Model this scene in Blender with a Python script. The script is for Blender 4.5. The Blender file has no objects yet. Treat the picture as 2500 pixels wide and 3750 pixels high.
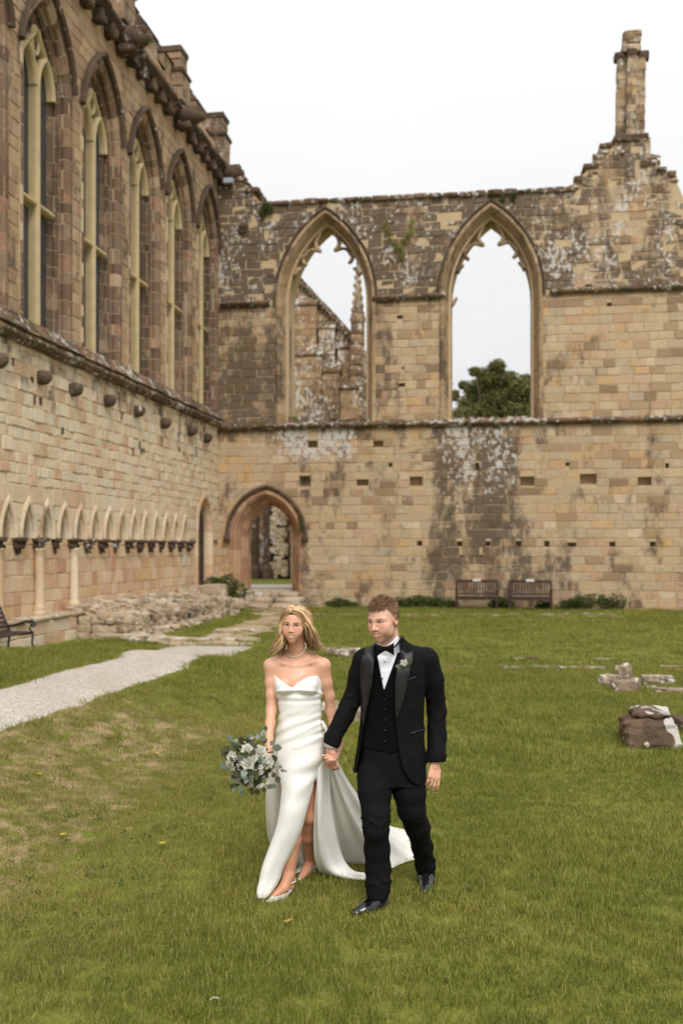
import bpy, bmesh, math, random
import numpy as np
from mathutils import Vector, Matrix, noise
from mathutils.bvhtree import BVHTree

# ------------------------------------------------------------------ camera, sky, sun, exposure
scn = bpy.context.scene
COL = scn.collection
HEAD = math.atan(.157)                       # heading of the view against the abbey axes
CH, SH = math.cos(HEAD), math.sin(HEAD)
CX, CY, CZ, FPX = 9.77, -34.09, 2.05, 3646.0
cam_d = bpy.data.cameras.new('camera'); cam = bpy.data.objects.new('camera', cam_d); COL.objects.link(cam)
cam.location = (CX, CY, CZ); cam.rotation_euler = (math.pi/2, 0, HEAD)
cam_d.sensor_fit = 'VERTICAL'; cam_d.sensor_height = 36; cam_d.sensor_width = 24
cam_d.lens = 36*FPX/3750; cam_d.shift_y = (2005-1875)/3750
cam_d.clip_start = .1; cam_d.clip_end = 1500
cam_d.dof.use_dof = True; cam_d.dof.focus_distance = 5.72; cam_d.dof.aperture_fstop = 2.1
scn.camera = cam

SUN_EL, SUN_AZ = math.radians(46), math.radians(160)   # azimuth measured from +Y clockwise
w = bpy.data.worlds.new('World'); scn.world = w; w.use_nodes = True
nt = w.node_tree; nt.nodes.clear()
def wn(t): return nt.nodes.new(t)
out = wn('ShaderNodeOutputWorld'); bg = wn('ShaderNodeBackground'); bg2 = wn('ShaderNodeBackground'); add = wn('ShaderNodeMixShader'); add.inputs[0].default_value = .94
sky = wn('ShaderNodeTexSky'); sky.sky_type = 'NISHITA'; sky.sun_disc = False
sky.sun_elevation = SUN_EL; sky.sun_rotation = SUN_AZ; sky.dust_density = 4
nt.links.new(sky.outputs[0], bg.inputs[0]); bg.inputs[1].default_value = .05   # what filters through the cloud sheet
# closed cloud sheet, a little brighter towards the zenith as overcast skies are
tc = wn('ShaderNodeTexCoord'); sep = wn('ShaderNodeSeparateXYZ'); nt.links.new(tc.outputs['Generated'], sep.inputs[0])
mr = wn('ShaderNodeMapRange'); mr.inputs[1].default_value = 0; mr.inputs[2].default_value = 1; mr.inputs[3].default_value = .545; mr.inputs[4].default_value = 1.25
pw = wn('ShaderNodeMath'); pw.operation = 'POWER'; pw.use_clamp = True; nt.links.new(sep.outputs[2], pw.inputs[0]); pw.inputs[1].default_value = 1.6; nt.links.new(pw.outputs[0], mr.inputs[0])
ns = wn('ShaderNodeTexNoise'); ns.inputs['Scale'].default_value = 2.2; ns.inputs['Detail'].default_value = 5
mp = wn('ShaderNodeMapping'); mp.inputs['Scale'].default_value = (1, 1, 3.5); nt.links.new(tc.outputs['Generated'], mp.inputs[0]); nt.links.new(mp.outputs[0], ns.inputs['Vector'])
m2 = wn('ShaderNodeMapRange'); m2.inputs[1].default_value = .3; m2.inputs[2].default_value = .7; m2.inputs[3].default_value = .93; m2.inputs[4].default_value = 1.03
nt.links.new(ns.outputs[0], m2.inputs[0])
mu = wn('ShaderNodeMath'); mu.operation = 'MULTIPLY'; nt.links.new(mr.outputs[0], mu.inputs[0]); nt.links.new(m2.outputs[0], mu.inputs[1])
bg2.inputs[0].default_value = (.985, .99, 1, 1); nt.links.new(mu.outputs[0], bg2.inputs[1])
nt.links.new(bg.outputs[0], add.inputs[1]); nt.links.new(bg2.outputs[0], add.inputs[2]); nt.links.new(add.outputs[0], out.inputs[0])
sl = bpy.data.lights.new('sun', 'SUN'); sl.energy = 1.5; sl.angle = math.radians(24); sl.color = (1, .97, .93)
sun = bpy.data.objects.new('sun', sl); COL.objects.link(sun)
dirv = Vector((math.sin(SUN_AZ)*math.cos(SUN_EL), math.cos(SUN_AZ)*math.cos(SUN_EL), math.sin(SUN_EL)))
sun.rotation_euler = dirv.to_track_quat('Z', 'Y').to_euler()
scn.view_settings.view_transform = 'Standard'; scn.view_settings.look = 'None'
scn.view_settings.exposure = 0.62; scn.view_settings.gamma = 1; scn.view_settings.use_curve_mapping = False

random.seed(5); rng = np.random.default_rng(5)

# ------------------------------------------------------------------ helpers
def smooth(a, b, x):
    t = min(1, max(0, (x-a)/(b-a))); return t*t*(3-2*t)
def terrain_xy(x, y):
    ru, ry = x-CX, y-CY
    D = -SH*ru+CH*ry; X = CH*ru+SH*ry
    foot = -1.9+(D-5.5)*.125
    h = .46*smooth(0, 2.6, foot-X)*(1-smooth(15, 19, D))
    h += .025*noise.noise(Vector((x*.35, y*.35, 3)))+.012*noise.noise(Vector((x*1.3, y*1.3, 9)))
    if y > 1.0: h += .5*smooth(1.0, 1.6, y)
    return h
def cam_xyz(X, D, z=0): return Vector((CX+CH*X-SH*D, CY+SH*X+CH*D, z))
def gp(px, py, dz=0):
    """point of the ground seen at a photo pixel"""
    t = (px-1250)/FPX; k = (py-2005)/FPX; D = CZ/k
    for _ in range(30):
        p = cam_xyz(t*D, D); D = D*.5+.5*(CZ-terrain_xy(p.x, p.y)-dz)/k
    p = cam_xyz(t*D, D); p.z = terrain_xy(p.x, p.y)+dz
    return p
def wx(px, y=0.0):
    t = (px-1250)/FPX; ry = y-CY; return CX+ry*(t*CH-SH)/(CH+t*SH)
def bw(px, py, y=0.0):
    """x, z on the plane of the back wall (y = const)"""
    x = wx(px, y); D = -SH*(x-CX)+CH*(y-CY); return x, CZ+(2005-py)/FPX*D
def lw(px, py, u=0.0):
    """y, z on the plane of the left wall (x = const)"""
    t = (px-1250)/FPX; ru = u-CX; ry = ru*(CH+t*SH)/(t*CH-SH); D = -SH*ru+CH*ry
    return ry+CY, CZ+(2005-py)/FPX*D

class MB:
    def __init__(s): s.v = []; s.f = []; s.a = []; s.sm = False
    def add(s, vs, fs, rnd=None):
        o = len(s.v); s.v.extend([tuple(q) for q in vs]); s.f.extend([tuple(i+o for i in f) for f in fs])
        r = random.random() if rnd is None else rnd; s.a.extend([r]*len(fs)); return s
    def box(s, c, d, rz=0, rnd=None, jit=0, M=None):
        x, y, z = d[0]/2, d[1]/2, d[2]/2; R = M or Matrix.Rotation(rz, 3, 'Z')
        vs = [Vector((sx*x, sy*y, sz*z)) for sz in (-1, 1) for sy in (-1, 1) for sx in (-1, 1)]
        vs = [R@(q+Vector([random.uniform(-jit, jit) for _ in range(3)]))+Vector(c) for q in vs]
        return s.add(vs, [(0, 2, 3, 1), (4, 5, 7, 6), (0, 1, 5, 4), (2, 6, 7, 3), (0, 4, 6, 2), (1, 3, 7, 5)], rnd)
    def tube(s, pts, r, n=8, rnd=None, caps=True, flat=1.0, up=None):
        pts = [Vector(p) for p in pts]; rr = r if hasattr(r, '__len__') else [r]*len(pts)
        o = []; N = len(pts); a = None
        for i, p in enumerate(pts):
            t = (pts[min(i+1, N-1)]-pts[max(i-1, 0)])
            if t.length < 1e-9: t = Vector((0, 0, 1))
            t.normalize()
            if a is None:
                a = t.cross(Vector(up) if up else (Vector((0, 0, 1)) if abs(t.z) < .9 else Vector((1, 0, 0)))).normalized()
            a = (a-t*a.dot(t)).normalized(); b = t.cross(a)
            for k in range(n):
                g = 2*math.pi*k/n; o.append(p+a*math.cos(g)*rr[i]+b*math.sin(g)*rr[i]*flat)
        fs = [(i*n+k, i*n+(k+1) % n, (i+1)*n+(k+1) % n, (i+1)*n+k) for i in range(N-1) for k in range(n)]
        if caps: fs += [tuple(range(n))[::-1], tuple((N-1)*n+k for k in range(n))]
        return s.add(o, fs, rnd)
    def lathe(s, prof, c=(0, 0, 0), n=12, rnd=None, sx=1, sy=1):
        o = [(c[0]+r*sx*math.cos(2*math.pi*k/n), c[1]+r*sy*math.sin(2*math.pi*k/n), c[2]+z) for r, z in prof for k in range(n)]
        N = len(prof)
        fs = [(i*n+k, i*n+(k+1) % n, (i+1)*n+(k+1) % n, (i+1)*n+k) for i in range(N-1) for k in range(n)]
        fs += [tuple(range(n))[::-1], tuple((N-1)*n+k for k in range(n))]
        return s.add(o, fs, rnd)
    def rock(s, c, d, seed=0, rz=None, n=2, rough=.22, rnd=None, flatb=True):
        bm = bmesh.new(); bmesh.ops.create_cube(bm, size=1)
        bmesh.ops.subdivide_edges(bm, edges=bm.edges, cuts=n, use_grid_fill=True)
        rz = random.uniform(0, 3) if rz is None else rz; R = Matrix.Rotation(rz, 3, 'Z')
        vs = []
        for v in bm.verts:
            q = v.co*1.0; L = max(abs(q.x), abs(q.y), abs(q.z)); q2 = q.normalized()*L
            q = q.lerp(q2, .35); k = 1+rough*noise.noise(q*2.3+Vector((seed*7.1, seed*3.3, seed)))+rough*.5*noise.noise(q*6+Vector((seed, 0, 0)))
            q = Vector((q.x*d[0], q.y*d[1], q.z*d[2]))*k; vs.append(R@q+Vector(c))
        fs = [tuple(v.index for v in f.verts) for f in bm.faces]; bm.free()
        return s.add(vs, fs, rnd)
    def build(s, name, mat, parent=None, smooth=False, off=None, kind=None, org=None):
        o = off if off is not None else (parent_off(parent) if parent else Vector((0, 0, 0)))
        if org is not None: o2 = Vector(org)
        else: o2 = o
        me = bpy.data.meshes.new(name)
        me.from_pydata([(q[0]-o2[0], q[1]-o2[1], q[2]-o2[2]) for q in s.v], [], s.f)
        at = me.attributes.new('rnd', 'FLOAT', 'FACE'); at.data.foreach_set('value', s.a)
        if smooth: me.polygons.foreach_set('use_smooth', [True]*len(me.polygons))
        me.materials.append(mat); me.update()
        ob = bpy.data.objects.new(name, me); COL.objects.link(ob)
        if parent: ob.parent = parent; ob.location = o2-o
        else: ob.location = o2
        if kind: ob['kind'] = kind
        return ob
def parent_off(p):
    o = Vector((0, 0, 0))
    while p is not None: o += p.location; p = p.parent
    return o
def tag(o, label=None, cat=None, group=None, kind=None):
    if label: o['label'] = label
    if cat: o['category'] = cat
    if group: o['group'] = group
    if kind: o['kind'] = kind
    return o
def thing(name, label, cat, loc=(0, 0, 0), rz=0, group=None):
    o = bpy.data.objects.new(name, None); COL.objects.link(o); o.location = loc; o.rotation_euler = (0, 0, rz); o.empty_display_size = .3
    return tag(o, label, cat, group)
def mesh_obj(name, verts, faces, mat, parent=None, smooth=True, attrs=None, kind=None):
    me = bpy.data.meshes.new(name); me.from_pydata(verts if isinstance(verts, list) else verts.tolist(), [], faces if isinstance(faces, list) else faces.tolist())
    if smooth: me.polygons.foreach_set('use_smooth', [True]*len(me.polygons))
    for k, val in (attrs or {}).items():
        if np.ndim(val) == 2:
            a = me.color_attributes.new(k, 'FLOAT_COLOR', 'POINT'); a.data.foreach_set('color', np.asarray(val, dtype=np.float32).ravel())
        else:
            a = me.attributes.new(k, 'FLOAT', 'POINT'); a.data.foreach_set('value', val)
    me.materials.append(mat); me.update()
    ob = bpy.data.objects.new(name, me); COL.objects.link(ob)
    if parent: ob.parent = parent
    if kind: ob['kind'] = kind
    return ob

# ------------------------------------------------------------------ shader helper
class SG:
    def __init__(s, name, rough=.85, spec=.3):
        s.m = bpy.data.materials.new(name); s.m.use_nodes = True; s.t = s.m.node_tree; s.t.nodes.clear()
        s.o = s.n('ShaderNodeOutputMaterial'); s.b = s.n('ShaderNodeBsdfPrincipled'); s.l(s.b.outputs[0], s.o.inputs[0])
        s.b.inputs['Roughness'].default_value = rough; s.b.inputs['Specular IOR Level'].default_value = spec
    def n(s, t): return s.t.nodes.new(t)
    def l(s, a, b): s.t.links.new(a, b)
    def put(s, v, inp):
        if isinstance(v, (int, float)): inp.default_value = v
        elif isinstance(v, (tuple, list)): inp.default_value = v if len(v) == len(inp.default_value) else tuple(v)+(1,)
        else: s.l(v, inp)
    def pos(s, sc=(1, 1, 1), off=(0, 0, 0), obj=False):
        if obj: g = s.n('ShaderNodeTexCoord').outputs['Object']
        else: g = s.n('ShaderNodeNewGeometry').outputs['Position']
        m = s.n('ShaderNodeMapping'); m.inputs['Scale'].default_value = sc; m.inputs['Location'].default_value = off; s.l(g, m.inputs[0]); return m.outputs[0]
    def xyz(s):
        g = s.n('ShaderNodeNewGeometry'); q = s.n('ShaderNodeSeparateXYZ'); s.l(g.outputs['Position'], q.inputs[0]); return q.outputs
    def math(s, op, a, b=0.0, c=None, clamp=False):
        m = s.n('ShaderNodeMath'); m.operation = op; m.use_clamp = clamp; s.put(a, m.inputs[0]); s.put(b, m.inputs[1])
        if c is not None: s.put(c, m.inputs[2])
        return m.outputs[0]
    def rng(s, v, a, b, c=0.0, d=1.0, sm=True):
        m = s.n('ShaderNodeMapRange'); m.interpolation_type = 'SMOOTHSTEP' if sm else 'LINEAR'
        for i, q in enumerate((v, a, b, c, d)): s.put(q, m.inputs[i])
        return m.outputs[0]
    def noise(s, scale, detail=4, vec=None, rough=.55, dist=0.0):
        m = s.n('ShaderNodeTexNoise'); m.inputs['Scale'].default_value = scale; m.inputs['Detail'].default_value = detail; m.inputs['Roughness'].default_value = rough
        m.inputs['Distortion'].default_value = dist
        s.l(vec if vec is not None else s.pos(), m.inputs['Vector']); return m.outputs[0]
    def vor(s, scale, vec=None, feat='F1', out=0):
        m = s.n('ShaderNodeTexVoronoi'); m.feature = feat; m.inputs['Scale'].default_value = scale; s.l(vec if vec is not None else s.pos(), m.inputs['Vector']); return m.outputs[out]
    def attr(s, name, typ='GEOMETRY'):
        a = s.n('ShaderNodeAttribute'); a.attribute_name = name; a.attribute_type = typ; return a
    def ramp(s, v, stops, interp='LINEAR'):
        r = s.n('ShaderNodeValToRGB'); r.color_ramp.interpolation = interp; e = r.color_ramp.elements
        while len(e) < len(stops): e.new(.5)
        for q, (p, c) in zip(e, stops): q.position = p; q.color = tuple(c)+(1,)
        s.l(v, r.inputs[0]); return r.outputs[0]
    def mix(s, f, a, b, mode='MIX'):
        m = s.n('ShaderNodeMix'); m.data_type = 'RGBA'; m.blend_type = mode; m.clamp_factor = True
        s.put(f, m.inputs[0]); s.put(a, m.inputs[6]); s.put(b, m.inputs[7]); return m.outputs[2]
    def bump(s, h, dist=.01, strength=.6, nrm=None):
        b = s.n('ShaderNodeBump'); b.inputs['Distance'].default_value = dist; b.inputs['Strength'].default_value = strength; s.l(h, b.inputs['Height'])
        if nrm is not None: s.l(nrm, b.inputs['Normal'])
        s.l(b.outputs[0], s.b.inputs['Normal']); return b.outputs[0]
    def col(s, c): s.put(c, s.b.inputs['Base Color']); return s
def rgb(r, g, b):
    f = lambda c: ((c/255+.055)/1.055)**2.4 if c > 10 else c/255/12.92
    return (f(r), f(g), f(b))
def plain(name, c, rough=.8, spec=.3, var=.12, nscale=6, bump=0, metal=0, obj=True):
    g = SG(name, rough, spec); n_ = g.noise(nscale, 4, g.pos(obj=obj))
    g.col(g.mix(g.rng(n_, .3, .7, 0, 1), [q*(1-var) for q in c], [min(1, q*(1+var)) for q in c]))
    if bump: g.bump(g.noise(nscale*6, 3, g.pos(obj=obj)), bump, .5)
    g.b.inputs['Metallic'].default_value = metal
    return g.m

# stone palettes are reflectances of the stone itself, except the inner jamb's shaded copy
def mute(pal, k):
    m = [sum(c[i] for _, c in pal)/len(pal) for i in range(3)]
    return [(p, tuple(c[i]+(m[i]-c[i])*k for i in range(3))) for p, c in pal]
def stone_mat(name, pal, mask=None, grime=(.055, .040, .029), lichen=(.58, .57, .54), moss=0.0, streak=.32, big=.30):
    """mask(g, x, y, z) -> (darkness, lichen) amounts 0..1 that say where the stone is weathered"""
    g = SG(name, .92, .15); X, Y, Z = g.xyz()
    r = g.attr('rnd').outputs['Fac']
    c = g.ramp(r, mute(pal, .28), 'LINEAR')
    c = g.mix(g.rng(g.noise(2.3, 5), .3, .72, 0, .45), c, g.mix(1, c, (.86, .80, .72), 'MULTIPLY'))
    c = g.mix(g.rng(g.noise(14, 5, rough=.7), .35, .75, 0, .5), c, g.mix(1, c, (.72, .68, .64), 'MULTIPLY'))
    c = g.mix(g.rng(g.noise(30, 3), .5, .8, 0, .35), c, g.mix(1, c, (1.28, 1.26, 1.2), 'MULTIPLY'))
    dk, li = mask(g, X, Y, Z) if mask else (.22, .1)
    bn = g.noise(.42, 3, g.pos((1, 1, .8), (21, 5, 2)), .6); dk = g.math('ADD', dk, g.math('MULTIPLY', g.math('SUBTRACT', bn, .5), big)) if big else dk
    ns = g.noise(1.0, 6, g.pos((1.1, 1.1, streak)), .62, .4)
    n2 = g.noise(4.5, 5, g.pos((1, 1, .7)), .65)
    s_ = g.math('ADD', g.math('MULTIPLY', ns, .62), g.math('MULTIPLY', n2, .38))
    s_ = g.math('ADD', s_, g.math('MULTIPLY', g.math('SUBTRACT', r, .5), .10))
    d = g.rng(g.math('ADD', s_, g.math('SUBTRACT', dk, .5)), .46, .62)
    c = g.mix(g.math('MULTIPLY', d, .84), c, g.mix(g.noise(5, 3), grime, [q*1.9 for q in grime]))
    l1 = g.noise(6.5, 5, g.pos((1, 1, .7), (4, 2, 7)), .68)
    l2 = g.noise(1.0, 2, g.pos((1, 1, .55), (14, 2, 3)))
    lv = g.math('ADD', g.math('ADD', g.math('MULTIPLY', l1, .65), g.math('MULTIPLY', l2, .35)), g.math('MULTIPLY', g.math('SUBTRACT', li, .5), .55))
    spot = g.vor(5.5, g.pos((1, 1, .85), (3, 3, 3))); spn = g.noise(1.6, 3, g.pos((1, 1, 1), (9, 9, 9)))
    sp_ = g.rng(g.math('SUBTRACT', g.math('MULTIPLY', g.math('ADD', g.math('SUBTRACT', li, .34), g.math('MULTIPLY', g.math('SUBTRACT', spn, .5), .8)), 1.5), spot), .0, .04)
    lm = g.math('MAXIMUM', g.rng(lv, .50, .56), sp_)
    c = g.mix(g.math('MULTIPLY', lm, .8), c, lichen)
    if moss:
        mm = g.rng(g.math('ADD', g.noise(2.2, 5, g.pos((1, 1, 1), (31, 0, 0))), moss-.5), .5, .6)
        c = g.mix(g.math('MULTIPLY', mm, .8), c, (.085, .085, .025))
    c = g.mix(1, c, (1.0, .965, .925), 'MULTIPLY')
    g.col(c)
    g.bump(g.math('ADD', g.noise(11, 6, rough=.7), g.math('MULTIPLY', g.noise(45, 3), .4)), .02, .7)
    return g.m
# ------------------------------------------------------------------ masonry tools
def FB(x, z, n): return Vector((x, -n, z))          # frame of the back wall (front looks to -y)
def FL(a, z, n): return Vector((n, a, z))           # frame of the left wall (front looks to +x)
def proj(p):
    ru, ry = p[0]-CX, p[1]-CY; D = -SH*ru+CH*ry
    if D < .5: return None
    return 1250+FPX*(CH*ru+SH*ry)/D, 2005-FPX*(p[2]-CZ)/D, D

class Arch:
    def __init__(s, cx, hw, zb, zs, rise):
        s.cx, s.hw, s.zb, s.zs, s.rise = cx, hw, zb, zs, rise; s.R = (rise*rise+hw*hw)/(2*hw); s.x0, s.x1 = cx-hw, cx+hw
    def grow(s, e, zb=None):
        R = s.R+e; h = s.hw+e; return Arch(s.cx, h, s.zb if zb is None else zb, s.zs, math.sqrt(max(.001, R*R-(s.R-s.hw)**2)))
    def inter(s, z):
        if z < s.zb or z > s.zs+s.rise: return None
        if z <= s.zs: return s.x0, s.x1
        d = s.hw-s.R+math.sqrt(max(0, s.R**2-(z-s.zs)**2)); return (s.cx-d, s.cx+d) if d > 0 else None
    def ztop(s, x):
        d = abs(x-s.cx); q = s.R**2-(s.R-s.hw+d)**2; return s.zs+math.sqrt(max(0, q))
    def zbot(s, x): return s.zb
    def xs(s, k=9):
        return [s.cx+sg*(s.hw*(1-math.cos(math.pi/2*i/k)) if False else s.hw*math.sin(math.pi/2*i/k)) for i in range(k+1) for sg in (-1, 1)]
    def pt(s, side, t, e=0):
        """t in metres along the line from the foot: jamb then arc; returns x, z for the outline grown by e"""
        L = s.zs-s.zb
        if t <= L: return s.cx+side*(s.hw+e), s.zb+t
        R = s.R+e; th0 = math.acos(max(-1, min(1, (s.R-s.hw)/s.R))); the = math.acos(max(-1, min(1, (s.R-s.hw)/R)))
        th = min(1, (t-L)/(s.R*th0))*the
        return s.cx+side*(s.hw-s.R+R*math.cos(th)), s.zs+R*math.sin(th)
    def length(s): return s.zs-s.zb+s.R*math.acos(max(-1, min(1, (s.R-s.hw)/s.R)))
class Hole:
    def __init__(s, x0, x1, z0, z1): s.x0, s.x1, s.zb, s.z1 = x0, x1, z0, z1
    def inter(s, z): return (s.x0, s.x1) if s.zb <= z <= s.z1 else None
    def ztop(s, x): return s.z1
    def xs(s): return [s.x0, s.x1]

def core(name, parent, F, x0, x1, z0, top, n0, n1, ops, mat, dx=1.0):
    xs = {x0, x1}
    for o in ops: xs.update(q for q in o.xs() if x0 < q < x1)
    k = int((x1-x0)/dx)+1
    for i in range(k): xs.add(x0+(x1-x0)*i/k)
    xs = sorted(xs); m = MB(); tp = top if callable(top) else (lambda x: top)
    xs = [a for i, a in enumerate(xs) if i == 0 or a-xs[i-1] > 1e-4]
    for a, b in zip(xs, xs[1:]):
        c = (a+b)/2; cov = sorted([o for o in ops if o.x0-1e-3 <= a and b <= o.x1+1e-3 and o.x0 < c < o.x1], key=lambda o: o.zb)
        za = zb = z0
        segs = []
        for o in cov:
            if o.zb > za+1e-3: segs.append((za, zb, o.zb, o.zb))
            za, zb = o.ztop(a), o.ztop(b)
        e = 1e-4
        segs.append((za, zb, tp(a+e), tp(b-e)))
        for p, q, r, t in segs:
            if r <= p and t <= q: continue
            v = [F(a, p, n0), F(b, q, n0), F(b, t, n0), F(a, r, n0), F(a, p, n1), F(b, q, n1), F(b, t, n1), F(a, r, n1)]
            m.add(v, [(0, 1, 2, 3), (7, 6, 5, 4), (0, 4, 5, 1), (3, 2, 6, 7), (0, 3, 7, 4), (1, 5, 6, 2)], .5)
    return m.build(name, mat, parent)

def block_list(F, x0, x1, z0, top, ops, n0, dep, hh=(.26, .34), ww=(.35, .7), seed=1, joint=.012, jit=.012, rough=.008, rfun=None, zlo=None):
    """courses of squared stones, cut round the openings; returns [(verts, faces, rnd, centre, area)]"""
    R = random.Random(seed); out = []; tp = top if callable(top) else (lambda x: top)
    zmax = max(tp(x0+(x1-x0)*i/60) for i in range(61)); z = z0
    while z < zmax-.05:
        h = R.uniform(*hh); zt = z+h
        if zmax-zt < .12: zt = zmax
        iv = []
        for o in ops:
            A, B = o.inter(z+.004), o.inter(zt-.004)
            if A is None and B is None:
                mid = o.inter((z+zt)/2)
                if mid is None: continue
                A = B = mid
            if A is None: A = (o.x0, o.x1) if o.zb > z and o.zb-z < (zt-z)*.6 else None
            if A is None:
                if zt > o.zb and z < o.zb: continue
                A = B
            if B is None: c = (A[0]+A[1])/2; B = (c, c) if isinstance(o, Arch) else A
            iv.append((A[0], B[0], A[1], B[1]))
        iv.sort(); cur = (x0, x0); spans = []
        for q in iv:
            if min(q[0], q[1]) > min(cur)+.03 or max(q[0], q[1]) > max(cur)+.03: spans.append((cur[0], cur[1], q[0], q[1]))
            cur = (max(cur[0], q[2]), max(cur[1], q[3]))
        spans.append((cur[0], cur[1], x1, x1))
        for (lb, lt, rb, rt) in spans:
            if max(rb, rt)-min(lb, lt) < .05: continue
            W = (rb+rt-lb-lt)/2; xs = []; c = R.uniform(*ww)*R.uniform(.4, 1)
            while c < W-ww[0]*.5: xs.append(c/W if W > 0 else 0); c += R.uniform(*ww)
            ts = [0]+xs+[1]
            for t0, t1 in zip(ts, ts[1:]):
                j = joint/2; sh = R.uniform(-.03, .03) if 0 < t1 < 1 else 0
                xb0, xt0 = lb+(rb-lb)*t0, lt+(rt-lt)*t0; xb1, xt1 = lb+(rb-lb)*t1, lt+(rt-lt)*t1
                if t0 > 0: s0 = (xb0+xt0)/2; xb0 = xt0 = s0 if not (rb != rt or lb != lt) else s0
                if t1 < 1: s1 = (xb1+xt1)/2; xb1 = xt1 = s1
                xb0 += j; xt0 += j; xb1 -= j; xt1 -= j; za, zb = z+j, zt-j
                ta, tb = tp(max(x0, min(x1, (xb0+xt0)/2+.01))), tp(max(x0, min(x1, (xb1+xt1)/2-.01)))
                if za > max(ta, tb)-.06: continue
                if min(ta, tb) < za+.05 and (ta+tb)/2 < za+.1: continue
                zl, zr = min(zb, max(ta, za+.04)), min(zb, max(tb, za+.04))
                if xb1-xb0 < .03 and xt1-xt0 < .03: continue
                xb1 = max(xb1, xb0+.01); xt1 = max(xt1, xt0+.01)
                d = dep+R.uniform(-rough, rough); ch = min(.016, (xb1-xb0)*.2); J = lambda: R.uniform(-jit, jit)
                P = [(xb0+J(), za+J()), (xb1+J(), za+J()), (xt1+J(), zr+J()), (xt0+J(), zl+J())]
                cx_, cz_ = sum(p[0] for p in P)/4, sum(p[1] for p in P)/4
                Q = [(p[0]+(ch if p[0] < cx_ else -ch), p[1]+(ch if p[1] < cz_ else -ch)) for p in P]
                tl = [R.uniform(-rough, rough)*.6 for _ in range(4)]
                v = [F(p[0], p[1], n0-.01) for p in P]+[F(p[0], p[1], n0+d-ch*.8) for p in P]+[F(q[0], q[1], n0+d+tl[i]) for i, q in enumerate(Q)]
                f = [(0, 1, 5, 4), (1, 2, 6, 5), (2, 3, 7, 6), (3, 0, 4, 7), (4, 5, 9, 8), (5, 6, 10, 9), (6, 7, 11, 10), (7, 4, 8, 11), (8, 9, 10, 11)]
                r = R.random() if rfun is None else rfun(cx_, cz_, R)
                out.append((v, f, r, F(cx_, cz_, n0+d), (xb1-xb0+xt1-xt0)/2*(zb-za)))
        z = zt
    return out

def emit(blocks, parent, mat, name='stone', limit=300, restname=None):
    """the stones that show largest in the photo become parts of their own, the rest one joined part"""
    sc = []
    for i, b in enumerate(blocks):
        q = proj(b[3]); s_ = 0
        if q and -30 < q[0] < 2530 and -30 < q[1] < 3780: s_ = b[4]/q[2]**2
        sc.append((s_, i))
    sc.sort(reverse=True); pick = {i for s_, i in sc[:limit] if s_ > 0}; rest = MB()
    for i, (v, f, r, c, a) in enumerate(blocks):
        if i in pick:
            m = MB(); m.add(v, f, r); m.build(name, mat, parent, org=c)
        else: rest.add(v, f, r)
    if rest.v: rest.build(restname or name+'_facing', mat, parent, kind='stuff')

def moulded(F, A, prof, cuts, gap=.010, seed=0, step=.14, sides=(-1, 1), rf=None, t0=0, t1=None, closed=True):
    """stones of a moulded jamb and arch: prof = [(outward, n)...] swept along the arch in separate stones"""
    R = random.Random(seed); res = []; L = A.length() if t1 is None else t1; LJ = A.zs-A.zb
    for sd in sides:
        t = t0
        while t < L-.02:
            tn = min(L, t+R.uniform(*cuts))
            if L-tn < cuts[0]*.5: tn = L
            a, b = t+gap/2, tn-(gap/2 if tn < L else 0); ks = max(1, int((b-a)/step)) if b > LJ else 1
            off = R.uniform(-.006, .006); v = []; f = []; n = len(prof)
            for i in range(ks+1):
                tt = a+(b-a)*i/ks
                for e, d in prof: x, z = A.pt(sd, tt, e+off*.5); v.append(F(x, z, d+off))
            for i in range(ks):
                for k in range(n-1 if not closed else n): f.append((i*n+k, i*n+(k+1) % n, (i+1)*n+(k+1) % n, (i+1)*n+k))
            f += [tuple(range(n))[::-1], tuple(ks*n+k for k in range(n))]
            x, z = A.pt(sd, (a+b)/2, 0); r = R.random() if rf is None else rf(x, z, R)
            res.append((v, f, r, F(x, z, prof[0][1]), (b-a)*.3)); t = tn
    return res

# ------------------------------------------------------------------ stone materials
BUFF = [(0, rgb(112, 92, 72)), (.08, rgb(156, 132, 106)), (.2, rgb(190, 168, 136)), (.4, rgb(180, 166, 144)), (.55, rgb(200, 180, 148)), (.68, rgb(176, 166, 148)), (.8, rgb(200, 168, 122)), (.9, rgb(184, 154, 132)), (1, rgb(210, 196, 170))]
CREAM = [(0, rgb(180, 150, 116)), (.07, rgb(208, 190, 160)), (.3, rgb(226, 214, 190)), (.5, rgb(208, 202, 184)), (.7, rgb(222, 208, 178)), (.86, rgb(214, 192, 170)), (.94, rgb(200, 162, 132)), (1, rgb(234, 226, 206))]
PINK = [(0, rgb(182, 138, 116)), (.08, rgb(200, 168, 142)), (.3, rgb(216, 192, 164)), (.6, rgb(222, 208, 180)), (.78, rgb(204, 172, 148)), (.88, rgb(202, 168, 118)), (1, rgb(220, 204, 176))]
BROWN = [(0, rgb(84, 66, 54)), (.25, rgb(122, 98, 82)), (.5, rgb(116, 102, 88)), (.7, rgb(152, 134, 112)), (.85, rgb(158, 122, 102)), (1, rgb(200, 180, 152))]
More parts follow.
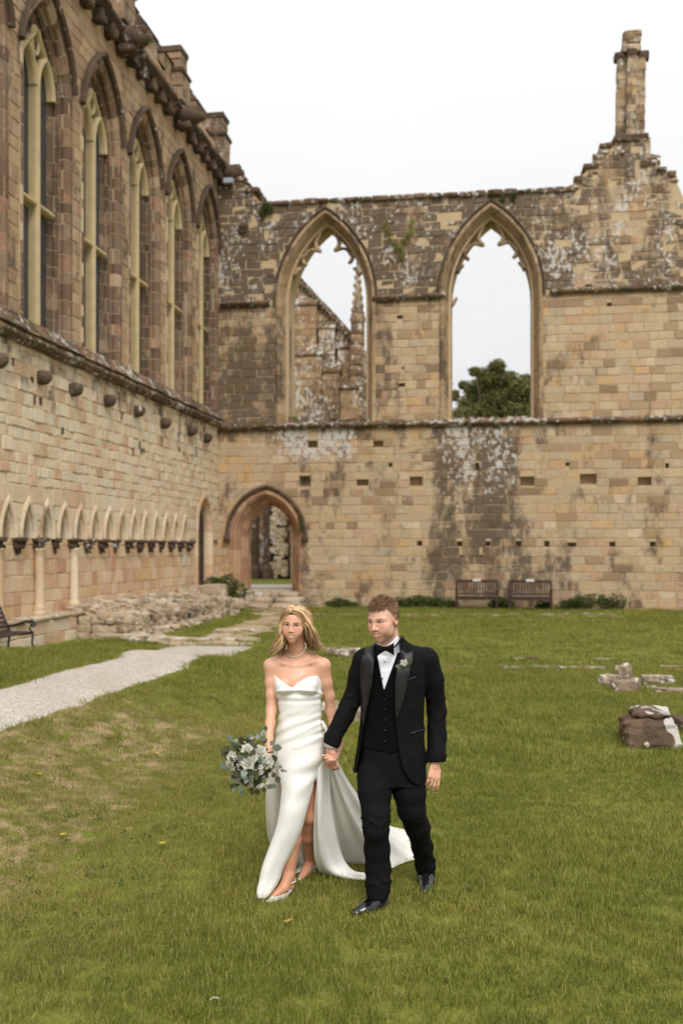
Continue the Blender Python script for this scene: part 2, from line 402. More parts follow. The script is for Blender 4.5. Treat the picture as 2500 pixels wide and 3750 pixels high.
def mask_back(g, X, Y, Z):
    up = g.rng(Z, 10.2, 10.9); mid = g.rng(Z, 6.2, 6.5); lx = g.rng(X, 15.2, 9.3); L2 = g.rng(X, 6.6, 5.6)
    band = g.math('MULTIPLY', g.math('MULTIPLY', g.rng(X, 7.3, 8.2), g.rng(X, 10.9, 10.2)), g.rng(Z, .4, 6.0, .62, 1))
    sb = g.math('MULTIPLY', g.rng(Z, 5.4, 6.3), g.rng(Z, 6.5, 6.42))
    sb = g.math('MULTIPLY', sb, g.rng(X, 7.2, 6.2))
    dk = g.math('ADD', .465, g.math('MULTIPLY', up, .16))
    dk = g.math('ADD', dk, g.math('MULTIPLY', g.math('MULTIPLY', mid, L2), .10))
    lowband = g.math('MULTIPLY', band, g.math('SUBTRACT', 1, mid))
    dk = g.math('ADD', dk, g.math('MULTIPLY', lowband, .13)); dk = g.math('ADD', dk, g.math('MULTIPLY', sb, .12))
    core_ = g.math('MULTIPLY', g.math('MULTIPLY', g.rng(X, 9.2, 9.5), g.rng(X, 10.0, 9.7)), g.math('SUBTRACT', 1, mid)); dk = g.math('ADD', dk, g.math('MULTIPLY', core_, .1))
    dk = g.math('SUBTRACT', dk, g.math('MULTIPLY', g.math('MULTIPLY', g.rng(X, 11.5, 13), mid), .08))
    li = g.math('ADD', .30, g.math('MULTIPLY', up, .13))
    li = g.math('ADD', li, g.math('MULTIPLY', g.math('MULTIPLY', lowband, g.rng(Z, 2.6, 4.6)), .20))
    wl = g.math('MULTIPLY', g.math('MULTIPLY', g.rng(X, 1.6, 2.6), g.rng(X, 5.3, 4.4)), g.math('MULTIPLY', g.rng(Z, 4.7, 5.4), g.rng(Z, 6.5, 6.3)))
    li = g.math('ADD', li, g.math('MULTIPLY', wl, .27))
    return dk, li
def mask_leftlow(g, X, Y, Z):
    dk = g.math('ADD', .35, g.math('MULTIPLY', g.rng(Z, 4.4, 6.2), .17)); dk = g.math('ADD', dk, g.math('MULTIPLY', g.rng(Z, 14.8, 15.4), .25))
    return dk, .22
def mask_leftup(g, X, Y, Z): return .45, .3
def mask_const(a, b): return lambda g, X, Y, Z: (a, b)
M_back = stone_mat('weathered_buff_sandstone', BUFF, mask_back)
M_core = stone_mat('lime_mortar', [(0, rgb(184, 164, 134)), (1, rgb(196, 178, 148))], mask_const(.40, .2))
M_cream = stone_mat('cream_rubble_sandstone', CREAM, mask_leftlow, streak=.2)
M_upper = stone_mat('tan_ashlar', [(0, rgb(150, 124, 100)), (.3, rgb(178, 152, 122)), (.6, rgb(190, 168, 138)), (.8, rgb(168, 148, 124)), (1, rgb(202, 178, 148))], mask_leftup)
M_pink = stone_mat('pink_and_cream_ashlar', PINK, mask_const(.30, .2))
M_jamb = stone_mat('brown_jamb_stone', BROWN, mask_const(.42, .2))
M_mould = stone_mat('moulded_tan_stone', [(0, rgb(150, 126, 98)), (.5, rgb(176, 154, 124)), (1, rgb(196, 176, 146))], mask_const(.50, .26), streak=.35)
M_dark = stone_mat('blackened_stone', [(0, rgb(76, 62, 52)), (1, rgb(120, 102, 86))], mask_const(.56, .36))
M_string = stone_mat('lichened_string_course', [(0, rgb(96, 74, 56)), (1, rgb(146, 122, 96))], mask_const(.55, .44), moss=.46)
M_door_s = stone_mat('pink_brown_arch_stone', [(0, rgb(146, 108, 88)), (.35, rgb(172, 138, 112)), (.7, rgb(190, 160, 128)), (1, rgb(160, 126, 106))], mask_const(.44, .2))
M_jamb_shaded = stone_mat('shaded_inner_jamb_stone', [(p_, tuple(q*.72 for q in c_)) for p_, c_ in BROWN], mask_const(.48, .2))  # darker copy of the jamb stone, recess shade put into its colour
M_bed = stone_mat('pale_pointing', [(0, rgb(196, 178, 150)), (1, rgb(206, 190, 164))], mask_const(.36, .2))
M_wpin = stone_mat('weathered_parapet_stone', [(0, rgb(130, 110, 90)), (1, rgb(176, 154, 126))], mask_const(.50, .38))
M_rub = stone_mat('grey_rubble', [(0, rgb(150, 132, 110)), (.5, rgb(180, 164, 140)), (1, rgb(200, 188, 168))], mask_const(.45, .42), moss=.36)
M_mull = plain('pale_limewashed_stone', rgb(196, 176, 134), .85, .2, .08, 3, .004)
M_glass = None
def glass_mat():
    g = SG('leaded_dark_glass', .35, .4); br = g.n('ShaderNodeTexBrick'); br.inputs['Scale'].default_value = 1; br.offset = .5
    br.inputs['Brick Width'].default_value = .13; br.inputs['Row Height'].default_value = .17; br.inputs['Mortar Size'].default_value = .006
    sp = g.xyz(); cmb = g.n('ShaderNodeCombineXYZ'); g.l(sp[1], cmb.inputs[0]); g.l(sp[2], cmb.inputs[1]); g.l(cmb.outputs[0], br.inputs['Vector'])
    br.inputs['Color1'].default_value = (.035, .036, .045, 1); br.inputs['Color2'].default_value = (.085, .082, .092, 1); br.inputs['Mortar'].default_value = (.02, .02, .02, 1)
    g.col(g.mix(g.noise(6, 4), br.outputs[0], (.05, .047, .055))); g.bump(br.outputs['Fac'], .01, .4); return g.m
M_glass = glass_mat()
M_wood_d = plain('dark_oak', rgb(74, 56, 48), .75, .25, .2, 9, .004)
M_iron = plain('black_painted_iron', (.012, .012, .012), .5, .4, .1)
M_bench = plain('weathered_bench_wood', rgb(66, 50, 46), .75, .25, .22, 8, .004)
M_white = plain('white_plate', (.62, .62, .6), .5, .4, .04)

# ================================================================== BACK WALL
def prof_back(pts):
    q = sorted(pts)
    def f(x):
        if x <= q[0][0]: return q[0][1]
        for (a, za), (b, zb) in zip(q, q[1:]):
            if a <= x <= b: return za+(zb-za)*((x-a)/(b-a) if b > a else 0)
        return q[-1][1]
    return f
pix = [(837, 614), (880, 662), (925, 690), (945, 742), (1000, 742), (2088, 689), (2095, 660), (2130, 645), (2150, 615), (2175, 590), (2200, 545), (2226, 520), (2262, 508), (2366, 508), (2372, 600), (2400, 600), (2425, 622), (2470, 640), (2474, 648), (2478, 700)]
bp = [bw(x, y) for x, y in pix]
XB1 = bw(2477, 0)[0]
prof = [(-1.2, 15.4), (.1, 15.4)]+bp[:-1]+[(XB1, bp[-2][1]), (XB1+.02, bw(2480, 800)[1]), (XB1+.5, bw(2520, 825)[1]), (17, 11.9), (19, 10.9), (24, 10.6)]
top_b = prof_back(prof)
back = thing('abbey_wall', 'ruined end wall with two open pointed windows and a tall pillar stump at its right', 'wall', (0, 0, 0))
S = 34.5/FPX
def arch_px(lx, rx, py_sill, py_ap, py_spring):
    a = wx(lx); b = wx(rx); cxm = (a+b)/2; zb = bw((lx+rx)/2, py_sill)[1]; zt = bw((lx+rx)/2, py_ap)[1]; zs = bw((lx+rx)/2, py_spring)[1]
    return Arch(cxm, (b-a)/2, zb, zs, zt-zs)
K = 1.5944
W1o = arch_px(628*K, 868*K, 963*K, 474*K, 690*K); W2o = arch_px(1003*K, 1252*K, 963*K, 458*K, 675*K)
Z_STR = bw(1600, 973*K)[1]
W1o = W1o.grow(-.235); W2o = W2o.grow(-.235)
for q in (W1o, W2o): q.zb = Z_STR+.08
Dr = arch_px(540*K, 684*K, 1352*K, 1136*K, 1230*K); Dr.zb = .02
holes = []
for x, y, w_, h_ in [(718, 1020, 22, 16), (868, 1020, 22, 16), (676, 1068, 9, 10), (896, 1068, 9, 9), (700, 1105, 26, 24), (832, 1108, 26, 14), (955, 1105, 28, 20), (963, 1248, 11, 11), (1055, 1249, 11, 11), (1120, 1249, 11, 11), (1190, 1249, 12, 13), (1255, 1249, 11, 13), (1312, 1251, 18, 10), (1405, 1250, 12, 11), (1498, 1250, 12, 11), (1302, 1066, 8, 8), (1350, 1100, 34, 22), (1479, 1105, 28, 18), (1531, 1073, 7, 17), (1210, 1105, 30, 20), (1095, 1072, 9, 18), (1398, 699, 10, 8), (1350, 657, 12, 8), (1325, 869, 10, 8), (1540, 968, 8, 6), (918, 728, 12, 8), (922, 884, 14, 8), (1058, 1278, 6, 6), (1104, 1278, 6, 7), (1458, 1273, 7, 7), (925, 845, 5, 5)]:
    a, z = bw(x*K, y*K); hw_, hh_ = w_*K*S/2*1.05, h_*K*S/2*1.05; holes.append(Hole(a-hw_, a+hw_, z-hh_, z+hh_))
big = [W1o, W2o, Dr]
core('wall_core', back, FB, -1.2, 24, -.4, lambda x: top_b(x)-.03, -1.45, -.35, [W1o.grow(-.22), W2o.grow(-.22), Dr.grow(-.12)], M_core)
core('wall_face_core', back, FB, -1.2, 24, -.4, lambda x: top_b(x)-.03, -.346, 0, big+holes, M_core)
def rf_back(x, z, R):
    r = R.random()
    if x < 1.2 and z < 10: r = r*.35+.55 if R.random() < .4 else R.choice([.22, .8, .8, .3])
    return r
bl = []
bl += block_list(FB, 0, 24, -.25, Z_STR-.1, big+holes, 0, .018, (.25, .33), (.34, .78), 11, rfun=rf_back)
bl += block_list(FB, 0, 24, Z_STR+.06, 10.55, big+holes, 0, .018, (.24, .31), (.3, .66), 12, rfun=rf_back)
bl += block_list(FB, -1.2, 24, 10.72, top_b, big+holes, 0, .018, (.22, .32), (.28, .6), 13, jit=.016, rough=.02, rfun=rf_back)
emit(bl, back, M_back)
# the thickness seen on the broken top of the wall
m = MB(); R_ = random.Random(3); x = .1
while x < 24:
    wd = R_.uniform(.25, .6); z = top_b(x+wd/2)
    for k in range(3): m.rock((x+wd/2, .12+k*.45+R_.uniform(-.05, .05), z-.04), (wd*1.05, .5, R_.uniform(.12, .2)), R_.random()*50, 0, 1, .15)
    x += wd
m.build('broken_coping', M_string, back, kind='stuff')
# string courses, stone by stone
def string(parent, F, x0, x1, z, h, out_, n0=0, mat=None, seed=0, name='string_course_stone', gaps=(), rough=.25, cuts=(.5, 1.0)):
    R = random.Random(seed); x = x0
    while x < x1-.05:
        wd = min(x1-x, R.uniform(*cuts)); c = x+wd/2; x2 = x+wd
        if not any(a < c < b for a, b in gaps):
            ks = 3; o = out_*R.uniform(1-rough, 1.05); hh = h*R.uniform(.9, 1.05); v = []; f = []
            P = [(-.05, -.5), (.55*o, -.5), (o, -.1), (o, .15), (.12*o, .62), (-.05, .62)]
            for i in range(ks+1):
                xx = x+.006+(wd-.012)*i/ks; jx = R.uniform(-.012, .012)
                for e, k in P: v.append(F(xx, z+hh*k+jx, n0+e+(jx if e > 0 else 0)))
            n = len(P)
            for i in range(ks):
                for k in range(n): f.append((i*n+k, i*n+(k+1) % n, (i+1)*n+(k+1) % n, (i+1)*n+k))
            f += [tuple(range(n)), tuple(ks*n+k for k in range(n))[::-1]]
            mm = MB(); mm.add(v, f, R.random()); mm.build(name, mat, parent, org=F(c, z, n0))
        x = x2
string(back, FB, 0.0, 24, Z_STR, .2, .20, .03, M_string, 1)
string(back, FB, 0.1, 24, 10.62, .2, .17, .03, M_string, 2, gaps=((W1o.x0-.1, W1o.x1+.1), (W2o.x0-.1, W2o.x1+.1)))
# window mouldings: hood, outer hollow order, inner splay; then stubs of tracery
def back_window(A, label, seed):
    w_ = thing('window_opening', None, None, (A.cx, 0, A.zb)); w_.parent = back
    if label: w_['label'] = label
    P1 = [(-.02, .05), (.0, -.1), (-.16, -.22), (-.2, -.2), (-.2, -.62), (.25, -.62), (.25, .02), (.06, .075)]
    P1 = [(.26, -.02), (.26, .04), (.10, .10), (.02, .07), (-.03, -.05), (-.10, -.10), (-.12, -.20), (-.05, -.30), (.26, -.30)]
    P2 = [(-.02, -.22), (-.14, -.20), (-.20, -.24), (-.22, -.34), (-.30, -.38), (-.345, -.46), (-.345, -.60), (-.02, -.60)]
    P3 = [(-.345, -.9), (-.33, -1.5), (.05, -1.5), (.05, -.9)]
    mid = [(-.345, -.602), (-.40, -.62), (-.40, -.80), (-.345, -.86), (-.1, -.86), (-.1, -.602)]
    mid = [(-.345, -.602), (-.40, -.62), (-.40, -.80), (-.345, -.86), (-.1, -.86), (-.1, -.602)]
    P1, P2, P3, mid = [[(e*.6, n) for e, n in q] for q in (P1, P2, P3, mid)]
    pc = moulded(FB, A, P1, (.28, .5), .008, seed)+moulded(FB, A, P2, (.3, .55), .008, seed+1)
    L = A.zs-A.zb
    emit(pc, w_, M_mould, 'voussoir', 290)
    emit(moulded(FB, A, mid, (.4, .8), .008, seed+2)+moulded(FB, A, P3, (.4, .8), .008, seed+3), w_, M_mould, 'reveal_stone', 290)
    # hood mould over the arch only
    t_s = L*.985
    H = [(.15, .02), (.15, .10), (.19, .13), (.235, .09), (.23, .02)]
    emit(moulded(FB, A, H, (.5, .9), .008, seed+4, t0=t_s), w_, M_dark, 'hood_stone', 100)
    # cusped tracery stubs measured against the apex of the glazing line
    ai = A.grow(-.207); az = ai.zs+ai.rise; sc = .0058
    for sg in (-1, 1):
        def q(x, y): return FB(A.cx+sg*(733-x)*sc, az-(y-455)*sc, -.46)
        stubs = [([(690, 607), (672, 596), (660, 570), (668, 535), (684, 515), (688, 495), (702, 478), (706, 452), (712, 430)], [.05, .075, .06, .05, .045, .05, .04, .06, .08]),
                 ([(694, 609), (670, 602), (640, 596), (612, 604), (594, 630), (570, 650)], [.05, .06, .045, .05, .055, .09]),
                 ([(604, 690), (588, 676), (577, 650), (568, 640)], [.045, .06, .06, .08]),
                 ([(574, 718), (556, 728), (545, 745), (532, 760)], [.04, .065, .06, .09])]
        if sg == 1: stubs.append(([(505+235, 0), (0, 0)], None)); stubs.pop()
        for k, (pl, rr) in enumerate(stubs):
            if sg == -1 and seed == 40 and k == 3: pl = [(574, 708), (552, 712), (540, 730), (528, 752)]
            mm = MB(); mm.tube([q(*p) for p in pl], [v_*1.25 for v_ in rr], 8, flat=1.3, up=(0, 1, 0)); mm.build('tracery_stub', M_mould, w_, True)
    if seed == 20:   # hook left of the right window, on its left jamb, lower
        x_, z_ = bw(1046*K, 682*K); mm = MB(); mm.tube([FB(x_-.35, z_-.3, -.5), FB(x_-.12, z_-.12, -.5), FB(x_+.02, z_+.1, -.5)], [.1, .08, .05], 8); mm.build('tracery_stub', M_mould, w_, True)
    return w_
back_window(W1o, 'left pointed window opening with cusped tracery remains', 40)
back_window(W2o, 'right pointed window opening with cusped tracery remains', 20)
# mossy sills lying in the openings
for A, s_ in ((W1o, 5), (W2o, 6)):
    R_ = random.Random(s_); x = A.x0+.25
    while x < A.x1-.3:
        wd = R_.uniform(.3, .6); h_ = R_.uniform(.1, .3) if s_ == 5 else .08
        for k in range(3):
            mm = MB(); mm.rock((x+wd/2, .35+k*.4, A.zb+h_/2), (wd, .45, h_+.12), R_.random()*40, 0, 2, .3); mm.build('sill_stone', M_string, back)
        x += wd
# doorway
dw = thing('doorway', None, None, (Dr.cx, 0, 0)); dw.parent = back; dw['label'] = 'pointed doorway of pinkish moulded stone with a dark hood'
Pd1 = [(.20, .0), (.20, .05), (.04, .07), (.0, -.03), (-.05, -.08), (-.07, -.16), (-.12, -.18), (-.14, -.28), (.20, -.28)]
Pd2 = [(-.10, -.282), (-.17, -.30), (-.19, -.36), (-.24, -.40), (-.26, -.50), (-.31, -.54), (-.31, -.75), (-.10, -.75)]
Pd3 = [(-.31, -.752), (-.27, -.80), (-.20, -1.5), (.1, -1.5), (.1, -.752)]
Pd4 = [(-.02, -1.0), (-.02, -1.2), (-.02, -1.4)]
emit(moulded(FB, Dr, Pd1, (.28, .5), .008, 61), dw, M_door_s, 'voussoir')
emit(moulded(FB, Dr, Pd2, (.28, .5), .008, 62), dw, M_door_s, 'inner_voussoir')
emit(moulded(FB, Dr, Pd3, (.35, .6), .008, 63), dw, M_door_s, 'reveal_stone')
emit(moulded(FB, Dr, [(.2, .02), (.2, .12), (.27, .17), (.34, .11), (.33, .02)], (.4, .7), .006, 64, t0=Dr.zs-Dr.zb-.02), dw, M_dark, 'hood_stone')
for sg in (-1, 1):
    mm = MB(); mm.rock((Dr.cx+sg*(Dr.hw+.27), -.13, Dr.zs-.1), (.2, .26, .24), 3+sg, 0, 2, .2); mm.build('label_stop', M_dark, dw, True)
stp = thing('stone_steps', 'worn stone steps leading up into the pointed doorway', 'steps', (Dr.cx, -.9, 0))
for k, (h, d, w0) in enumerate([(.18, 1.75, 3.0), (.36, 1.25, 2.6), (.53, .78, 2.2)]):
    nseg = [3, 3, 2][k]; x = Dr.cx-w0/2+(.1*k); 
    for j in range(nseg):
        wd = w0/nseg*(1+.12*math.sin(j*3+k)); mm = MB(); mm.rock((x+wd/2, -d/2-.02, h-.11), (wd*.99, d, .24), 30+k*4+j, 0, 3, .05); mm.build('step_stone', M_rub, stp, off=None); x += wd
mm = MB(); mm.box((Dr.cx, .8, .27), (1.7, 1.7, .52)); mm.build('threshold', M_rub, stp)

# pillar stump on the broken top
x0p, zb_ = bw(2256, 508); x1p, _ = bw(2366, 508); _, zc = bw(2310, 190); _, zt = bw(2318, 95)
pil = thing('pillar_stump', None, None, ((x0p+x1p)/2, .6, zb_-1.2)); pil.parent = back; pil['label'] = 'tall clustered pillar stump standing on the broken wall top'
pcx = (x0p+x1p)/2; pw = (x1p-x0p); R_ = random.Random(8); z = zb_
_, zbase = bw(2310, 610)
m_ = MB(); m_.box((pcx+.1, .6, (zbase+zb_)/2-.1), (pw+.06, 1.0, zb_-zbase+.3), jit=.02); m_.build('pillar_plinth', M_back, pil)
zz = zbase-.1
while zz < zb_:
    for ix in range(2):
        mm = MB(); mm.rock((pcx-pw/4+ix*pw/2+.02, .12, zz+.15), (pw/2*.98, .22, .3), R_.random()*90, 0, 2, .08); mm.build('pillar_stone', M_back, pil)
    zz += .31
mm = MB(); mm.box((pcx, .55, zb_+.05), (pw+.14, 1.1, .12), jit=.02); mm.build('pillar_band', M_dark, pil)
z = zb_+.1; k = 0
while z < zc-.05:
    h = min(R_.uniform(.24, .34), zc-z)
    mm = MB(); tw = .10*(z-zb_)/(zc-zb_)*0
    dx = (z-zb_)*.018
    for (ox, oy, wx_, wy_) in [(-.33, .0, .30, .30), (.33, .0, .30, .30), (0, -.14, .30, .34), (0, .1, .58, .5)]:
        mm.box((pcx+dx+ox*pw*.98, .5+oy*1.0, z+h/2), (wx_*pw*1.05, wy_, h-.012), rnd=None if ox == 0 else R_.random(), jit=.012)
    mm.build('pillar_stone', M_back, pil); z += h
dx = (zc-zb_)*.018
for ox, oy in ((-.36, 0), (.36, 0), (0, -.16)):
    mm = MB(); mm.rock((pcx+dx+ox*pw*1.15, .5+oy, zc+.08), (.36*pw, .4, .26), 5+ox*9, 0, 2, .2); mm.build('pillar_capital', M_dark, pil)
z = zc+.15
while z < zt-.05:
    h = min(.27, zt-z); mm = MB(); mm.rock((pcx+dx+.0+R_.uniform(-.02, .02), .5, z+h/2), (pw*.66, .6, h*1.02), R_.random()*70, 0, 2, .13); mm.build('pillar_stone', M_back, pil); z += h
# rubble climbing to the pillar foot
for (px, py, s_) in [(2140, 650, .5), (2170, 610, .5), (2195, 570, .45), (2215, 540, .45), (2235, 520, .4), (2250, 560, .6), (2390, 600, .35), (2430, 628, .3), (2460, 645, .35), (2110, 672, .3)]:
    a, z = bw(px, py); mm = MB(); mm.rock((a, .35, z-.12), (s_, .8, s_*.8), px, 0, 2, .35); mm.build('broken_stone', M_back, back)

# ================================================================== LEFT WALL (nave side)
left = thing('abbey_nave_wall', 'tall nave wall with a row of glazed pointed windows above a blind arcade', 'wall', (0, -12, 0))
YN = -30.0
wins = [Arch(-1.27-3.06*k, 1.12, 6.62, 12.15, 1.95) for k in range(9)]
SPR, APX, PIT = 2.30, .66, .885
arc_c = [-2.88-.885*i for i in range(1, 24)]
arc_c = [y for y in arc_c]
arcs = [Arch(y, .275, 2.24, 2.30, .66) for y in arc_c]
ldoor = Arch(-1.62, .80, .60, 2.62, 1.12)
core('wall_core', left, FL, YN, .0, 3.3, 15.4, -1.3, -.6, [w_.grow(-.40) for w_ in wins], M_core)
core('wall_face_core', left, FL, YN, -.001, 3.3, 15.4, -.598, 0, wins+[ldoor], M_core)
core('arcade_spandrel_core', left, FL, YN, -.001, 2.24, 3.298, -.42, 0, arcs+[ldoor, Hole(-.6, -.15, 2.24, 2.8)], M_core)
core('arcade_back_core', left, FL, YN, 0, -.4, 3.298, -1.3, -.424, [Hole(ldoor.x0, ldoor.x1, .6, 3.29)], M_core)
core('arcade_panel_core', left, FL, YN, 0, -.4, 2.236, -.423, -.06, [Hole(ldoor.x0, ldoor.x1, .6, 2.236)], M_core)
ll = block_list(FL, YN, 0, 3.36, 6.28, [ldoor], 0, .018, (.19, .3), (.2, .46), 21, joint=.014, jit=.018, rough=.012)
ll += block_list(FL, YN, 0, 2.30, 3.36, arcs+[ldoor], 0, .018, (.3, .36), (.3, .6), 25, joint=.008)
emit(ll, left, M_cream)
lu = block_list(FL, YN, 0, 6.5, 15.15, wins, 0, .016, (.26, .34), (.3, .62), 22)
emit(lu, left, M_upper, 'ashlar')
lp = block_list(FL, YN, 0, .5, 2.232, [Hole(ldoor.x0, ldoor.x1, .6, 3.29)], -.06, .014, (.26, .36), (.28, .56), 23, joint=.010)+block_list(FL, YN, 0, 2.24, 3.0, [Hole(ldoor.x0, ldoor.x1, .6, 3.29)], -.424, .012, (.3, .4), (.34, .62), 24, joint=.010)
emit(lp, left, M_pink, 'arcade_stone')
string(left, FL, YN, 0, 6.4, .26, .24, .0, M_string, 4, name='string_course_stone')
# sloping sill above the string course
m = MB(); y = YN
R_ = random.Random(12)
while y < -.05:
    y2 = min(-.02, y+R_.uniform(.5, .9)); m.add([FL(y, 6.55, .2), FL(y2-.01, 6.55, .2), FL(y2-.01, 6.85, -.0), FL(y, 6.85, -.0)], [(0, 1, 2, 3)], R_.random()); y = y2
m.build('sloping_sill', M_string, left)
# arcade arches, corbels, shafts
Pa = [(.12, .0), (.12, .035), (.05, .055), (.0, .03), (-.015, -.04), (-.04, -.07), (-.045, -.12), (-.01, -.41), (.04, -.41)]
for i, A in enumerate(arcs):
    if A.cx < -17.5: continue
    ar = thing('arcade_arch', None, None, (0, A.cx, 2.3)); ar.parent = left; ar.location = Vector((0, A.cx, 2.3))-left.location
    emit(moulded(FL, A, Pa, (.4, .6), .006, 100+i), ar, M_cream, 'moulded_stone')
R_ = random.Random(77)
shaft_y = [lw(19*1.0, 2100, -.05)[0], lw(97, 2100, -.05)[0], lw(287, 2100, -.05)[0]]
for i in range(len(arc_c)+1):
    y = -2.88-.885*(i+.5)
    if y < -17.5: continue
    big_ = (i % 4 != 3)
    s_ = 1 if big_ else .62
    mm = MB(); mm.rock((.04, y, 2.215), (.30*s_, .36*s_, .10), i, 0, 2, .25, rnd=.2); mm.rock((.0, y, 2.10), (.24*s_, .27*s_, .16), i+9, 0, 2, .45, rnd=.1); mm.rock((-.03, y, 1.99), (.16*s_, .16*s_, .16), i+19, 0, 2, .5, rnd=.1)
    mm.build('carved_capital', M_dark, left, True)
for y in shaft_y:
    yy = min([-2.88-.885*(i+.5) for i in range(20)], key=lambda q: abs(q-y))
    mm = MB(); mm.lathe([(.17, .0), (.17, .08), (.13, .12), (.15, .16), (.11, .22), (.10, .26), (.095, 1.2), (.095, 1.40), (.12, 1.43), (.095, 1.46)], (.04, yy, .58), 14); mm.build('shaft', M_cream, left, True)
for i, (px, py) in enumerate([(5, 1318), (167, 1381), (283, 1425), (406, 1466), (513, 1505), (610, 1549), (706, 1578), (763, 1603)]):
    y, z = lw(px, py, .15); mm = MB(); mm.lathe([(.03, -.17), (.10, -.14), (.15, -.05), (.16, .05), (.13, .12), (.03, .15)], (.10, y, z), 10, sx=1.3); mm.rock((.08, y, z+.02), (.3, .24, .2), i, 0, 2, .3); mm.build('round_corbel', M_dark, left, True)
# dark blocks, their colour standing in for shade in holes and missing stones
for i in range(16):
    y = R_.uniform(-15.5, -1); z = R_.uniform(4.6, 5.9); mm = MB(); mm.box((.0, y, z), (.05, R_.uniform(.08, .14), R_.uniform(.1, .2))); mm.build('socket_shade', M_dark, left)
# windows
PJ = [(.16, .0), (.16, .03), (.03, .035), (.0, .0), (-.06, -.03), (-.08, -.08), (-.05, -.15), (-.10, -.20), (.1, -.20)]
PJ2 = [(-.10, -.202), (-.16, -.22), (-.18, -.26), (-.155, -.30), (-.30, -.38), (-.33, -.42), (-.33, -.60), (-.1, -.60)]
HM = [(.16, .02), (.16, .12), (.23, .17), (.30, .12), (.29, .02)]
def glazed_window(A, seed):
    w_ = thing('window', None, None); w_.parent = left; w_.location = Vector((0, A.cx, A.zb))-left.location
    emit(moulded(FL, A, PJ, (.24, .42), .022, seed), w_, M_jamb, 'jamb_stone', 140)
    emit(moulded(FL, A, PJ2, (.22, .40), .022, seed+1), w_, M_jamb_shaded, 'inner_jamb_stone', 140)
    for P_ in (PJ, PJ2):
        mb_ = MB()
        for v, f, r, c_, a_ in moulded(FL, A, [(e+.007, n-.007) for e, n in P_], (90, 99), 0, 1, step=.2, rf=lambda *q: .6): mb_.add(v, f, r)
        mb_.build('mortar_bed', M_bed, w_)
    emit(moulded(FL, A, HM, (.6, 1.0), .006, seed+2, t0=A.zs-A.zb+.35), w_, M_dark, 'hood_stone')
    ig = A.grow(-.33); g0 = ig.hw
    def bar(pts, wv, dep, name='mullion', sm=False):
        mm = MB(); P = [FL(a, z, -.28) for a, z in pts]; N = len(P)
        v = []; f = []
        for i, p in enumerate(P):
            t = (P[min(i+1, N-1)]-P[max(0, i-1)]).normalized(); s_ = t.cross(Vector((1, 0, 0)))*wv/2
            v += [p+s_+Vector((-dep/2, 0, 0)), p+s_*1.0+Vector((dep*.2, 0, 0)), p+s_*.45+Vector((dep/2, 0, 0)), p-s_*.45+Vector((dep/2, 0, 0)), p-s_+Vector((dep*.2, 0, 0)), p-s_+Vector((-dep/2, 0, 0))]
        for i in range(N-1):
            for k in range(6): f.append((i*6+k, i*6+(k+1) % 6, i*6+6+(k+1) % 6, i*6+6+k))
        f += [tuple(range(6)), tuple((N-1)*6+k for k in range(6))[::-1]]
        mm.add(v, f, .5); mm.build(name, M_mull, w_)
    zt_ = 9.6
    bar([(A.cx, A.zb+.05), (A.cx, 12.25)], .12, .24)
    for sg in (-1, 1):
        for (a, b) in ((.09, g0+.02),): 
            zsl = zt_
            bar([(A.cx+sg*.075, zsl), (A.cx+sg*(g0+.02), zsl)], .12, .18, 'transom')
        hwl = (g0-.075)/2+.05; cl = A.cx+sg*(.03+hwl)
        L = Arch(cl, hwl, 12.1, 12.2, .80)
        for s2 in (-1, 1):
            pts = [L.pt(s2, .1+(L.length()-.1)*k/8, -.02) for k in range(9)]
            bar(pts, .10, .20, 'light_head')
        bar([(cl, 13.0), (A.cx+sg*.16, 13.25), (A.cx+sg*.05, 13.45)], .09, .18, 'tracery_bar')
    for k in range(1):
        mm = MB(); pts = [FL(A.cx+.17*math.cos(t)*1.0, 13.2+.30*math.sin(t), -.28) for t in [2*math.pi*i/16 for i in range(17)]]
        mm.tube(pts, .05, 6, caps=False); mm.build('tracery_ring', M_mull, w_, True)
    # panes: upper and lower of each light, and the head
    for sg in (-1, 1):
        for (za, zb) in ((A.zb, zt_-.08), (zt_+.08, 12.6)):
            mm = MB(); a, b = A.cx+sg*.07, A.cx+sg*(g0+.01); mm.box(FL((a+b)/2, (za+zb)/2, -.40), (.012, abs(b-a), zb-za)); mm.build('pane', M_glass, w_)
    mm = MB(); pl = [ig.pt(-1, ig.zs-ig.zb+.02+(ig.length()-(ig.zs-ig.zb)-.02)*k/10) for k in range(11)]+[ig.pt(1, ig.zs-ig.zb+.02+(ig.length()-(ig.zs-ig.zb)-.02)*k/10) for k in range(10)][::-1]
    pl = [(a, max(z, 12.6)) for a, z in pl]
    mm.add([FL(a, z, -.40) for a, z in pl]+[FL(a, z, -.412) for a, z in pl], [tuple(range(len(pl))), tuple(range(len(pl), 2*len(pl)))[::-1]]); mm.build('head_pane', M_glass, w_)
for k, A in enumerate(wins[:7]): glazed_window(A, 300+k*5)
for A in wins[7:]:
    mm = MB(); mm.box(FL(A.cx, 10, -.5), (.02, 1.5, 8)); mm.build('pane', M_glass, left)
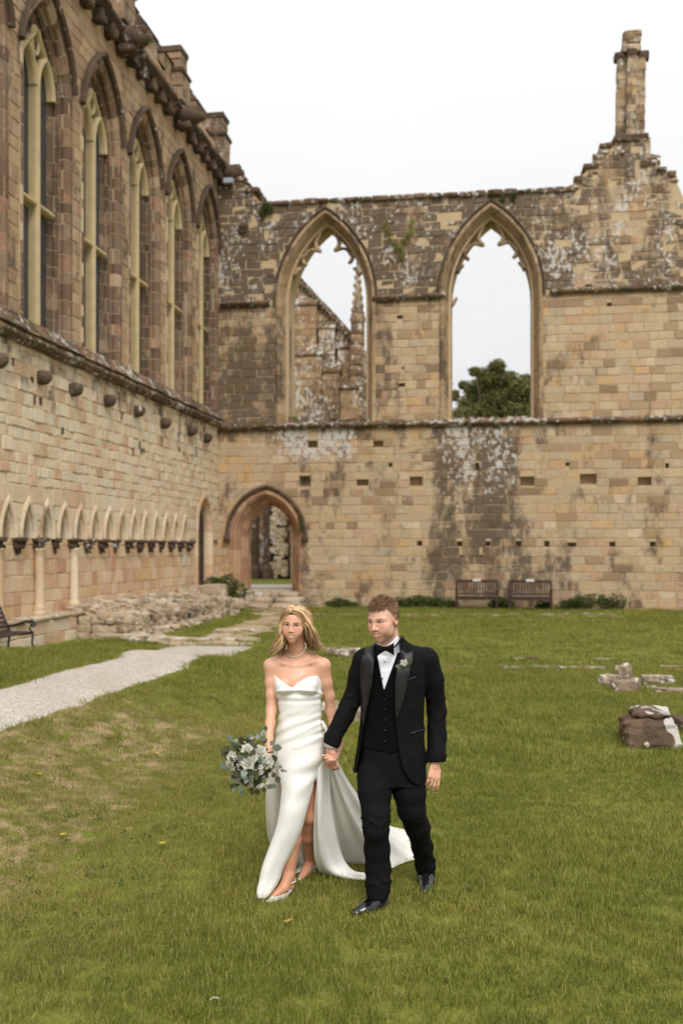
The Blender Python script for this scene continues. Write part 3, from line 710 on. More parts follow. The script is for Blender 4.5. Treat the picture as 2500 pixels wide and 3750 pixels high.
# small door
ld = thing('door', None, None); ld.parent = left; ld.location = Vector((0, -1.62, .6))-left.location; ld['label'] = 'dark plank door under a narrow pointed arch'
R_ = random.Random(31)
for k in range(6):
    yy = ldoor.x0+.02+(2*ldoor.hw-.04)*(k+.5)/6; zt_ = ldoor.ztop(yy); mm = MB(); mm.box((-.26, yy, (.6+zt_)/2), (.05, (2*ldoor.hw-.04)/6-.01, zt_-.6)); mm.build('plank', M_wood_d, ld)
for z in (1.1, 2.3):
    mm = MB(); mm.box((-.225, -1.55, z), (.02, 1.2, .06)); mm.build('strap_hinge', M_iron, ld)
Pl = [(.14, .0), (.14, .04), (.02, .05), (-.03, -.04), (-.08, -.10), (-.08, -.14), (-.09, -.16), (-.09, -.28), (.1, -.28)]
emit(moulded(FL, ldoor, Pl, (.3, .5), .008, 55), ld, M_pink, 'moulded_stone')
# cornice, corbels, gargoyles, battlements
string(left, FL, YN, .3, 15.42, .34, .38, .0, M_dark, 9, name='cornice_stone', rough=.12, cuts=(.8, 1.3))
y = -.6; k = 0
piny = [lw(812, 600, .2)[0]+.2, lw(664, 384, .2)[0], 0, 0]
dpin = piny[0]-piny[1]; piny[2] = piny[1]-dpin; piny[3] = piny[2]-dpin
while y > -19:
    if min(abs(y-p) for p in piny) > .45:
        mm = MB(); mm.rock((.14, y, 15.06), (.30, .26, .36), k, 0, 2, .35); mm.rock((.24, y, 14.94), (.2, .18, .2), k+40, 0, 2, .4); mm.build('carved_corbel', M_dark, left, True)
    y -= .74; k += 1
for i, p in enumerate(piny):
    mm = MB(); mm.tube([(-.1, p, 15.25), (.35, p, 15.28), (.65, p, 15.2), (.95, p, 15.22)], [.26, .30, .24, .12], 8); mm.rock((.62, p, 15.36), (.5, .36, .3), i+70, 0, 2, .4); mm.rock((.3, p, 14.98), (.5, .4, .35), i+75, 0, 2, .4)
    mm.build('gargoyle', M_dark, left, True)
    pn = thing('pinnacle', None, None); pn.parent = left; pn.location = Vector((0, p, 15.6))-left.location
    for j, (z, h, w0) in enumerate([(15.6, .45, .78), (16.05, .4, .78), (16.45, .12, .90), (16.57, .3, .66), (16.87, .3, .66), (17.12, .14, .74)]):
        mm = MB(); mm.box((-.05, p, z+h/2), (w0, w0, h*.985), jit=.02); mm.build('pinnacle_stone', M_wpin if j % 3 != 2 else M_dark, pn)
core('parapet_core', left, FL, YN, .2, 15.7, 16.15, -.5, .02, [], M_core)
emit(block_list(FL, YN, .2, 15.72, 16.15, [], .02, .03, (.2, .24), (.4, .8), 41), left, M_upper, 'parapet_stone')
y = .0; k = 0
while y > -22:
    a, b = y-.05, y-1.05
    if min(abs((a+b)/2-p) for p in piny) > .55:
        mr_ = thing('merlon', None, None); mr_.parent = left; mr_.location = Vector((0, (a+b)/2, 16.15))-left.location
        mm = MB(); mm.box((-.22, (a+b)/2, 16.42), (.5, 1.0, .54), jit=.012); mm.build('merlon_block', M_wpin, mr_)
        v = [(.1, a+.04, 16.69), (.1, b-.04, 16.69), (-.55, b-.04, 16.69), (-.55, a+.04, 16.69), (-.16, a+.04, 17.02), (-.16, b-.04, 17.02), (-.30, b-.04, 17.02), (-.30, a+.04, 17.02)]
        mm = MB(); mm.add(v, [(0, 1, 2, 3), (0, 1, 5, 4), (2, 3, 7, 6), (4, 5, 6, 7), (0, 3, 7, 4), (1, 2, 6, 5)]); mm.build('coping_stone', M_dark, mr_)
        mm = MB(); mm.add([(.07, (a+b)/2+.5, 16.16), (.1, (a+b)/2+.5, 16.16)], []) 
    m3 = MB(); m3.add([(.1, b, 16.153), (.1, b-.55, 16.153), (-.55, b-.55, 16.153), (-.55, b, 16.153), (.0, b, 16.26), (.0, b-.55, 16.26), (-.45, b-.55, 16.26), (-.45, b, 16.26)], [(0, 1, 5, 4), (4, 5, 6, 7), (3, 2, 6, 7), (0, 3, 7, 4), (1, 2, 6, 5)]); m3.build('embrasure_coping', M_dark, left)
    y -= 1.6; k += 1
# roof behind the parapet so that the wall does not end in the air
m = MB(); m.add([(-1.3, YN, 15.4), (-1.3, 3, 15.4), (-7, 3, 18.4), (-7, YN, 18.4)], [(0, 1, 2, 3)]); m.build('lead_roof', M_dark, left)
# floodlight and notice plate
fx, fz = bw(838, 664, -.3)
fl = thing('floodlight', 'small grey floodlight bracketed high in the corner of the ruin', 'floodlight', (fx, -.3, fz))
mm = MB(); mm.box((fx, -.32, fz), (.34, .2, .16)); mm.build('lamp_housing', plain('grey_metal', (.35, .38, .42), .4, .5, .05), fl)
mm = MB(); mm.tube([(fx, -.0, fz+.05), (fx, -.3, fz+.05)], .025, 6); mm.build('bracket', M_iron, fl)
py_, pz_ = lw(673, 2051, -.03)
pl = thing('notice_plate', 'small blank white plate fixed to the wall near the narrow door', 'sign', (-.02, py_, pz_))
mm = MB(); mm.box((-.026, py_, pz_), (.02, .26, .34)); mm.build('plate', M_white, pl)

# ================================================================== building beyond the wall
YB = 14.0
M_far = stone_mat('far_lichened_stone', [(0, rgb(128, 104, 80)), (.5, rgb(160, 136, 106)), (1, rgb(182, 160, 130))], mask_const(.50, .45))
far = thing('ruined_transept', 'ruined gable and stepped buttresses seen through the left window and doorway', 'ruin', (wx(1150, YB), YB, .5))
FF = lambda x, z, n: Vector((x, YB-n, z))
def fb(px, py): return bw(px, py, YB)
gx = [fb(1000, 930), fb(1065, 1004), fb(1299, 1252), fb(1345, 1290)]
tf = prof_back([(wx(700, YB), gx[0][1]+2.5), (gx[0][0], gx[0][1])]+gx[1:])
core('wall_core', far, FF, wx(700, YB), wx(1345, YB), .2, lambda x: tf(x), -1.2, 0, [], M_core)
emit(block_list(FF, wx(700, YB), wx(1345, YB), .3, tf, [], 0, .04, (.3, .42), (.4, .9), 71, rough=.03), far, M_far, 'stone', 250)
c4 = lambda x, y: (760+x*.5995, 550+y*.5995)
for (xa, xb, ys, dep) in [(535, 675, 965, .5), (690, 785, 1105, .5), (800, 885, 1222, .4), (535, 720, 1285, 1.1), (725, 825, 1385, 1.1), (830, 935, 1480, 1.1)]:
    b_ = thing('buttress', None, None); b_.parent = far
    p0 = c4(xa, ys); p1 = c4(xb, ys); a, z = fb(*p0); b, _ = fb(*p1); b_.location = Vector(((a+b)/2, YB-dep, 0.5))-far.location
    FF2 = lambda x, zz, n, dep=dep: Vector((x, YB-dep-n, zz))
    mm = MB(); mm.box(((a+b)/2, YB-dep/2, z/2+.2), (b-a, dep, z-.4)); mm.build('buttress_core', M_far, b_)
    emit(block_list(FF2, a, b, .3, z, [], 0, .03, (.3, .42), (.4, .8), int(xa), rough=.02), b_, M_far, 'stone', 60)
    mm = MB(); mm.add([(a-.06, YB-dep-.1, z), (b+.06, YB-dep-.1, z), (b+.06, YB, z), (a-.06, YB, z), (a-.06, YB-dep-.1, z+.1), (b+.06, YB-dep-.1, z+.1), (b+.06, YB, z+.1+dep*.8), (a-.06, YB, z+.1+dep*.8)], [(0, 1, 5, 4), (4, 5, 6, 7), (0, 4, 7, 3), (1, 2, 6, 5), (0, 3, 2, 1)]); mm.build('weathering_slab', M_string, b_)
# coping up the gable
R_ = random.Random(4)
(ax, az), (bx, bz) = gx[1], gx[2]; ax, az = gx[0]
for k in range(26):
    t = k/25; x = ax+(bx-ax)*t; z = az+(bz-az)*t; mm = MB(); mm.rock((x, YB+.4, z+.02), (.42, 1.3, .26), k, 0, 1, .15); mm.build('gable_coping', M_string, far)
# pinnacle turret
tx, tz = fb(1313, 1180); tb = fb(1313, 1480)[1]; ttop = fb(1313, 1035)[1]; tn = thing('pinnacle', None, None); tn.parent = far; tn.location = Vector((tx, YB-.5, .5))-far.location
hw_ = (wx(1336, YB)-wx(1290, YB))/2; z = .3
while z < tz:
    mm = MB(); mm.rock((tx, YB-.3, z+.25), (hw_*2, 1.2, .52), z*7, 0, 2, .05); mm.build('turret_stone', M_far, tn); z += .5
mm = MB(); mm.lathe([(hw_*1.25, -.05), (hw_*1.3, .12), (hw_*.9, .3), (hw_*.75, .9), (hw_*.62, 1.2), (hw_*.2, ttop-tz+1.0), (hw_*.3, ttop-tz+1.1), (.03, ttop-tz+1.5)], (tx, YB-.3, tz), 8); mm.build('crocketed_spire', M_far, tn)
for k in range(10):
    mm = MB(); mm.rock((tx+(-1)**k*hw_*(.85-.06*k), YB-.4, tz+.3+.2*k), (.16, .2, .16), k, 0, 1, .3); mm.build('crocket', M_far, tn)
# responds seen through the doorway
c5 = lambda x, y: (750+x*.6059, 1500+y*.6059)
for (xa, xb) in ((283, 332), (362, 410)):
    a = wx(c5(xa, 0)[0], YB); b = wx(c5(xb, 0)[0], YB); rp = thing('respond', None, None); rp.parent = far; rp.location = Vector(((a+b)/2, YB-.4, .5))-far.location
    r = (b-a)/2; z = 1.15
    while z < 5.5:
        mm = MB(); mm.lathe([(r, 0), (r, .58)], ((a+b)/2, YB-.15, z), 12, sy=1.6); mm.build('shaft_drum', M_dark, rp, False); z += .59
    mm = MB(); mm.lathe([(r*1.5, 0), (r*1.5, .5), (r*1.3, .6), (r*1.1, .72)], ((a+b)/2, YB-.15, .5), 12, sy=1.5); mm.build('shaft_base', M_dark, rp)
for k in range(70):
    px, py = c5(R_.uniform(415, 500), R_.uniform(600, 1000)); x, z = fb(px, py); mm = MB(); mm.rock((x, YB-.15, z), (R_.uniform(.2, .45), .5, R_.uniform(.2, .4)), k, 0, 1, .4); mm.build('rubble_stone', M_rub, far)
ORD = ['first', 'second', 'third', 'fourth', 'fifth', 'sixth', 'seventh', 'eighth', 'ninth', 'tenth', 'eleventh', 'twelfth', 'thirteenth', 'fourteenth', 'fifteenth', 'sixteenth', 'seventeenth']
# ================================================================== GROUND
def ground_mat():
    g = SG('lawn_soil_and_turf', .95, .1)
    n1 = g.noise(.9, 5); n2 = g.noise(7, 5, rough=.7); n3 = g.noise(40, 4, rough=.7)
    c = g.mix(g.rng(n1, .35, .65), rgb(122, 124, 54), rgb(100, 106, 40))
    c = g.mix(g.rng(n2, .4, .62), c, rgb(126, 126, 58)); c = g.mix(g.rng(n3, .45, .7, 0, .7), c, rgb(70, 80, 30))
    dry = g.attr('dry').outputs['Fac']
    dn = g.rng(g.math('ADD', g.math('MULTIPLY', g.noise(5.5, 6, rough=.7), .9), g.math('SUBTRACT', dry, .6)), .46, .58)
    c = g.mix(g.math('MULTIPLY', dn, .9), c, g.mix(g.noise(25, 4), rgb(150, 124, 92), rgb(178, 156, 122)))
    g.col(c); g.bump(g.math('ADD', n3, n2), .03, .8); return g.m
M_ground = ground_mat()
def dry_at(x, y):
    ru, ry = x-CX, y-CY; D = -SH*ru+CH*ry; X = CH*ru+SH*ry
    foot = -1.9+(D-5.5)*.125; a = foot-X
    d = .70*smooth(-1.5, .4, a)*(1-smooth(1.6, 3.4, a))*(1-smooth(11, 14, D))
    return d
def grid_axis(a, b, segs):
    out = [a]
    return out
ys = list(np.arange(-46, -33, 1.0))+list(np.arange(-33, -16, .22))+list(np.arange(-16, .9, .5))+list(np.arange(.9, 1.8, .15))+list(np.arange(1.8, 30, 2))+[40, 70, 120, 250, 500]
xs = [-300, -120, -60, -30, -20, -12, -9]+list(np.arange(-7, 0, 1))+list(np.arange(0, 14, .22))+list(np.arange(14, 24, .8))+[26, 32, 50, 100, 300]
V = []; dr = []
for y in ys:
    for x in xs: V.append((x, y, terrain_xy(x, y) if abs(x) < 60 and y < 60 else .5 if y > 0 else 0.0)); dr.append(dry_at(x, y))
nx = len(xs); Fq = [(j*nx+i, j*nx+i+1, (j+1)*nx+i+1, (j+1)*nx+i) for j in range(len(ys)-1) for i in range(nx-1)]
mesh_obj('ground', V, Fq, M_ground, None, True, {'dry': np.array(dr, dtype=np.float32)}, 'structure')

def gravel_mat():
    g = SG('pale_gravel', .95, .1); v1 = g.vor(70, out=1); v2 = g.vor(150)
    sp = g.n('ShaderNodeSeparateXYZ'); g.l(v1, sp.inputs[0])
    c = g.ramp(sp.outputs[0], [(0, rgb(150, 140, 128)), (.5, rgb(190, 182, 170)), (1, rgb(214, 208, 198))])
    c = g.mix(g.rng(g.noise(1.3, 5), .35, .7, 0, .5), c, rgb(170, 156, 138)); g.col(c); g.bump(g.math('ADD', g.vor(60), g.noise(60, 3)), .012, .8); return g.m
M_gravel = gravel_mat()
def ribbon(name, A, B, mat, dz=.012, n=80, m=10, label=None):
    """sheet between two edge lines given as photo pixels, laid on the ground; ragged edges"""
    def res(P, k):
        P = [gp(*p) for p in P]; L = [0]
        for a, b in zip(P, P[1:]): L.append(L[-1]+(b-a).length)
        o = []
        for i in range(k+1):
            t = L[-1]*i/k; j = max(0, min(len(P)-2, sum(1 for q in L if q <= t)-1)); f = (t-L[j])/max(1e-6, L[j+1]-L[j]); o.append(P[j].lerp(P[j+1], f))
        return o
    a = res(A, n); b = res(B, n); V = []
    for i in range(n+1):
        for j in range(m+1):
            t = j/m; e = .09*(noise.noise(a[i]*2.2)+.7*noise.noise(a[i]*7)); e2 = .09*(noise.noise(b[i]*2.2)+.7*noise.noise(b[i]*7))
            d = (b[i]-a[i]); L = d.length; t2 = -e/L*(1-t)+t*(1+e2/L) if L > .3 else t
            p = a[i]+d*t2; V.append((p.x, p.y, terrain_xy(p.x, p.y)+dz-(.02 if j in (0, m) else 0)))
    Fq = [(i*(m+1)+j, i*(m+1)+j+1, (i+1)*(m+1)+j+1, (i+1)*(m+1)+j) for i in range(n) for j in range(m)]
    return mesh_obj(name, V, Fq, mat, None, True, kind='structure')
def k2(*P): return [(x*K, y*K) for x, y in P]
PATH_NEAR = k2((-160, 1742), (-60, 1703), (0, 1680), (110, 1642), (230, 1601), (330, 1568), (420, 1538), (500, 1511), (580, 1486))
PATH_FAR = k2((-160, 1626), (-60, 1600), (0, 1583), (60, 1566), (130, 1546), (200, 1529), (270, 1513), (330, 1500), (390, 1485))
ribbon('gravel_path', PATH_FAR, PATH_NEAR, M_gravel, .018)
M_worn = plain('worn_earth_and_stone', rgb(168, 148, 122), .95, .1, .2, 5, .01, obj=False)
ribbon('worn_path', k2((430, 1478), (480, 1452), (540, 1434), (590, 1420), (600, 1408), (560, 1394), (548, 1388)), k2((520, 1480), (575, 1462), (640, 1440), (690, 1420), (700, 1410), (672, 1396), (672, 1389)), M_worn, .010, 40, 8)
ribbon('worn_strip', k2((690, 1408), (800, 1407), (1000, 1410), (1200, 1411), (1400, 1413)), k2((690, 1417), (800, 1413), (1000, 1415), (1200, 1416), (1450, 1418)), M_worn, .010, 60, 3)
# beyond the doorway: gravel then lawn
def flat(name, x0, x1, y0, y1, z, mat):
    V = [(x0, y0, z), (x1, y0, z), (x1, y1, z), (x0, y1, z)]; return mesh_obj(name, V, [(0, 1, 2, 3)], mat, None, False, kind='structure')
flat('yard_gravel', -3, 8, 1.62, 5.2, .565, M_gravel)
# kerb at the head of the gravel
R_ = random.Random(2)
kb = thing('path_kerb', 'pale flat kerb stones across the far end of the gravel path', 'kerb', gp(485*K, 1484*K))
P0 = gp(388*K, 1484*K); P1 = gp(582*K, 1484*K); dv = (P1-P0); n_ = 6
for i in range(n_):
    mm = MB(); c = P0+dv*((i+.5)/n_); ang = math.atan2(dv.y, dv.x); mm.rock((c.x, c.y, c.z+.03), (dv.length/n_*.98, .16, .09), i, ang, 2, .05); mm.build('kerb_stone', M_rub, kb)
# flat slabs of the worn way
sl_pts = [(445, 1470), (475, 1468), (505, 1462), (540, 1468), (570, 1470), (520, 1450), (560, 1446), (600, 1452), (585, 1430), (620, 1432), (650, 1425), (500, 1478), (610, 1412)]
for i, (x, y) in enumerate(sl_pts):
    p = gp(x*K, y*K); o = MB(); o.rock((0, 0, 0), (R_.uniform(.5, .9), R_.uniform(.4, .7), .09), i, R_.uniform(0, 3), 2, .3)
    ob = o.build('paving_slab', M_rub); ob.location = (p.x, p.y, p.z+.0); tag(ob, ORD[i]+' worn slab counted from the kerb towards the doorway', 'slab', 'worn slabs of the way to the doorway')
for i, (x, y, w_) in enumerate([(398, 1478, .7), (375, 1476, .6), (345, 1473, .8), (318, 1471, .7), (300, 1466, .5), (262, 1467, .7), (230, 1466, .6), (412, 1481, .4)]):
    p = gp(x*K, y*K); o = MB(); o.rock((0, 0, 0), (w_, w_*.6, .22), i+40, R_.uniform(-.3, .3), 2, .35)
    ob = o.build('edge_stone', M_rub); ob.location = (p.x, p.y, p.z+.03); tag(ob, ['pale stone touching the left end of the kerb', 'second pale stone left of the kerb', 'long pale stone third from the kerb', 'fourth edging stone from the kerb', 'low edging stone below the rubble bench middle', 'whitish flat stone at the corner of the rubble bench', 'leftmost edging stone below the rubble bench corner', 'smallest edging stone tucked against the kerb'][i], 'stone', 'stones edging the lawn by the gravel path')

M_loose = stone_mat('loose_grey_stone', [(0, rgb(128, 112, 94)), (1, rgb(170, 156, 138))], mask_const(.50, .46))
# ------------------------------------------------------------------ scattered stones
def stone(px, py, d, label, seed, rz=0, zc=.3, mat=None, group=None, rough=.28, tilt=0):
    if seed < 12: d = tuple(q*.47 for q in d)
    p = gp(px, py); o = MB(); o.rock((0, 0, 0), d, seed, rz, 3, rough); ob = o.build('loose_stone', M_loose if mat in (None, M_rub) else mat, None, False); ob.location = (p.x, p.y, p.z+d[2]*zc); ob.rotation_euler = (tilt, 0, 0)
    return tag(ob, label, 'stone', group)
c6 = lambda x, y: (1650+x*.5421, 2250+y*.5421)
stone(*c6(1160, 520), (.75, .45, .5), 'wedge shaped grey boulder in front of the heap of two others', 1, .3, .2)
stone(*c6(1170, 455), (.45, .4, .75), 'upright whitish boulder at the top of the small heap', 2, .9, .25)
stone(*c6(1080, 480), (.7, .5, .45), 'low brown boulder at the left of the small heap', 3, .2, .25)
stone(*c6(1240, 510), (.4, .3, .5), 'narrow grey stone leaning at the right of the small heap', 4, 1.2, .25)
stone(*c6(1390, 470), (1.05, .6, .36), 'long flat topped boulder behind the small heap', 5, .05, .3)
stone(*c6(1350, 505), (.35, .2, .14), 'little white stone between heap and low slab', 6, .05, .2)
stone(*c6(1470, 530), (.8, .5, .22), 'low whitish slab at the right edge below the long boulder', 7, -.05, .2)
stone(*c6(1600, 780), (.75, .5, .42), 'dark stone cut by the right edge beside the pedestal', 8, .0, .3, M_dark)
stone(*c6(460, 310), (.4, .3, .12), 'small pale stone alone in the lawn above the broken footing', 9)
stone(*c6(545, 305), (.45, .3, .16), 'small brown stone alone in the lawn above the broken footing', 10, mat=M_dark)
stone(*c6(1030, 315), (.7, .4, .14), 'flat brown stone half sunk behind the small heap', 11)
for i, (x, w_) in enumerate([(30, .8), (95, .6), (300, .2), (340, .25), (380, .4), (430, .5), (480, .4), (545, .9), (610, .35), (660, .7), (710, .5), (880, .8), (950, .6), (990, .4), (1090, .5), (1520, .7), (1560, .4)]):
    stone(*c6(x, 356+(i % 3)*4), (w_*.8, .2, .09), ORD[i]+' stone from the left in the sunken footing line across the lawn', 60+i, 0, -.22, M_rub if i % 2 else M_string, 'sunken stones of the footing line')
for i, (x, y, w_) in enumerate([(770, 1504, .35), (790, 1507, .4), (812, 1506, .35), (762, 1638, .3), (778, 1648, .3), (830, 1652, .35), (826, 1630, .2)]):
    stone(x*K, y*K, (w_, .3, .2), ['left', 'middle', 'right'][i]+' whitish stone of the three between the heads and shoulders of the couple' if i < 3 else ['palest stone', 'broad grey stone', 'outermost stone', 'small upper stone'][i-3]+' of the low footing behind their joined hands', 90+i, i, .2, M_rub, 'footing stones behind the couple' if i < 3 else 'footing stones behind their hands')
for i in range(16):
    x = 960+i*30*1.0+R_.uniform(-10, 10); stone(x*K, (1413+R_.uniform(-2, 2))*K, (R_.uniform(.2, .5), .3, .1), ORD[i]+' stone from the left in the worn strip before the end wall', 120+i, 0, -.12, M_rub, 'stones of the worn strip')

# moulded pedestal
p = gp(*c6(1345, 870)); ped = thing('pedestal_stone', 'broken moulded column base of brown and white stone standing on the lawn', 'column base', p)
M_ped = stone_mat('brown_white_lichened_block', [(0, rgb(116, 92, 76)), (1, rgb(160, 138, 116))], lambda g, X, Y, Z: (.51, g.math('ADD', .36, g.math('ADD', g.math('MULTIPLY', g.rng(X, p.x-.05, p.x+.25), .24), g.math('MULTIPLY', g.rng(Z, .30, .38), .14)))))
def prism(loops, z, seed=0):
    m = MB(); n = len(loops[0]); v = [(p.x+a+.03*noise.noise(Vector((a*11, b*11, zz*11+seed))), p.y+b+.045*noise.noise(Vector((a*8+5, b*8, zz*9))), p.z+zz+.03*noise.noise(Vector((a*9, b*9, seed+zz)))*(zz > 0)) for L, zz in zip(loops, z) for a, b in L]
    f = [(i*n+k, i*n+(k+1) % n, (i+1)*n+(k+1) % n, (i+1)*n+k) for i in range(len(loops)-1) for k in range(n)]+[tuple(range(n))[::-1], tuple((len(loops)-1)*n+k for k in range(n))]
    m.add(v, f, .5); return m
D_ = -SH*(p.x-CX)+CH*(p.y-CY); u_ = D_/FPX*.5421
def oct_(l, r, d, ch=.045, n=6):
    P = [(l+ch, -d/2), (r-ch*1.6, -d/2), (r, -d/2+ch*1.5), (r, d/2-ch), (r-ch, d/2), (l+ch, d/2), (l, d/2-ch), (l, -d/2+ch)]; o = []
    for a, b in zip(P, P[1:]+P[:1]): o += [(a[0]+(b[0]-a[0])*k/n, a[1]+(b[1]-a[1])*k/n) for k in range(n)]
    return o
prism([oct_(-185*u_, 187*u_, .6), oct_(-188*u_, 178*u_, .62), oct_(-186*u_, 168*u_, .6), oct_(-186*u_, 158*u_, .6), oct_(-183*u_, 150*u_, .58), oct_(-184*u_, 146*u_, .58), oct_(-172*u_, 136*u_, .54), oct_(-150*u_, 124*u_, .5), oct_(-122*u_, 116*u_, .46)], [q*.84 for q in (-.05, .05, .11, .17, .23, .275, .30, .325, .345)]).build('pedestal_body', M_ped, ped)
prism([oct_(-112*u_, 108*u_, .42, .05), oct_(-126*u_, 120*u_, .46, .05), oct_(-128*u_, 122*u_, .47, .05), oct_(-118*u_, 118*u_, .45, .05), oct_(-60*u_, 70*u_, .25, .03)], [q*.84 for q in (.345, .375, .40, .425, .435)]).build('pedestal_top', M_ped, ped)

# ------------------------------------------------------------------ rubble bench along the nave wall
rb = thing('rubble_bench', 'long low ruined bench of rubble stones along the foot of the arcaded wall', 'ruined bench', (.8, -9, 0))
R_ = random.Random(90)
X1, Y0r, Y1r = 1.5, -12.6, -4.3
mm = MB(); mm.box((.72, (Y0r+Y1r)/2, .17), (1.38, Y1r-Y0r-.1, .42)); mm.build('rubble_core', M_core, rb)
rl = []
def rk(c, d, seed, n=2, rough=.3, rz=None):
    m = MB(); m.rock(c, d, seed, rz, n, rough); return (m.v, m.f, m.a[0], Vector(c), d[0]*d[2])
y = Y0r
while y < Y1r:                                            # front face
    for z in (.06, .22, .38):
        d = (R_.uniform(.2, .3), R_.uniform(.22, .42), R_.uniform(.16, .22)); rl.append(rk((X1+R_.uniform(-.06, .08)+(.08 if z < .1 else 0), y+R_.uniform(0, .1), z+R_.uniform(-.03, .03)), d, R_.random()*99, rz=0))
    if R_.random() < .6: rl.append(rk((X1+R_.uniform(.15, .4), y, .05), (R_.uniform(.2, .4), R_.uniform(.2, .4), .2), R_.random()*99, rough=.45))
    y += .28
x = .2
while x < 1.5:                                            # end face
    for z in (.05, .22, .40): rl.append(rk((x+R_.uniform(-.03, .03), Y0r, z), (R_.uniform(.28, .36), .3, .19), R_.random()*99, rough=.16, rz=0))
    x += .32
for i in range(150):                                      # top, rising to the wall
    x = R_.uniform(.05, 1.45); y = R_.uniform(Y0r, Y1r); rl.append(rk((x, y, .44+.16*smooth(1.2, .1, x)+R_.uniform(-.02, .06)), (R_.uniform(.25, .5), R_.uniform(.25, .5), R_.uniform(.14, .24)), R_.random()*99, rough=.35))
for i in range(26): rl.append(rk((R_.uniform(.2, 1.4), R_.uniform(Y1r, -.6), R_.uniform(.05, .3)), (R_.uniform(.3, .6), R_.uniform(.3, .6), R_.uniform(.25, .4)), R_.random()*99, rough=.3))
emit(rl, rb, M_rub, 'rubble_stone', 290)
# dressed bench and column bases at the near end
nb = thing('stone_wall_bench', 'squared stone wall bench with a flat ledge below the arcade shafts', 'stone bench', (.2, -15, 0))
FN = lambda a, z, n: Vector((.34+n, a, z)); emit(block_list(FN, -19, -12.75, -.1, .5, [], 0, .02, (.26, .34), (.45, .8), 95), nb, M_cream, 'bench_block')
mm = MB(); mm.box((.16, -15.9, .2), (.34, 6.4, .62)); mm.build('bench_core', M_core, nb)
y = -19
while y < -12.9:
    wd = R_.uniform(.7, 1.2); mm = MB(); mm.rock((.15, y+wd/2, .56), (.56, wd*.98, .11), y, 0, 3, .06); mm.build('ledge_slab', M_rub, nb); y += wd
for i, (px, py, dd) in enumerate([(790, 2165, (.8, .7, .5)), (800, 2205, (.9, .8, .4)), (745, 2170, (1.0, .6, .5)), (870, 2215, (.6, .4, .25))]):
    t = (px-1250)/FPX; D = 32.0; q = cam_xyz(t*D, D); o = MB(); o.rock((0, 0, 0), dd, i+7, HEAD, 2, .15); ob = o.build('squared_boulder', M_rub); ob.location = (q.x, q.y, CZ-(py-2005)/FPX*D)
    tag(ob, ['squared boulder under the shrub by the narrow door', 'flat block in front of the shrub near the steps', 'doorstep block below the narrow door', 'small block at the left foot of the steps'][i], 'stone')
    if ob.location.z > .3: ob.scale.z = 1.6; ob.location.z -= .15

# ------------------------------------------------------------------ benches
def wood_bench(px, label):
    D0 = 33.1; t = (px-1250)/FPX; q = cam_xyz(t*D0, D0); y0 = -.85; x0 = wx(px, y0); z0 = terrain_xy(x0, y0)
    b = thing('garden_bench', label, 'bench', (x0, y0, z0), 0, 'wooden benches against the end wall'); L = 1.32
    def B(n, c, d, mat=M_bench, M=None):
        m = MB(); m.box((x0+c[0], y0+c[1], z0+c[2]), d, M=M); m.build(n, mat, b)
    for sx in (-1, 1):
        B('leg', (sx*L/2, -.26, .31), (.07, .07, .66)); B('leg', (sx*L/2, .22, .47), (.07, .06, .98)); B('armrest', (sx*L/2, -.05, .655), (.08, .6, .04))
        B('side_rail', (sx*L/2, -.02, .36), (.05, .44, .07))
    for k in range(4): B('seat_slat', (0, -.24+.12*k, .42), (L-.08, .10, .025))
    B('front_rail', (0, -.27, .37), (L-.08, .03, .08)); B('top_rail', (0, .235, .93), (L-.06, .045, .085)); B('lower_rail', (0, .225, .50), (L-.06, .045, .05))
    for k in range(13): B('back_slat', (-L/2+.1+(L-.2)*k/12, .23, .71), (.045, .02, .37))
    B('plaque', (0, .20, .965), (.26, .02, .085), M_white)
    return b
wood_bench(1094*K, 'left of two dark slatted garden benches with a white plaque')
wood_bench(1217*K, 'right of two dark slatted garden benches with a white plaque')
# cast iron armed bench at the left edge
pe = gp(118, 2330); D_ = 22.3
ib = thing('iron_armed_bench', 'brown slatted bench with scrolled black iron arms cut by the left edge', 'bench', (.95, pe.y-1.0, pe.z))
bx_, by_ = .52, lw(40, 2330, .9)[0]+.45; bz_ = terrain_xy(.8, by_)+.02
ib.location = (bx_, by_-.8, bz_)
def IB(n, m, mat=M_iron, sm=True): m.build(n, mat, ib, sm)
for yy in (by_, by_-1.7):
    f_ = lambda a, z: (bx_+a, yy, bz_+z)
    m = MB(); m.tube([f_(.12, .0), f_(.10, .2), f_(.14, .40)], [.03, .02, .025], 8); IB('leg', m)
    m = MB(); m.tube([f_(.62, .0), f_(.66, .04), f_(.58, .2), f_(.60, .40)], [.035, .03, .02, .025], 8); IB('leg', m)
    m = MB(); m.tube([f_(.12, .40), f_(.35, .37), f_(.60, .40)], .02, 8); IB('seat_bracket', m)
    m = MB(); m.tube([f_(.14, .38), f_(.04, .62), f_(-.06, .88), f_(-.10, .92)], [.025, .02, .02, .02], 8); IB('back_bracket', m)
    m = MB(); m.tube([f_(.02, .60), f_(.12, .52), f_(.28, .56), f_(.46, .62), f_(.58, .63), f_(.64, .59), f_(.635, .53), f_(.59, .52), f_(.57, .56), f_(.60, .58)], [.018, .02, .022, .022, .022, .022, .02, .018, .016, .014], 8); IB('arm', m)
    m = MB(); m.tube([f_(.57, .56), f_(.53, .48), f_(.60, .40)], .016, 6); IB('arm_scroll', m)
for k in range(6):
    z = .44+.083*k; a = .12-.035*k; m = MB(); m.box((bx_+a, by_-.85, bz_+z), (.02, 1.76, .068), M=Matrix.Rotation(-.38, 3, 'Y')); IB('back_slat', m, M_bench, False)
for k in range(5):
    m = MB(); m.box((bx_+.18+.095*k, by_-.85, bz_+.42), (.08, 1.76, .022)); IB('seat_slat', m, M_bench, False)

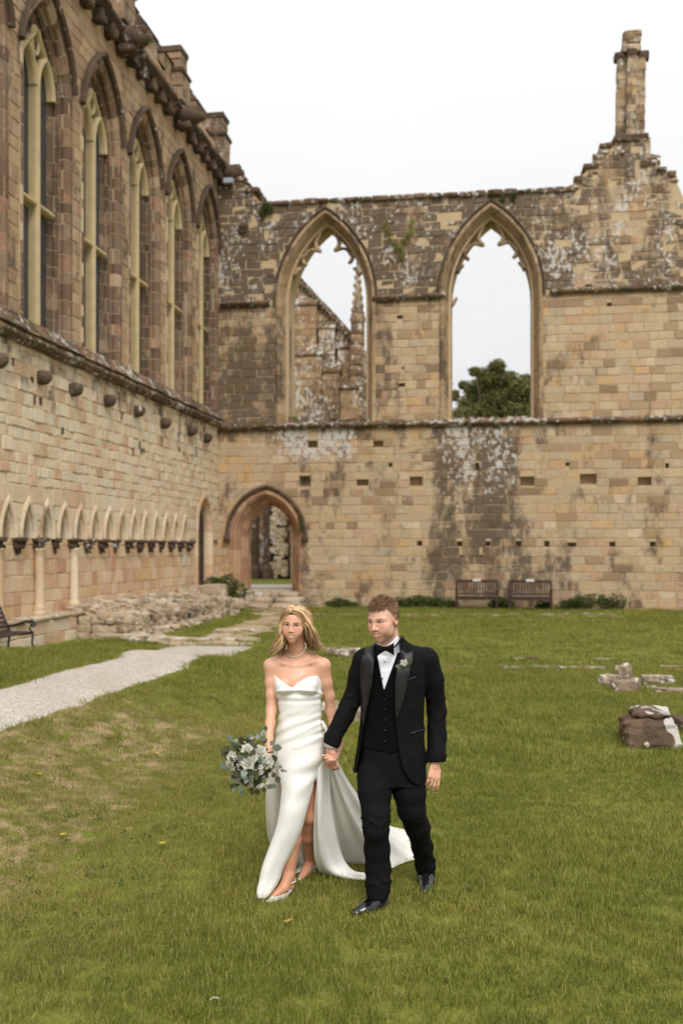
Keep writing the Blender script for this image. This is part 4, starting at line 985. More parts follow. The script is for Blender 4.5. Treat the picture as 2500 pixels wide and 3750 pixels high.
# ------------------------------------------------------------------ foliage
def leaf_mat(name, a, b, trans=.25):
    g = SG(name, .6, .25); n1 = g.noise(1.6, 4); r = g.attr('rnd').outputs['Fac']
    g.col(g.mix(g.math('ADD', g.math('MULTIPLY', r, .6), g.math('MULTIPLY', n1, .4)), a, b)); 
    tr = g.n('ShaderNodeBsdfTranslucent'); g.put(tuple(b)+(1,), tr.inputs[0]); ms = g.n('ShaderNodeMixShader'); ms.inputs[0].default_value = trans
    g.l(g.b.outputs[0], ms.inputs[1]); g.l(tr.outputs[0], ms.inputs[2]); g.l(ms.outputs[0], g.o.inputs[0]); return g.m
M_tree = leaf_mat('tree_leaf', rgb(70, 76, 42), rgb(128, 126, 74)); M_bush = leaf_mat('shrub_leaf', rgb(48, 62, 28), rgb(92, 106, 48)); M_bark = plain('bark', rgb(92, 78, 62), .95, .1, .25, 5, .03)
M_dryg = leaf_mat('dry_grass_stalk', rgb(130, 100, 66), rgb(176, 146, 104)); M_weed = leaf_mat('yellow_green_weed', rgb(96, 110, 30), rgb(150, 156, 50))
def leaves(name, parent, blobs, n, size, mat, seed, per=(1,), surf=.5):
    r = np.random.default_rng(seed); P = []
    wt = np.array([b[1][0]*b[1][1]*b[1][2] for b in blobs])**.7; wt = wt/wt.sum()
    for (c, d), k in zip(blobs, (wt*n).astype(int)+1):
        u = r.normal(size=(k, 3)); u /= np.linalg.norm(u, axis=1)[:, None]; u *= (surf+(1-surf)*r.random((k, 1)))**.6
        P.append(np.array(c)+u*np.array(d)*(.85+.3*r.random((k, 1))))
    P = np.concatenate(P); k = len(P); a = r.normal(size=(k, 3)); a /= np.linalg.norm(a, axis=1)[:, None]; b = np.cross(a, r.normal(size=(k, 3))); b /= np.linalg.norm(b, axis=1)[:, None]
    s_ = size*(.6+.8*r.random((k, 1))); o = np.array(parent_off(parent)) if parent else 0
    v = np.stack([P-a*s_, P+b*s_*.45, P+a*s_, P-b*s_*.45], 1).reshape(-1, 3)-o; f = np.arange(4*k).reshape(-1, 4)
    me = bpy.data.meshes.new(name); me.from_pydata(v.tolist(), [], f.tolist()); at = me.attributes.new('rnd', 'FLOAT', 'FACE'); at.data.foreach_set('value', r.random(k)); me.materials.append(mat); me.update()
    ob = bpy.data.objects.new(name, me); COL.objects.link(ob); ob.parent = parent; return ob
def shrub(px, py, D, d, n, size, label, seed, mat=M_bush, group=None, name='shrub'):
    t = (px-1250)/FPX; q = cam_xyz(t*D, D); z0 = max(terrain_xy(q.x, q.y), CZ-(py-2005)/FPX*D-.05); r = random.Random(seed)
    s_ = thing(name, label, 'plant', (q.x, q.y, z0), 0, group)
    bl_ = [((q.x+r.uniform(-.5, .5)*d[0], q.y+r.uniform(-.3, .3)*d[1], z0+d[2]*r.uniform(.2, .62)), (d[0]*r.uniform(.22, .4), d[1]*r.uniform(.3, .45), d[2]*r.uniform(.25, .4))) for _ in range(7)]
    m = MB()
    for b in bl_: m.tube([(q.x, q.y, z0), ((q.x+b[0][0])/2, q.y, (z0+b[0][2])/2+.05), b[0]], [.02, .015, .008], 5)
    m.build('stem', M_bark, s_); leaves('foliage', s_, bl_, n, size, mat, seed); return s_
shrub(820, 2200, 32.4, (.85, .8, 1.0), 3000, .045, 'dense dark green shrub in the corner left of the doorway', 5)
for i, (px, w_, h_) in enumerate([(1238, .6, .36), (1272, .5, .3), (1480, .5, .4), (1530, .7, .5), (1590, .8, .42), (1640, .7, .3), (1840, .6, .4), (1990, .5, .3), (2080, .8, .4), (2165, 1.0, .62), (2235, .7, .5), (700, .6, .3)]):
    if px == 700: continue
    q_ = wx(px, -.3); Dq = -SH*(q_-CX)+CH*(-.3-CY); shrub(px, 2222, Dq, (w_, .45, h_), 800, .04, ['leafy weed behind the heads of the couple, left one', 'leafy weed just left of the groom head', 'weed clump left of the left garden bench, first', 'weed clump nearer the left garden bench', 'weed under the left end of the left bench', 'low weed between the legs of the left bench', 'weed under the right garden bench', 'weed just right of the right garden bench', 'broad weed right of the benches', 'tallest weed clump right of the benches', 'last weed clump at the right of the wall foot', ''][i], 30+i, M_bush, 'weeds at the foot of the end wall', 'wall_weed')
for i, (px, py) in enumerate([(548, 2205), (690, 2215), (620, 2235)]):
    shrub(px, py, 28.5+i, (.5, .4, .28), 400, .035, ['left weed on top of the rubble bench', 'right weed on top of the rubble bench near the shrub', 'middle weed on top of the rubble bench'][i], 60+i, M_bush, 'weeds on the rubble bench', 'bench_weed')
# weeds rooted in the wall
def wallweed(pts, n, size, label, seed, mat, r=.12, name='wall_plant', yo=-.08):
    P = [bw(*p) for p in pts]; s_ = thing(name, label, 'plant', (P[0][0], yo, P[0][1])); m = MB()
    m.tube([(a, yo+.05, z) for a, z in P], .012, 5); m.build('stem', M_bark, s_)
    leaves('foliage', s_, [((a, yo-.03, z), (r, .1, r*1.5)) for a, z in P], n, size, mat, seed)
wallweed([(1470, 930), (1455, 905), (1430, 880), (1420, 850), (1412, 830)], 260, .035, 'yellow green creeper left sprig high between the two windows', 1, M_weed)
wallweed([(1475, 900), (1490, 870), (1505, 850), (1508, 825)], 220, .035, 'yellow green creeper right sprig high between the two windows', 2, M_weed)
wallweed([(1100, 1905), (1108, 1922), (1104, 1940)], 220, .03, 'small green fern on the right side of the doorway hood', 3, M_bush, .08, yo=-.2)
wallweed([(900, 830), (890, 835)], 260, .04, 'brown moss cushion on the left upper stretch of the end wall', 4, M_string, .14)
wallweed([(990, 770), (965, 785), (975, 760)], 400, .04, 'dark moss patch below the wall top over the left window', 5, M_bush, .13)
wallweed([(2395, 600), (2380, 615)], 500, .05, 'dry brown grass tuft on the ledge right of the pillar stump', 6, M_dryg, .22, yo=.2)
wallweed([(2440, 640), (2460, 635)], 260, .05, 'thin dry stalks on the right hand wall top', 7, M_dryg, .16, yo=.3)
wallweed([(2120, 670), (2130, 655)], 300, .04, 'green tuft where the wall top climbs to the pillar', 8, M_weed, .16, yo=.2)
wallweed([(1800, 715), (1840, 730), (1880, 725)], 300, .04, 'mossy growth along the wall top above the right window', 9, M_bush, .10)
# tree behind the right window
tD = 72.0; tq = cam_xyz((1805-1250)/FPX*tD, tD); tr_ = thing('tree', 'round green leafy tree seen through the right window opening', 'tree', (tq.x, tq.y, .5)); r = random.Random(9)
mt = MB(); mt.tube([(tq.x, tq.y, .3), (tq.x+.1, tq.y, 4), (tq.x-.1, tq.y, 8), (tq.x, tq.y, 11)], [.45, .35, .28, .18], 10)
zc = lambda py: CZ+(2005-py)/FPX*tD
xw = lambda px: tq.x+(px-1805)/FPX*tD
blobs = []
for (px, py, rx, rz) in [(1800, 1390, 60, 52), (1750, 1420, 55, 50), (1860, 1400, 58, 45), (1900, 1440, 55, 50), (1720, 1480, 50, 50), (1830, 1470, 70, 55), (1780, 1520, 80, 60), (1890, 1520, 70, 60), (1700, 1540, 60, 50), (1800, 1600, 130, 80), (1690, 1400, 18, 20), (1665, 1440, 20, 25), (1650, 1410, 14, 14), (1920, 1390, 30, 25), (1740, 1370, 25, 20), (1820, 1350, 35, 28), (1960, 1500, 60, 60), (1640, 1560, 50, 60)]:
    s_ = tD/FPX; blobs.append(((xw(px)+r.uniform(-.1, .1), tq.y+r.uniform(-1.6, 1.6), zc(py)), (rx*s_*.92, rx*s_*.95, rz*s_*.88)))
for b in blobs: mt.tube([(tq.x, tq.y, 7), ((tq.x+b[0][0])/2, (tq.y+b[0][1])/2, (8+b[0][2])/2), b[0]], [.14, .09, .03], 6)
mt.build('trunk', M_bark, tr_, True); leaves('crown', tr_, blobs, 42000, .12, M_tree, 3, surf=.25)
# far rise so that the land goes on beyond the ruin
hv = []; hf = []
for i in range(41):
    a = -500+25*i; hv += [(a, 160, .4), (a, 260, 2+2.5*noise.noise(Vector((a*.01, 0, 0)))), (a, 520, 3)]
for i in range(40): hf += [(3*i, 3*i+3, 3*i+4, 3*i+1), (3*i+1, 3*i+4, 3*i+5, 3*i+2)]
mesh_obj('distant_fields', hv, hf, M_ground, None, True, {'dry': np.zeros(len(hv), dtype=np.float32)}, 'structure')

# ------------------------------------------------------------------ grass
def grass_mat(name='grass_blade'):
    g = SG(name, .65, .18); r = g.attr('rnd').outputs['Fac']; oi = g.n('ShaderNodeObjectInfo')
    c = g.ramp(r, [(0, rgb(88, 98, 34)), (.4, rgb(122, 130, 50)), (.75, rgb(150, 150, 70)), (.93, rgb(182, 168, 104)), (1, rgb(178, 160, 112))])
    n1 = g.noise(.55, 4, g.pos((1, 1, 0))); n2 = g.noise(3.5, 4, g.pos((1, 1, 0)))
    c = g.mix(g.rng(n1, .36, .64, 0, .9), c, g.mix(1, c, (.72, .80, .66), 'MULTIPLY')); c = g.mix(g.rng(n2, .45, .7, 0, .6), c, g.mix(1, c, (1.22, 1.12, 1.1), 'MULTIPLY'))
    dry = g.attr('dry', 'INSTANCER').outputs['Fac']; c = g.mix(g.math('MULTIPLY', dry, .6), c, rgb(160, 146, 92)); g.col(c)
    tr = g.n('ShaderNodeBsdfTranslucent'); g.l(c, tr.inputs[0]); ms = g.n('ShaderNodeMixShader'); ms.inputs[0].default_value = .3
    g.l(g.b.outputs[0], ms.inputs[1]); g.l(tr.outputs[0], ms.inputs[2]); g.l(ms.outputs[0], g.o.inputs[0]); return g.m
M_grass = grass_mat()
gcol = bpy.data.collections.new('grass_tufts')
def tuft(name, n, rad, hmin, hmax, wd, seed):
    r = np.random.default_rng(seed); v = []; f = []; at = []
    for i in range(n):
        x, y = r.normal(0, rad*.5, 2); a = r.uniform(0, 6.28); h = r.uniform(hmin, hmax); ln = r.uniform(.1, .9)*h; dx, dy = math.cos(a)*ln, math.sin(a)*ln; sx, sy = -math.sin(a)*wd/2, math.cos(a)*wd/2; o = len(v)
        v += [(x-sx, y-sy, -.01), (x+sx, y+sy, -.01), (x+dx*.35-sx*.8, y+dy*.35-sy*.8, h*.6), (x+dx*.35+sx*.8, y+dy*.35+sy*.8, h*.6), (x+dx, y+dy, h*(1-.25*ln/h))]
        f += [(o, o+1, o+3, o+2), (o+2, o+3, o+4)]; at += [r.random()]*2
    me = bpy.data.meshes.new(name); me.from_pydata(v, [], f); a_ = me.attributes.new('rnd', 'FLOAT', 'FACE'); a_.data.foreach_set('value', at); me.materials.append(M_grass)
    ob = bpy.data.objects.new(name, me); gcol.objects.link(ob); return ob
for k in range(4): tuft('grass_tuft', 70, .10, .018, .055, .0032, k)
def tuft_tree():
    ng = bpy.data.node_groups.new('scatter_tufts', 'GeometryNodeTree'); ng.interface.new_socket('Geometry', in_out='INPUT', socket_type='NodeSocketGeometry'); ng.interface.new_socket('Geometry', in_out='OUTPUT', socket_type='NodeSocketGeometry')
    N = ng.nodes.new; L = ng.links.new; i_ = N('NodeGroupInput'); o_ = N('NodeGroupOutput'); ci = N('GeometryNodeCollectionInfo'); ci.inputs[0].default_value = gcol; ci.inputs['Separate Children'].default_value = True; ci.inputs['Reset Children'].default_value = True
    ip = N('GeometryNodeInstanceOnPoints'); ip.inputs['Pick Instance'].default_value = True
    def na(nm, t):
        q = N('GeometryNodeInputNamedAttribute'); q.data_type = t; q.inputs[0].default_value = nm; return q.outputs[0]
    L(i_.outputs[0], ip.inputs['Points']); L(ci.outputs[0], ip.inputs['Instance']); L(na('which', 'INT'), ip.inputs['Instance Index'])
    L(na('rot', 'FLOAT_VECTOR'), ip.inputs['Rotation']); L(na('scl', 'FLOAT_VECTOR'), ip.inputs['Scale']); L(ip.outputs[0], o_.inputs[0]); return ng
NG = tuft_tree()
# keep the tufts off gravel, stones and steps
def poly_world(P): return [(gp(*q).x, gp(*q).y) for q in P]
def inside(P, x, y):
    c = np.zeros(len(x), bool); n = len(P)
    for i in range(n):
        (x1, y1), (x2, y2) = P[i], P[(i+1) % n]; cond = ((y1 > y) != (y2 > y)); xx = (x2-x1)*(y-y1)/((y2-y1) if y2 != y1 else 1e-9)+x1; c ^= cond & (x < xx)
    return c
path_poly = poly_world(PATH_FAR+PATH_NEAR[::-1])
worn_poly = poly_world(k2((430, 1478), (480, 1452), (540, 1434), (590, 1420), (600, 1408), (560, 1394), (672, 1389), (700, 1410), (690, 1420), (640, 1440), (575, 1462), (520, 1480)))
def scatter(name, D0, D1, dens, sc, label, seed, extra=.42, hs=1.0):
    r = np.random.default_rng(seed); ex = 2.4; area = extra*(D1*D1-D0*D0)+2*ex*(D1-D0); n = int(area*dens); dd = np.linspace(D0, D1, 400); cd = np.cumsum(extra*dd+ex); cd = (cd-cd[0])/(cd[-1]-cd[0]); D = np.interp(r.random(n), cd, dd); X = r.uniform(-1, 1, n)*(extra*D+ex)
    x = CX+CH*X-SH*D; y = CY+SH*X+CH*D; j = r.normal(0, .04, (2, n))
    keep = ~inside(path_poly, x+j[0], y+j[1]) & (y < -.35) & (x > .3) & ~((x < 1.9) & (y > -12.9) & (y < -.5)) & ~((x < .6))
    wp = inside(worn_poly, x, y); keep &= ~(wp & (r.random(n) < .8)); keep &= ~((np.abs(x-Dr.cx) < 1.4) & (y > -2))
    x, y = x[keep], y[keep]; n = len(x); z = np.array([terrain_xy(a, b) for a, b in zip(x, y)])
    dn = np.array([dry_at(a, b)*max(0, .5+1.3*(noise.noise(Vector((a*4.6, b*4.6, 0)))*.55+noise.noise(Vector((a*11, b*11, 5)))*.45+.12)) for a, b in zip(x, y)])
    k2_ = r.random(n) > np.clip(dn*.55, 0, .4); x, y, z, dn = x[k2_], y[k2_], z[k2_], dn[k2_]; n = len(x)
    big = np.array([noise.noise(Vector((a*.9, b*.9, 7))) for a, b in zip(x, y)])
    me = bpy.data.meshes.new(name); me.from_pydata(np.stack([x, y, z], 1).tolist(), [], [])
    s_ = sc*(.75+.5*r.random(n)); S_ = np.stack([s_, s_, s_*hs*(1+.5*big)*(1-.5*np.clip(dn, 0, 1))], 1)
    a = me.attributes.new('scl', 'FLOAT_VECTOR', 'POINT'); a.data.foreach_set('vector', S_.astype(np.float32).ravel())
    a = me.attributes.new('rot', 'FLOAT_VECTOR', 'POINT'); a.data.foreach_set('vector', np.stack([r.normal(0, .12, n), r.normal(0, .12, n), r.uniform(0, 6.28, n)], 1).astype(np.float32).ravel())
    a = me.attributes.new('which', 'INT', 'POINT'); a.data.foreach_set('value', r.integers(0, 4, n).astype(np.int32))
    a = me.attributes.new('dry', 'FLOAT', 'POINT'); a.data.foreach_set('value', np.clip(dn*1.3, 0, 1).astype(np.float32))
    ob = bpy.data.objects.new(name, me); COL.objects.link(ob); md = ob.modifiers.new('scatter', 'NODES'); md.node_group = NG
    return tag(ob, label, 'grass', None, 'stuff')
GD = 1.0
scatter('grass', 3.2, 9, 230*GD, .85, 'short mown green grass of the near lawn', 1)
scatter('grass', 9, 17, 90*GD, 1.25, 'mown green grass of the middle lawn', 2)
scatter('grass', 17, 36, 26*GD, 2.2, 'mown green grass of the far lawn', 3, .40, .45)
# small lawn finds
M_yel = plain('yellow_petal', rgb(200, 172, 50), .6, .2, .1); M_leafy = plain('fallen_leaf', rgb(176, 132, 62), .7, .2, .2); M_feather = plain('white_feather', (.42, .40, .34), .7, .2, .05)
for i, (px, py) in enumerate([(576, 2758), (565, 2748), (232, 3056), (596, 3088), (907, 2642), (1232, 2568), (1170, 2548), (1345, 2880), (146, 2834), (2360, 2728)]):
    p = gp(px, py, .045); f = thing('yellow_flower', ['larger yellow flower left of the bouquet on the bank', 'yellow flower beside the larger one on the bank', 'yellow flower in the lower left weeds', 'yellow flower below the bouquet in the lawn', 'yellow flower near the top left of the bouquet', 'yellow flower right of the bride by the elbow', 'yellow flower just above the elbow of the bride', 'yellow flower between the couple and the train', 'pale yellow flower at the left edge of the bank', 'yellow flower at the foot of the pedestal stone'][i], 'flower', p, 0, 'yellow flowers scattered over the lawn'); m = MB()
    for k in range(7): a = k*.9; m.add([(p.x, p.y, p.z), (p.x+.02*math.cos(a-.3), p.y+.02*math.sin(a-.3), p.z+.004), (p.x+.026*math.cos(a), p.y+.026*math.sin(a), p.z+.006), (p.x+.02*math.cos(a+.3), p.y+.02*math.sin(a+.3), p.z+.004)], [(0, 1, 2, 3)])
    m.build('petals', M_yel, f); m = MB(); m.tube([(p.x, p.y, p.z-.05), (p.x, p.y, p.z)], .0015, 4); m.build('stalk', M_grass, f)
p = gp(1055, 3370, .04); m = MB(); a_ = [(-.025, 0), (-.012, .012), (0, .026), (.012, .012), (.028, .004), (.014, -.008), (.008, -.022), (-.010, -.014)]
m.add([(p.x+a*1.1, p.y+b*1.1, p.z+.006*math.sin(a*90)) for a, b in a_]+[(p.x, p.y, p.z+.004)], [(8, i, (i+1) % 8) for i in range(8)]); o = m.build('fallen_leaf', M_leafy, org=p); tag(o, 'small yellow fallen leaf on the grass in front of the bride', 'leaf')
p = gp(785, 3665, .04); m = MB(); m.tube([(p.x-.022, p.y, p.z), (p.x-.012, p.y+.01, p.z+.008), (p.x+.004, p.y+.015, p.z+.010), (p.x+.018, p.y+.012, p.z+.006)], [.002, .004, .005, .003], 6, flat=.3); o = m.build('feather', M_feather, org=p); tag(o, 'small curled white feather lying in the grass at the bottom', 'feather')
# clover and broad weeds on the bank
R_ = random.Random(8); bwm = []
wb = thing('lawn_weeds', 'low broad leaved weeds scattered through the dry bank', 'weeds'); wb['kind'] = 'stuff'
P_ = []
for i in range(110):
    px, py = R_.uniform(0, 1000), R_.uniform(2650, 3450); q = gp(px, py, .02)
    if dry_at(q.x, q.y) < .3: continue
    P_ += [((q.x, q.y, q.z), (.07, .07, .015))]
wo = leaves('weed_leaves', wb, P_, 700, .012, M_bush, 4, surf=.2); wo['kind'] = 'stuff'
# ================================================================== FIGURES: clay-like distance fields meshed by surface nets
def nets(F, org, h):
    s = F < 0; n = np.array(F.shape)-1
    acc = np.zeros(tuple(n)+(3,), np.float32); cnt = np.zeros(tuple(n), np.float32); sl = lambda o, ax: tuple(slice(o[a], o[a]+n[a]) for a in range(3))
    for ax in range(3):
        for o in [(i, j) for i in (0, 1) for j in (0, 1)]:
            o0 = [0, 0, 0]; oth = [a for a in range(3) if a != ax]; o0[oth[0]], o0[oth[1]] = o; o1 = list(o0); o1[ax] = 1
            a, b = F[sl(o0, 0)], F[sl(o1, 0)]; m = (a < 0) != (b < 0); t = np.where(m, a/np.where(m, a-b, 1), 0)
            for c in range(3): acc[..., c] += np.where(m, (t if c == ax else o0[c]), 0)
            cnt += m
    act = cnt > 0; idx = -np.ones(tuple(n), np.int64); idx[act] = np.arange(act.sum()); ijk = np.argwhere(act)
    V = (ijk+acc[act]/cnt[act][:, None])*h+np.array(org); Q = []
    for ax in range(3):
        b, c = [(1, 2), (2, 0), (0, 1)][ax]; a0 = [slice(1, -1)]*3; a0[ax] = slice(0, -1); a1 = list(a0); a1[ax] = slice(1, None)
        A, B = s[tuple(a0)], s[tuple(a1)]; e = np.argwhere(A != B); pos = A[A != B]; e = e+1; e[:, ax] -= 1
        def cell(db, dc):
            q = e.copy(); q[:, b] += db; q[:, c] += dc; return idx[q[:, 0], q[:, 1], q[:, 2]]
        q = np.stack([cell(-1, -1), cell(0, -1), cell(0, 0), cell(-1, 0)], 1); q[~pos] = q[~pos][:, ::-1]; Q.append(q)
    return V, np.concatenate(Q)
class Clay:
    def __init__(s, lo, hi, h):
        s.h = h; s.lo = np.array(lo, float); ax = [np.arange(lo[i], hi[i]+h, h, dtype=np.float32) for i in range(3)]
        s.X, s.Y, s.Z = np.meshgrid(*ax, indexing='ij'); s.F = np.full(s.X.shape, 9, np.float32); s.ax = ax
    def box(s, lo, hi, pad):                    # index window
        return tuple(slice(max(0, int(np.searchsorted(s.ax[i], lo[i]-pad))), int(np.searchsorted(s.ax[i], hi[i]+pad))) for i in range(3))
    def smin(s, w, d, k):
        f = s.F[w]
        if k <= 0: s.F[w] = np.minimum(f, d); return
        h = np.clip(.5+.5*(f-d)/k, 0, 1); s.F[w] = f*(1-h)+d*h-k*h*(1-h)
    def smax(s, w, d, k):
        f = -s.F[w]
        h = np.clip(.5+.5*(f-d)/k, 0, 1); s.F[w] = -(f*(1-h)+d*h-k*h*(1-h))
    def P(s, w): return s.X[w], s.Y[w], s.Z[w]
    def cone(s, a, b, ra, rb, k=.02, cut=False, pad=.05):
        a = np.array(a, float); b = np.array(b, float); r = max(ra, rb); w = s.box(np.minimum(a, b)-r, np.maximum(a, b)+r, pad+k); x, y, z = s.P(w); d = b-a; L = d@d+1e-12
        t = np.clip(((x-a[0])*d[0]+(y-a[1])*d[1]+(z-a[2])*d[2])/L, 0, 1)
        q = np.sqrt((x-a[0]-t*d[0])**2+(y-a[1]-t*d[1])**2+(z-a[2]-t*d[2])**2)-(ra+(rb-ra)*t)
        (s.smax if cut else s.smin)(w, -(-q) if not cut else q, k) if not cut else s.smax(w, q, k)
        return s
    def chain(s, pts, rs, k=.02):
        for a, b, ra, rb in zip(pts, pts[1:], rs, rs[1:]): s.cone(a, b, ra, rb, k)
        return s
    def ell(s, c, r, k=.02, M=None, cut=False, pad=.05):
        c = np.array(c, float); r = np.array(r, float); R = r.max(); w = s.box(c-R, c+R, pad+k); x, y, z = s.P(w); x, y, z = x-c[0], y-c[1], z-c[2]
        if M is not None: x, y, z = M[0][0]*x+M[1][0]*y+M[2][0]*z, M[0][1]*x+M[1][1]*y+M[2][1]*z, M[0][2]*x+M[1][2]*y+M[2][2]*z
        k0 = np.sqrt((x/r[0])**2+(y/r[1])**2+(z/r[2])**2)+1e-9; k1 = np.sqrt((x/r[0]**2)**2+(y/r[1]**2)**2+(z/r[2]**2)**2)+1e-9; q = k0*(k0-1)/k1
        if cut: s.smax(w, q, k)
        else: s.smin(w, q, k)
        return s
    def loft(s, rows, k=.02, p=2.0):
        """rows: z, cx, cy, half width, half depth"""
        rows = sorted(rows); zs = [r[0] for r in rows]; w = s.box((-9, -9, zs[0]), (9, 9, zs[-1]), .0); x, y, z = s.P(w)
        f = lambda i: np.interp(z, zs, [r[i] for r in rows]); hw, hd = f(3), f(4)
        q = (((np.abs(x-f(1))/hw)**p+(np.abs(y-f(2))/hd)**p)**(1/p)-1)*np.minimum(hw, hd)
        q = np.maximum(q, np.maximum(zs[0]-z, z-zs[-1])); s.smin(w, q, k); return s
    def mesh(s): return nets(s.F, s.lo, s.h)

def Pp(px, py, D): return np.array([(px-1250)*D/FPX, D, CZ-(py-2005)*D/FPX])
def clay_obj(name, V, Q, mat, root, o0, attrs=None): return mesh_obj(name, (V-o0), Q, mat, root, True, attrs)

# materials
def skin_mat(name, base):
    g = SG(name, .42, .45); c = g.attr('Col').outputs['Color']; n_ = g.noise(60, 3, g.pos(obj=True)); g.col(g.mix(g.rng(n_, .3, .7, 0, .25), c, g.mix(1, c, (.9, .84, .8), 'MULTIPLY')))
    g.b.inputs['Subsurface Weight'].default_value = .12; g.b.inputs['Subsurface Radius'].default_value = (.012, .004, .002); g.b.inputs['Subsurface Scale'].default_value = 1
    return g.m
M_skin = skin_mat('skin', None)
def cloth_mat(name, c, rough, spec=.3, sheen=0, bscale=0, bdist=0, weave=600, aniso=None, var=.06):
    g = SG(name, rough, spec); n_ = g.noise(4, 3, g.pos(obj=True)); g.col(g.mix(g.rng(n_, .3, .7), [q*(1-var) for q in c], [min(.95, q*(1+var)) for q in c]))
    g.b.inputs['Sheen Weight'].default_value = sheen
    h = g.noise(weave, 2, g.pos(obj=True)); h2 = g.noise(bscale or 7, 3, g.pos((1, 1, .45), obj=True)) if bdist else None
    if bdist:
        b2 = g.n('ShaderNodeBump'); b2.inputs['Distance'].default_value = bdist; b2.inputs['Strength'].default_value = .6; g.l(h2, b2.inputs['Height']); g.bump(h, .0006, .5, b2.outputs[0])
    else: g.bump(h, .0006, .5)
    return g.m
M_satin = cloth_mat('ivory_satin', (.86, .85, .80), .38, .35, .2, 5, .012)
M_satin2 = cloth_mat('ivory_chiffon_train', (.87, .86, .78), .5, .3, .3, 5, .010)
M_suit = cloth_mat('black_wool', (.0055, .005, .0052), .85, .14, .0, 9, .03)
M_vest = cloth_mat('black_waistcoat_cloth', (.003, .003, .003), .9, .1, .0, 12, .01)
M_lapel = cloth_mat('black_satin_lapel', (.012, .0105, .011), .45, .35, .0, 0, 0)
M_velvet = cloth_mat('black_velvet', (.003, .003, .003), .9, .1, .05)
M_shirt = cloth_mat('white_shirt_cotton', (.78, .79, .84), .7, .25, .1, 10, .006, var=.02)
M_shoe = plain('polished_black_leather', (.012, .012, .013), .18, .6, .1)
M_wshoe = plain('ivory_shoe_leather', (.72, .68, .62), .4, .4, .05)
M_tooth = plain('tooth_enamel', (.9, .88, .84), .3, .5, .03); M_pearl = plain('pearl', (.80, .76, .70), .25, .6, .05)
M_gold = plain('white_gold', (.7, .66, .6), .25, .6, .05, metal=1)
def hair_mat(name, a, b, c):
    g = SG(name, .5, .35); r = g.attr('rnd').outputs['Fac']; g.col(g.ramp(r, [(0, a), (.45, b), (1, c)])); return g.m
M_blonde = hair_mat('blonde_hair', rgb(70, 46, 30), rgb(176, 134, 92), rgb(244, 214, 170))
M_brownh = hair_mat('short_brown_hair', rgb(82, 58, 42), rgb(124, 94, 70), rgb(170, 138, 108))

# ---- a head with its face, modelled in its own frame: x to image right, y towards the viewer (front), z up from the eye line
def build_head(C, yaw, pitch, roll, s, kind, neck, h=.0024):
    """C centre on the eye line; neck: (a, b, ra, rb) in world metres. returns mesh in camera frame and local coords"""
    R = np.array(Matrix.Rotation(yaw, 3, 'Z') @ Matrix.Rotation(pitch, 3, 'X') @ Matrix.Rotation(roll, 3, 'Y'))
    FLIP = np.diag([1, -1, 1])                         # local front +y is towards the camera (-D)
    T = R@FLIP
    inv = np.linalg.inv(T)
    toL = lambda p: (inv@(np.asarray(p)-C))/s
    f = kind == 'f'; cl = Clay((-.115, -.14, -.235 if f else -.20), (.115, .135, .14), h/s)
    cl.ell((0, -.022, .034), (.075 if not f else .071, .094, .084), 0)
    cl.ell((0, .012, .0), (.064 if not f else .061, .077, .096), .03)
    cl.ell((0, .030, -.066), (.056 if not f else .0515, .053 if not f else .050, .050 if not f else .044), .03)
    cl.ell((0, .066, -.100 if f else -.102), (.023 if not f else .0215, .020 if not f else .018, .019 if not f else .017), .022)
    for q in (-1, 1):
        cl.ell((q*.040, .050, -.030), (.026, .025, .026), .03)
        cl.cone((q*.048, .060, .015), (q*.012, .0795, .013), .009 if not f else .006, .009 if not f else .006, .016)
        cl.ell((q*.0330, .100, .001), (.0165, .019, .0105), .014, cut=True)
        cl.ell((q*.032, .0655, .000), (.0155, .0150, .0132), .005)
        cl.ell((q*.049, .030, -.070), (.016, .026, .022), .02) if not f else None
        cl.ell((q*.036, .058, -.052), (.016, .016, .016), .022)           # smiling cheek
    cl.cone((0, .077, .010), (0, .106 if not f else .101, -.034), .0070, .0095 if not f else .0080, .014)
    for q in (-1, 1): cl.ell((q*.0118, .090, -.038), (.0075, .0100, .0066), .008)
    cl.ell((0, .070, -.064), (.033, .021, .030), .018)
    # lips that smile: higher corners, and the open crescent between
    for q in (-1, 1):
        cl.chain([(q*.0335, .0725, -.0575), (q*.018, .0870, -.0610), (q*.004, .0920, -.0615), (0, .0915, -.0625)], [.0018, .0032, .0036, .0032], .004)
        cl.chain([(q*.0335, .0725, -.0585), (q*.021, .0850, -.0735), (0, .0905, -.0800)], [.0018, .0036, .0050], .004)
        cl.chain([(q*.0195, .0905, -.036), (q*.029, .0795, -.050), (q*.0365, .068, -.062)], [.0015, .0022, .001], .006) if False else None
    X, Y, Z = cl.X, cl.Y, cl.Z; xa = np.abs(X)/.031
    op = np.maximum(np.maximum(Z-(-.0640+.0062*xa**2), (-.0755+.0168*xa**2)-Z), np.abs(X)-.0305); op = np.maximum(op, .075-.012*xa**2-Y)
    cl.F = np.maximum(cl.F, -op)
    for q in (-1, 1):
        ex = (X-q*.032); al = np.clip(1-(ex/.0145)**2, 0, 1); o2 = np.maximum(np.maximum(Z-(.0004+.0036*al), (-.0010-.0022*al)-Z), np.abs(ex)-.0135); o2 = np.maximum(o2, .0700-Y); cl.F = np.maximum(cl.F, -o2)
    for q in (-1, 1):
        cl.ell((q*.0755, -.010, -.010), (.0085, .0175, .031), .004); cl.ell((q*.0850, -.005, -.006), (.0075, .0105, .019), .003, cut=True)
    a, b, ra, rb = neck; cl.cone(toL(a), toL(b), ra/s, rb/s, .022)
    cl.cone((0, -.03, -.03), toL((np.array(a)+np.array(b))/2), .055, ra/s*1.02, .02)
    V, Q = cl.mesh(); Vw = (V*s)@T.T+C
    return Vw, Q, V, T, toL
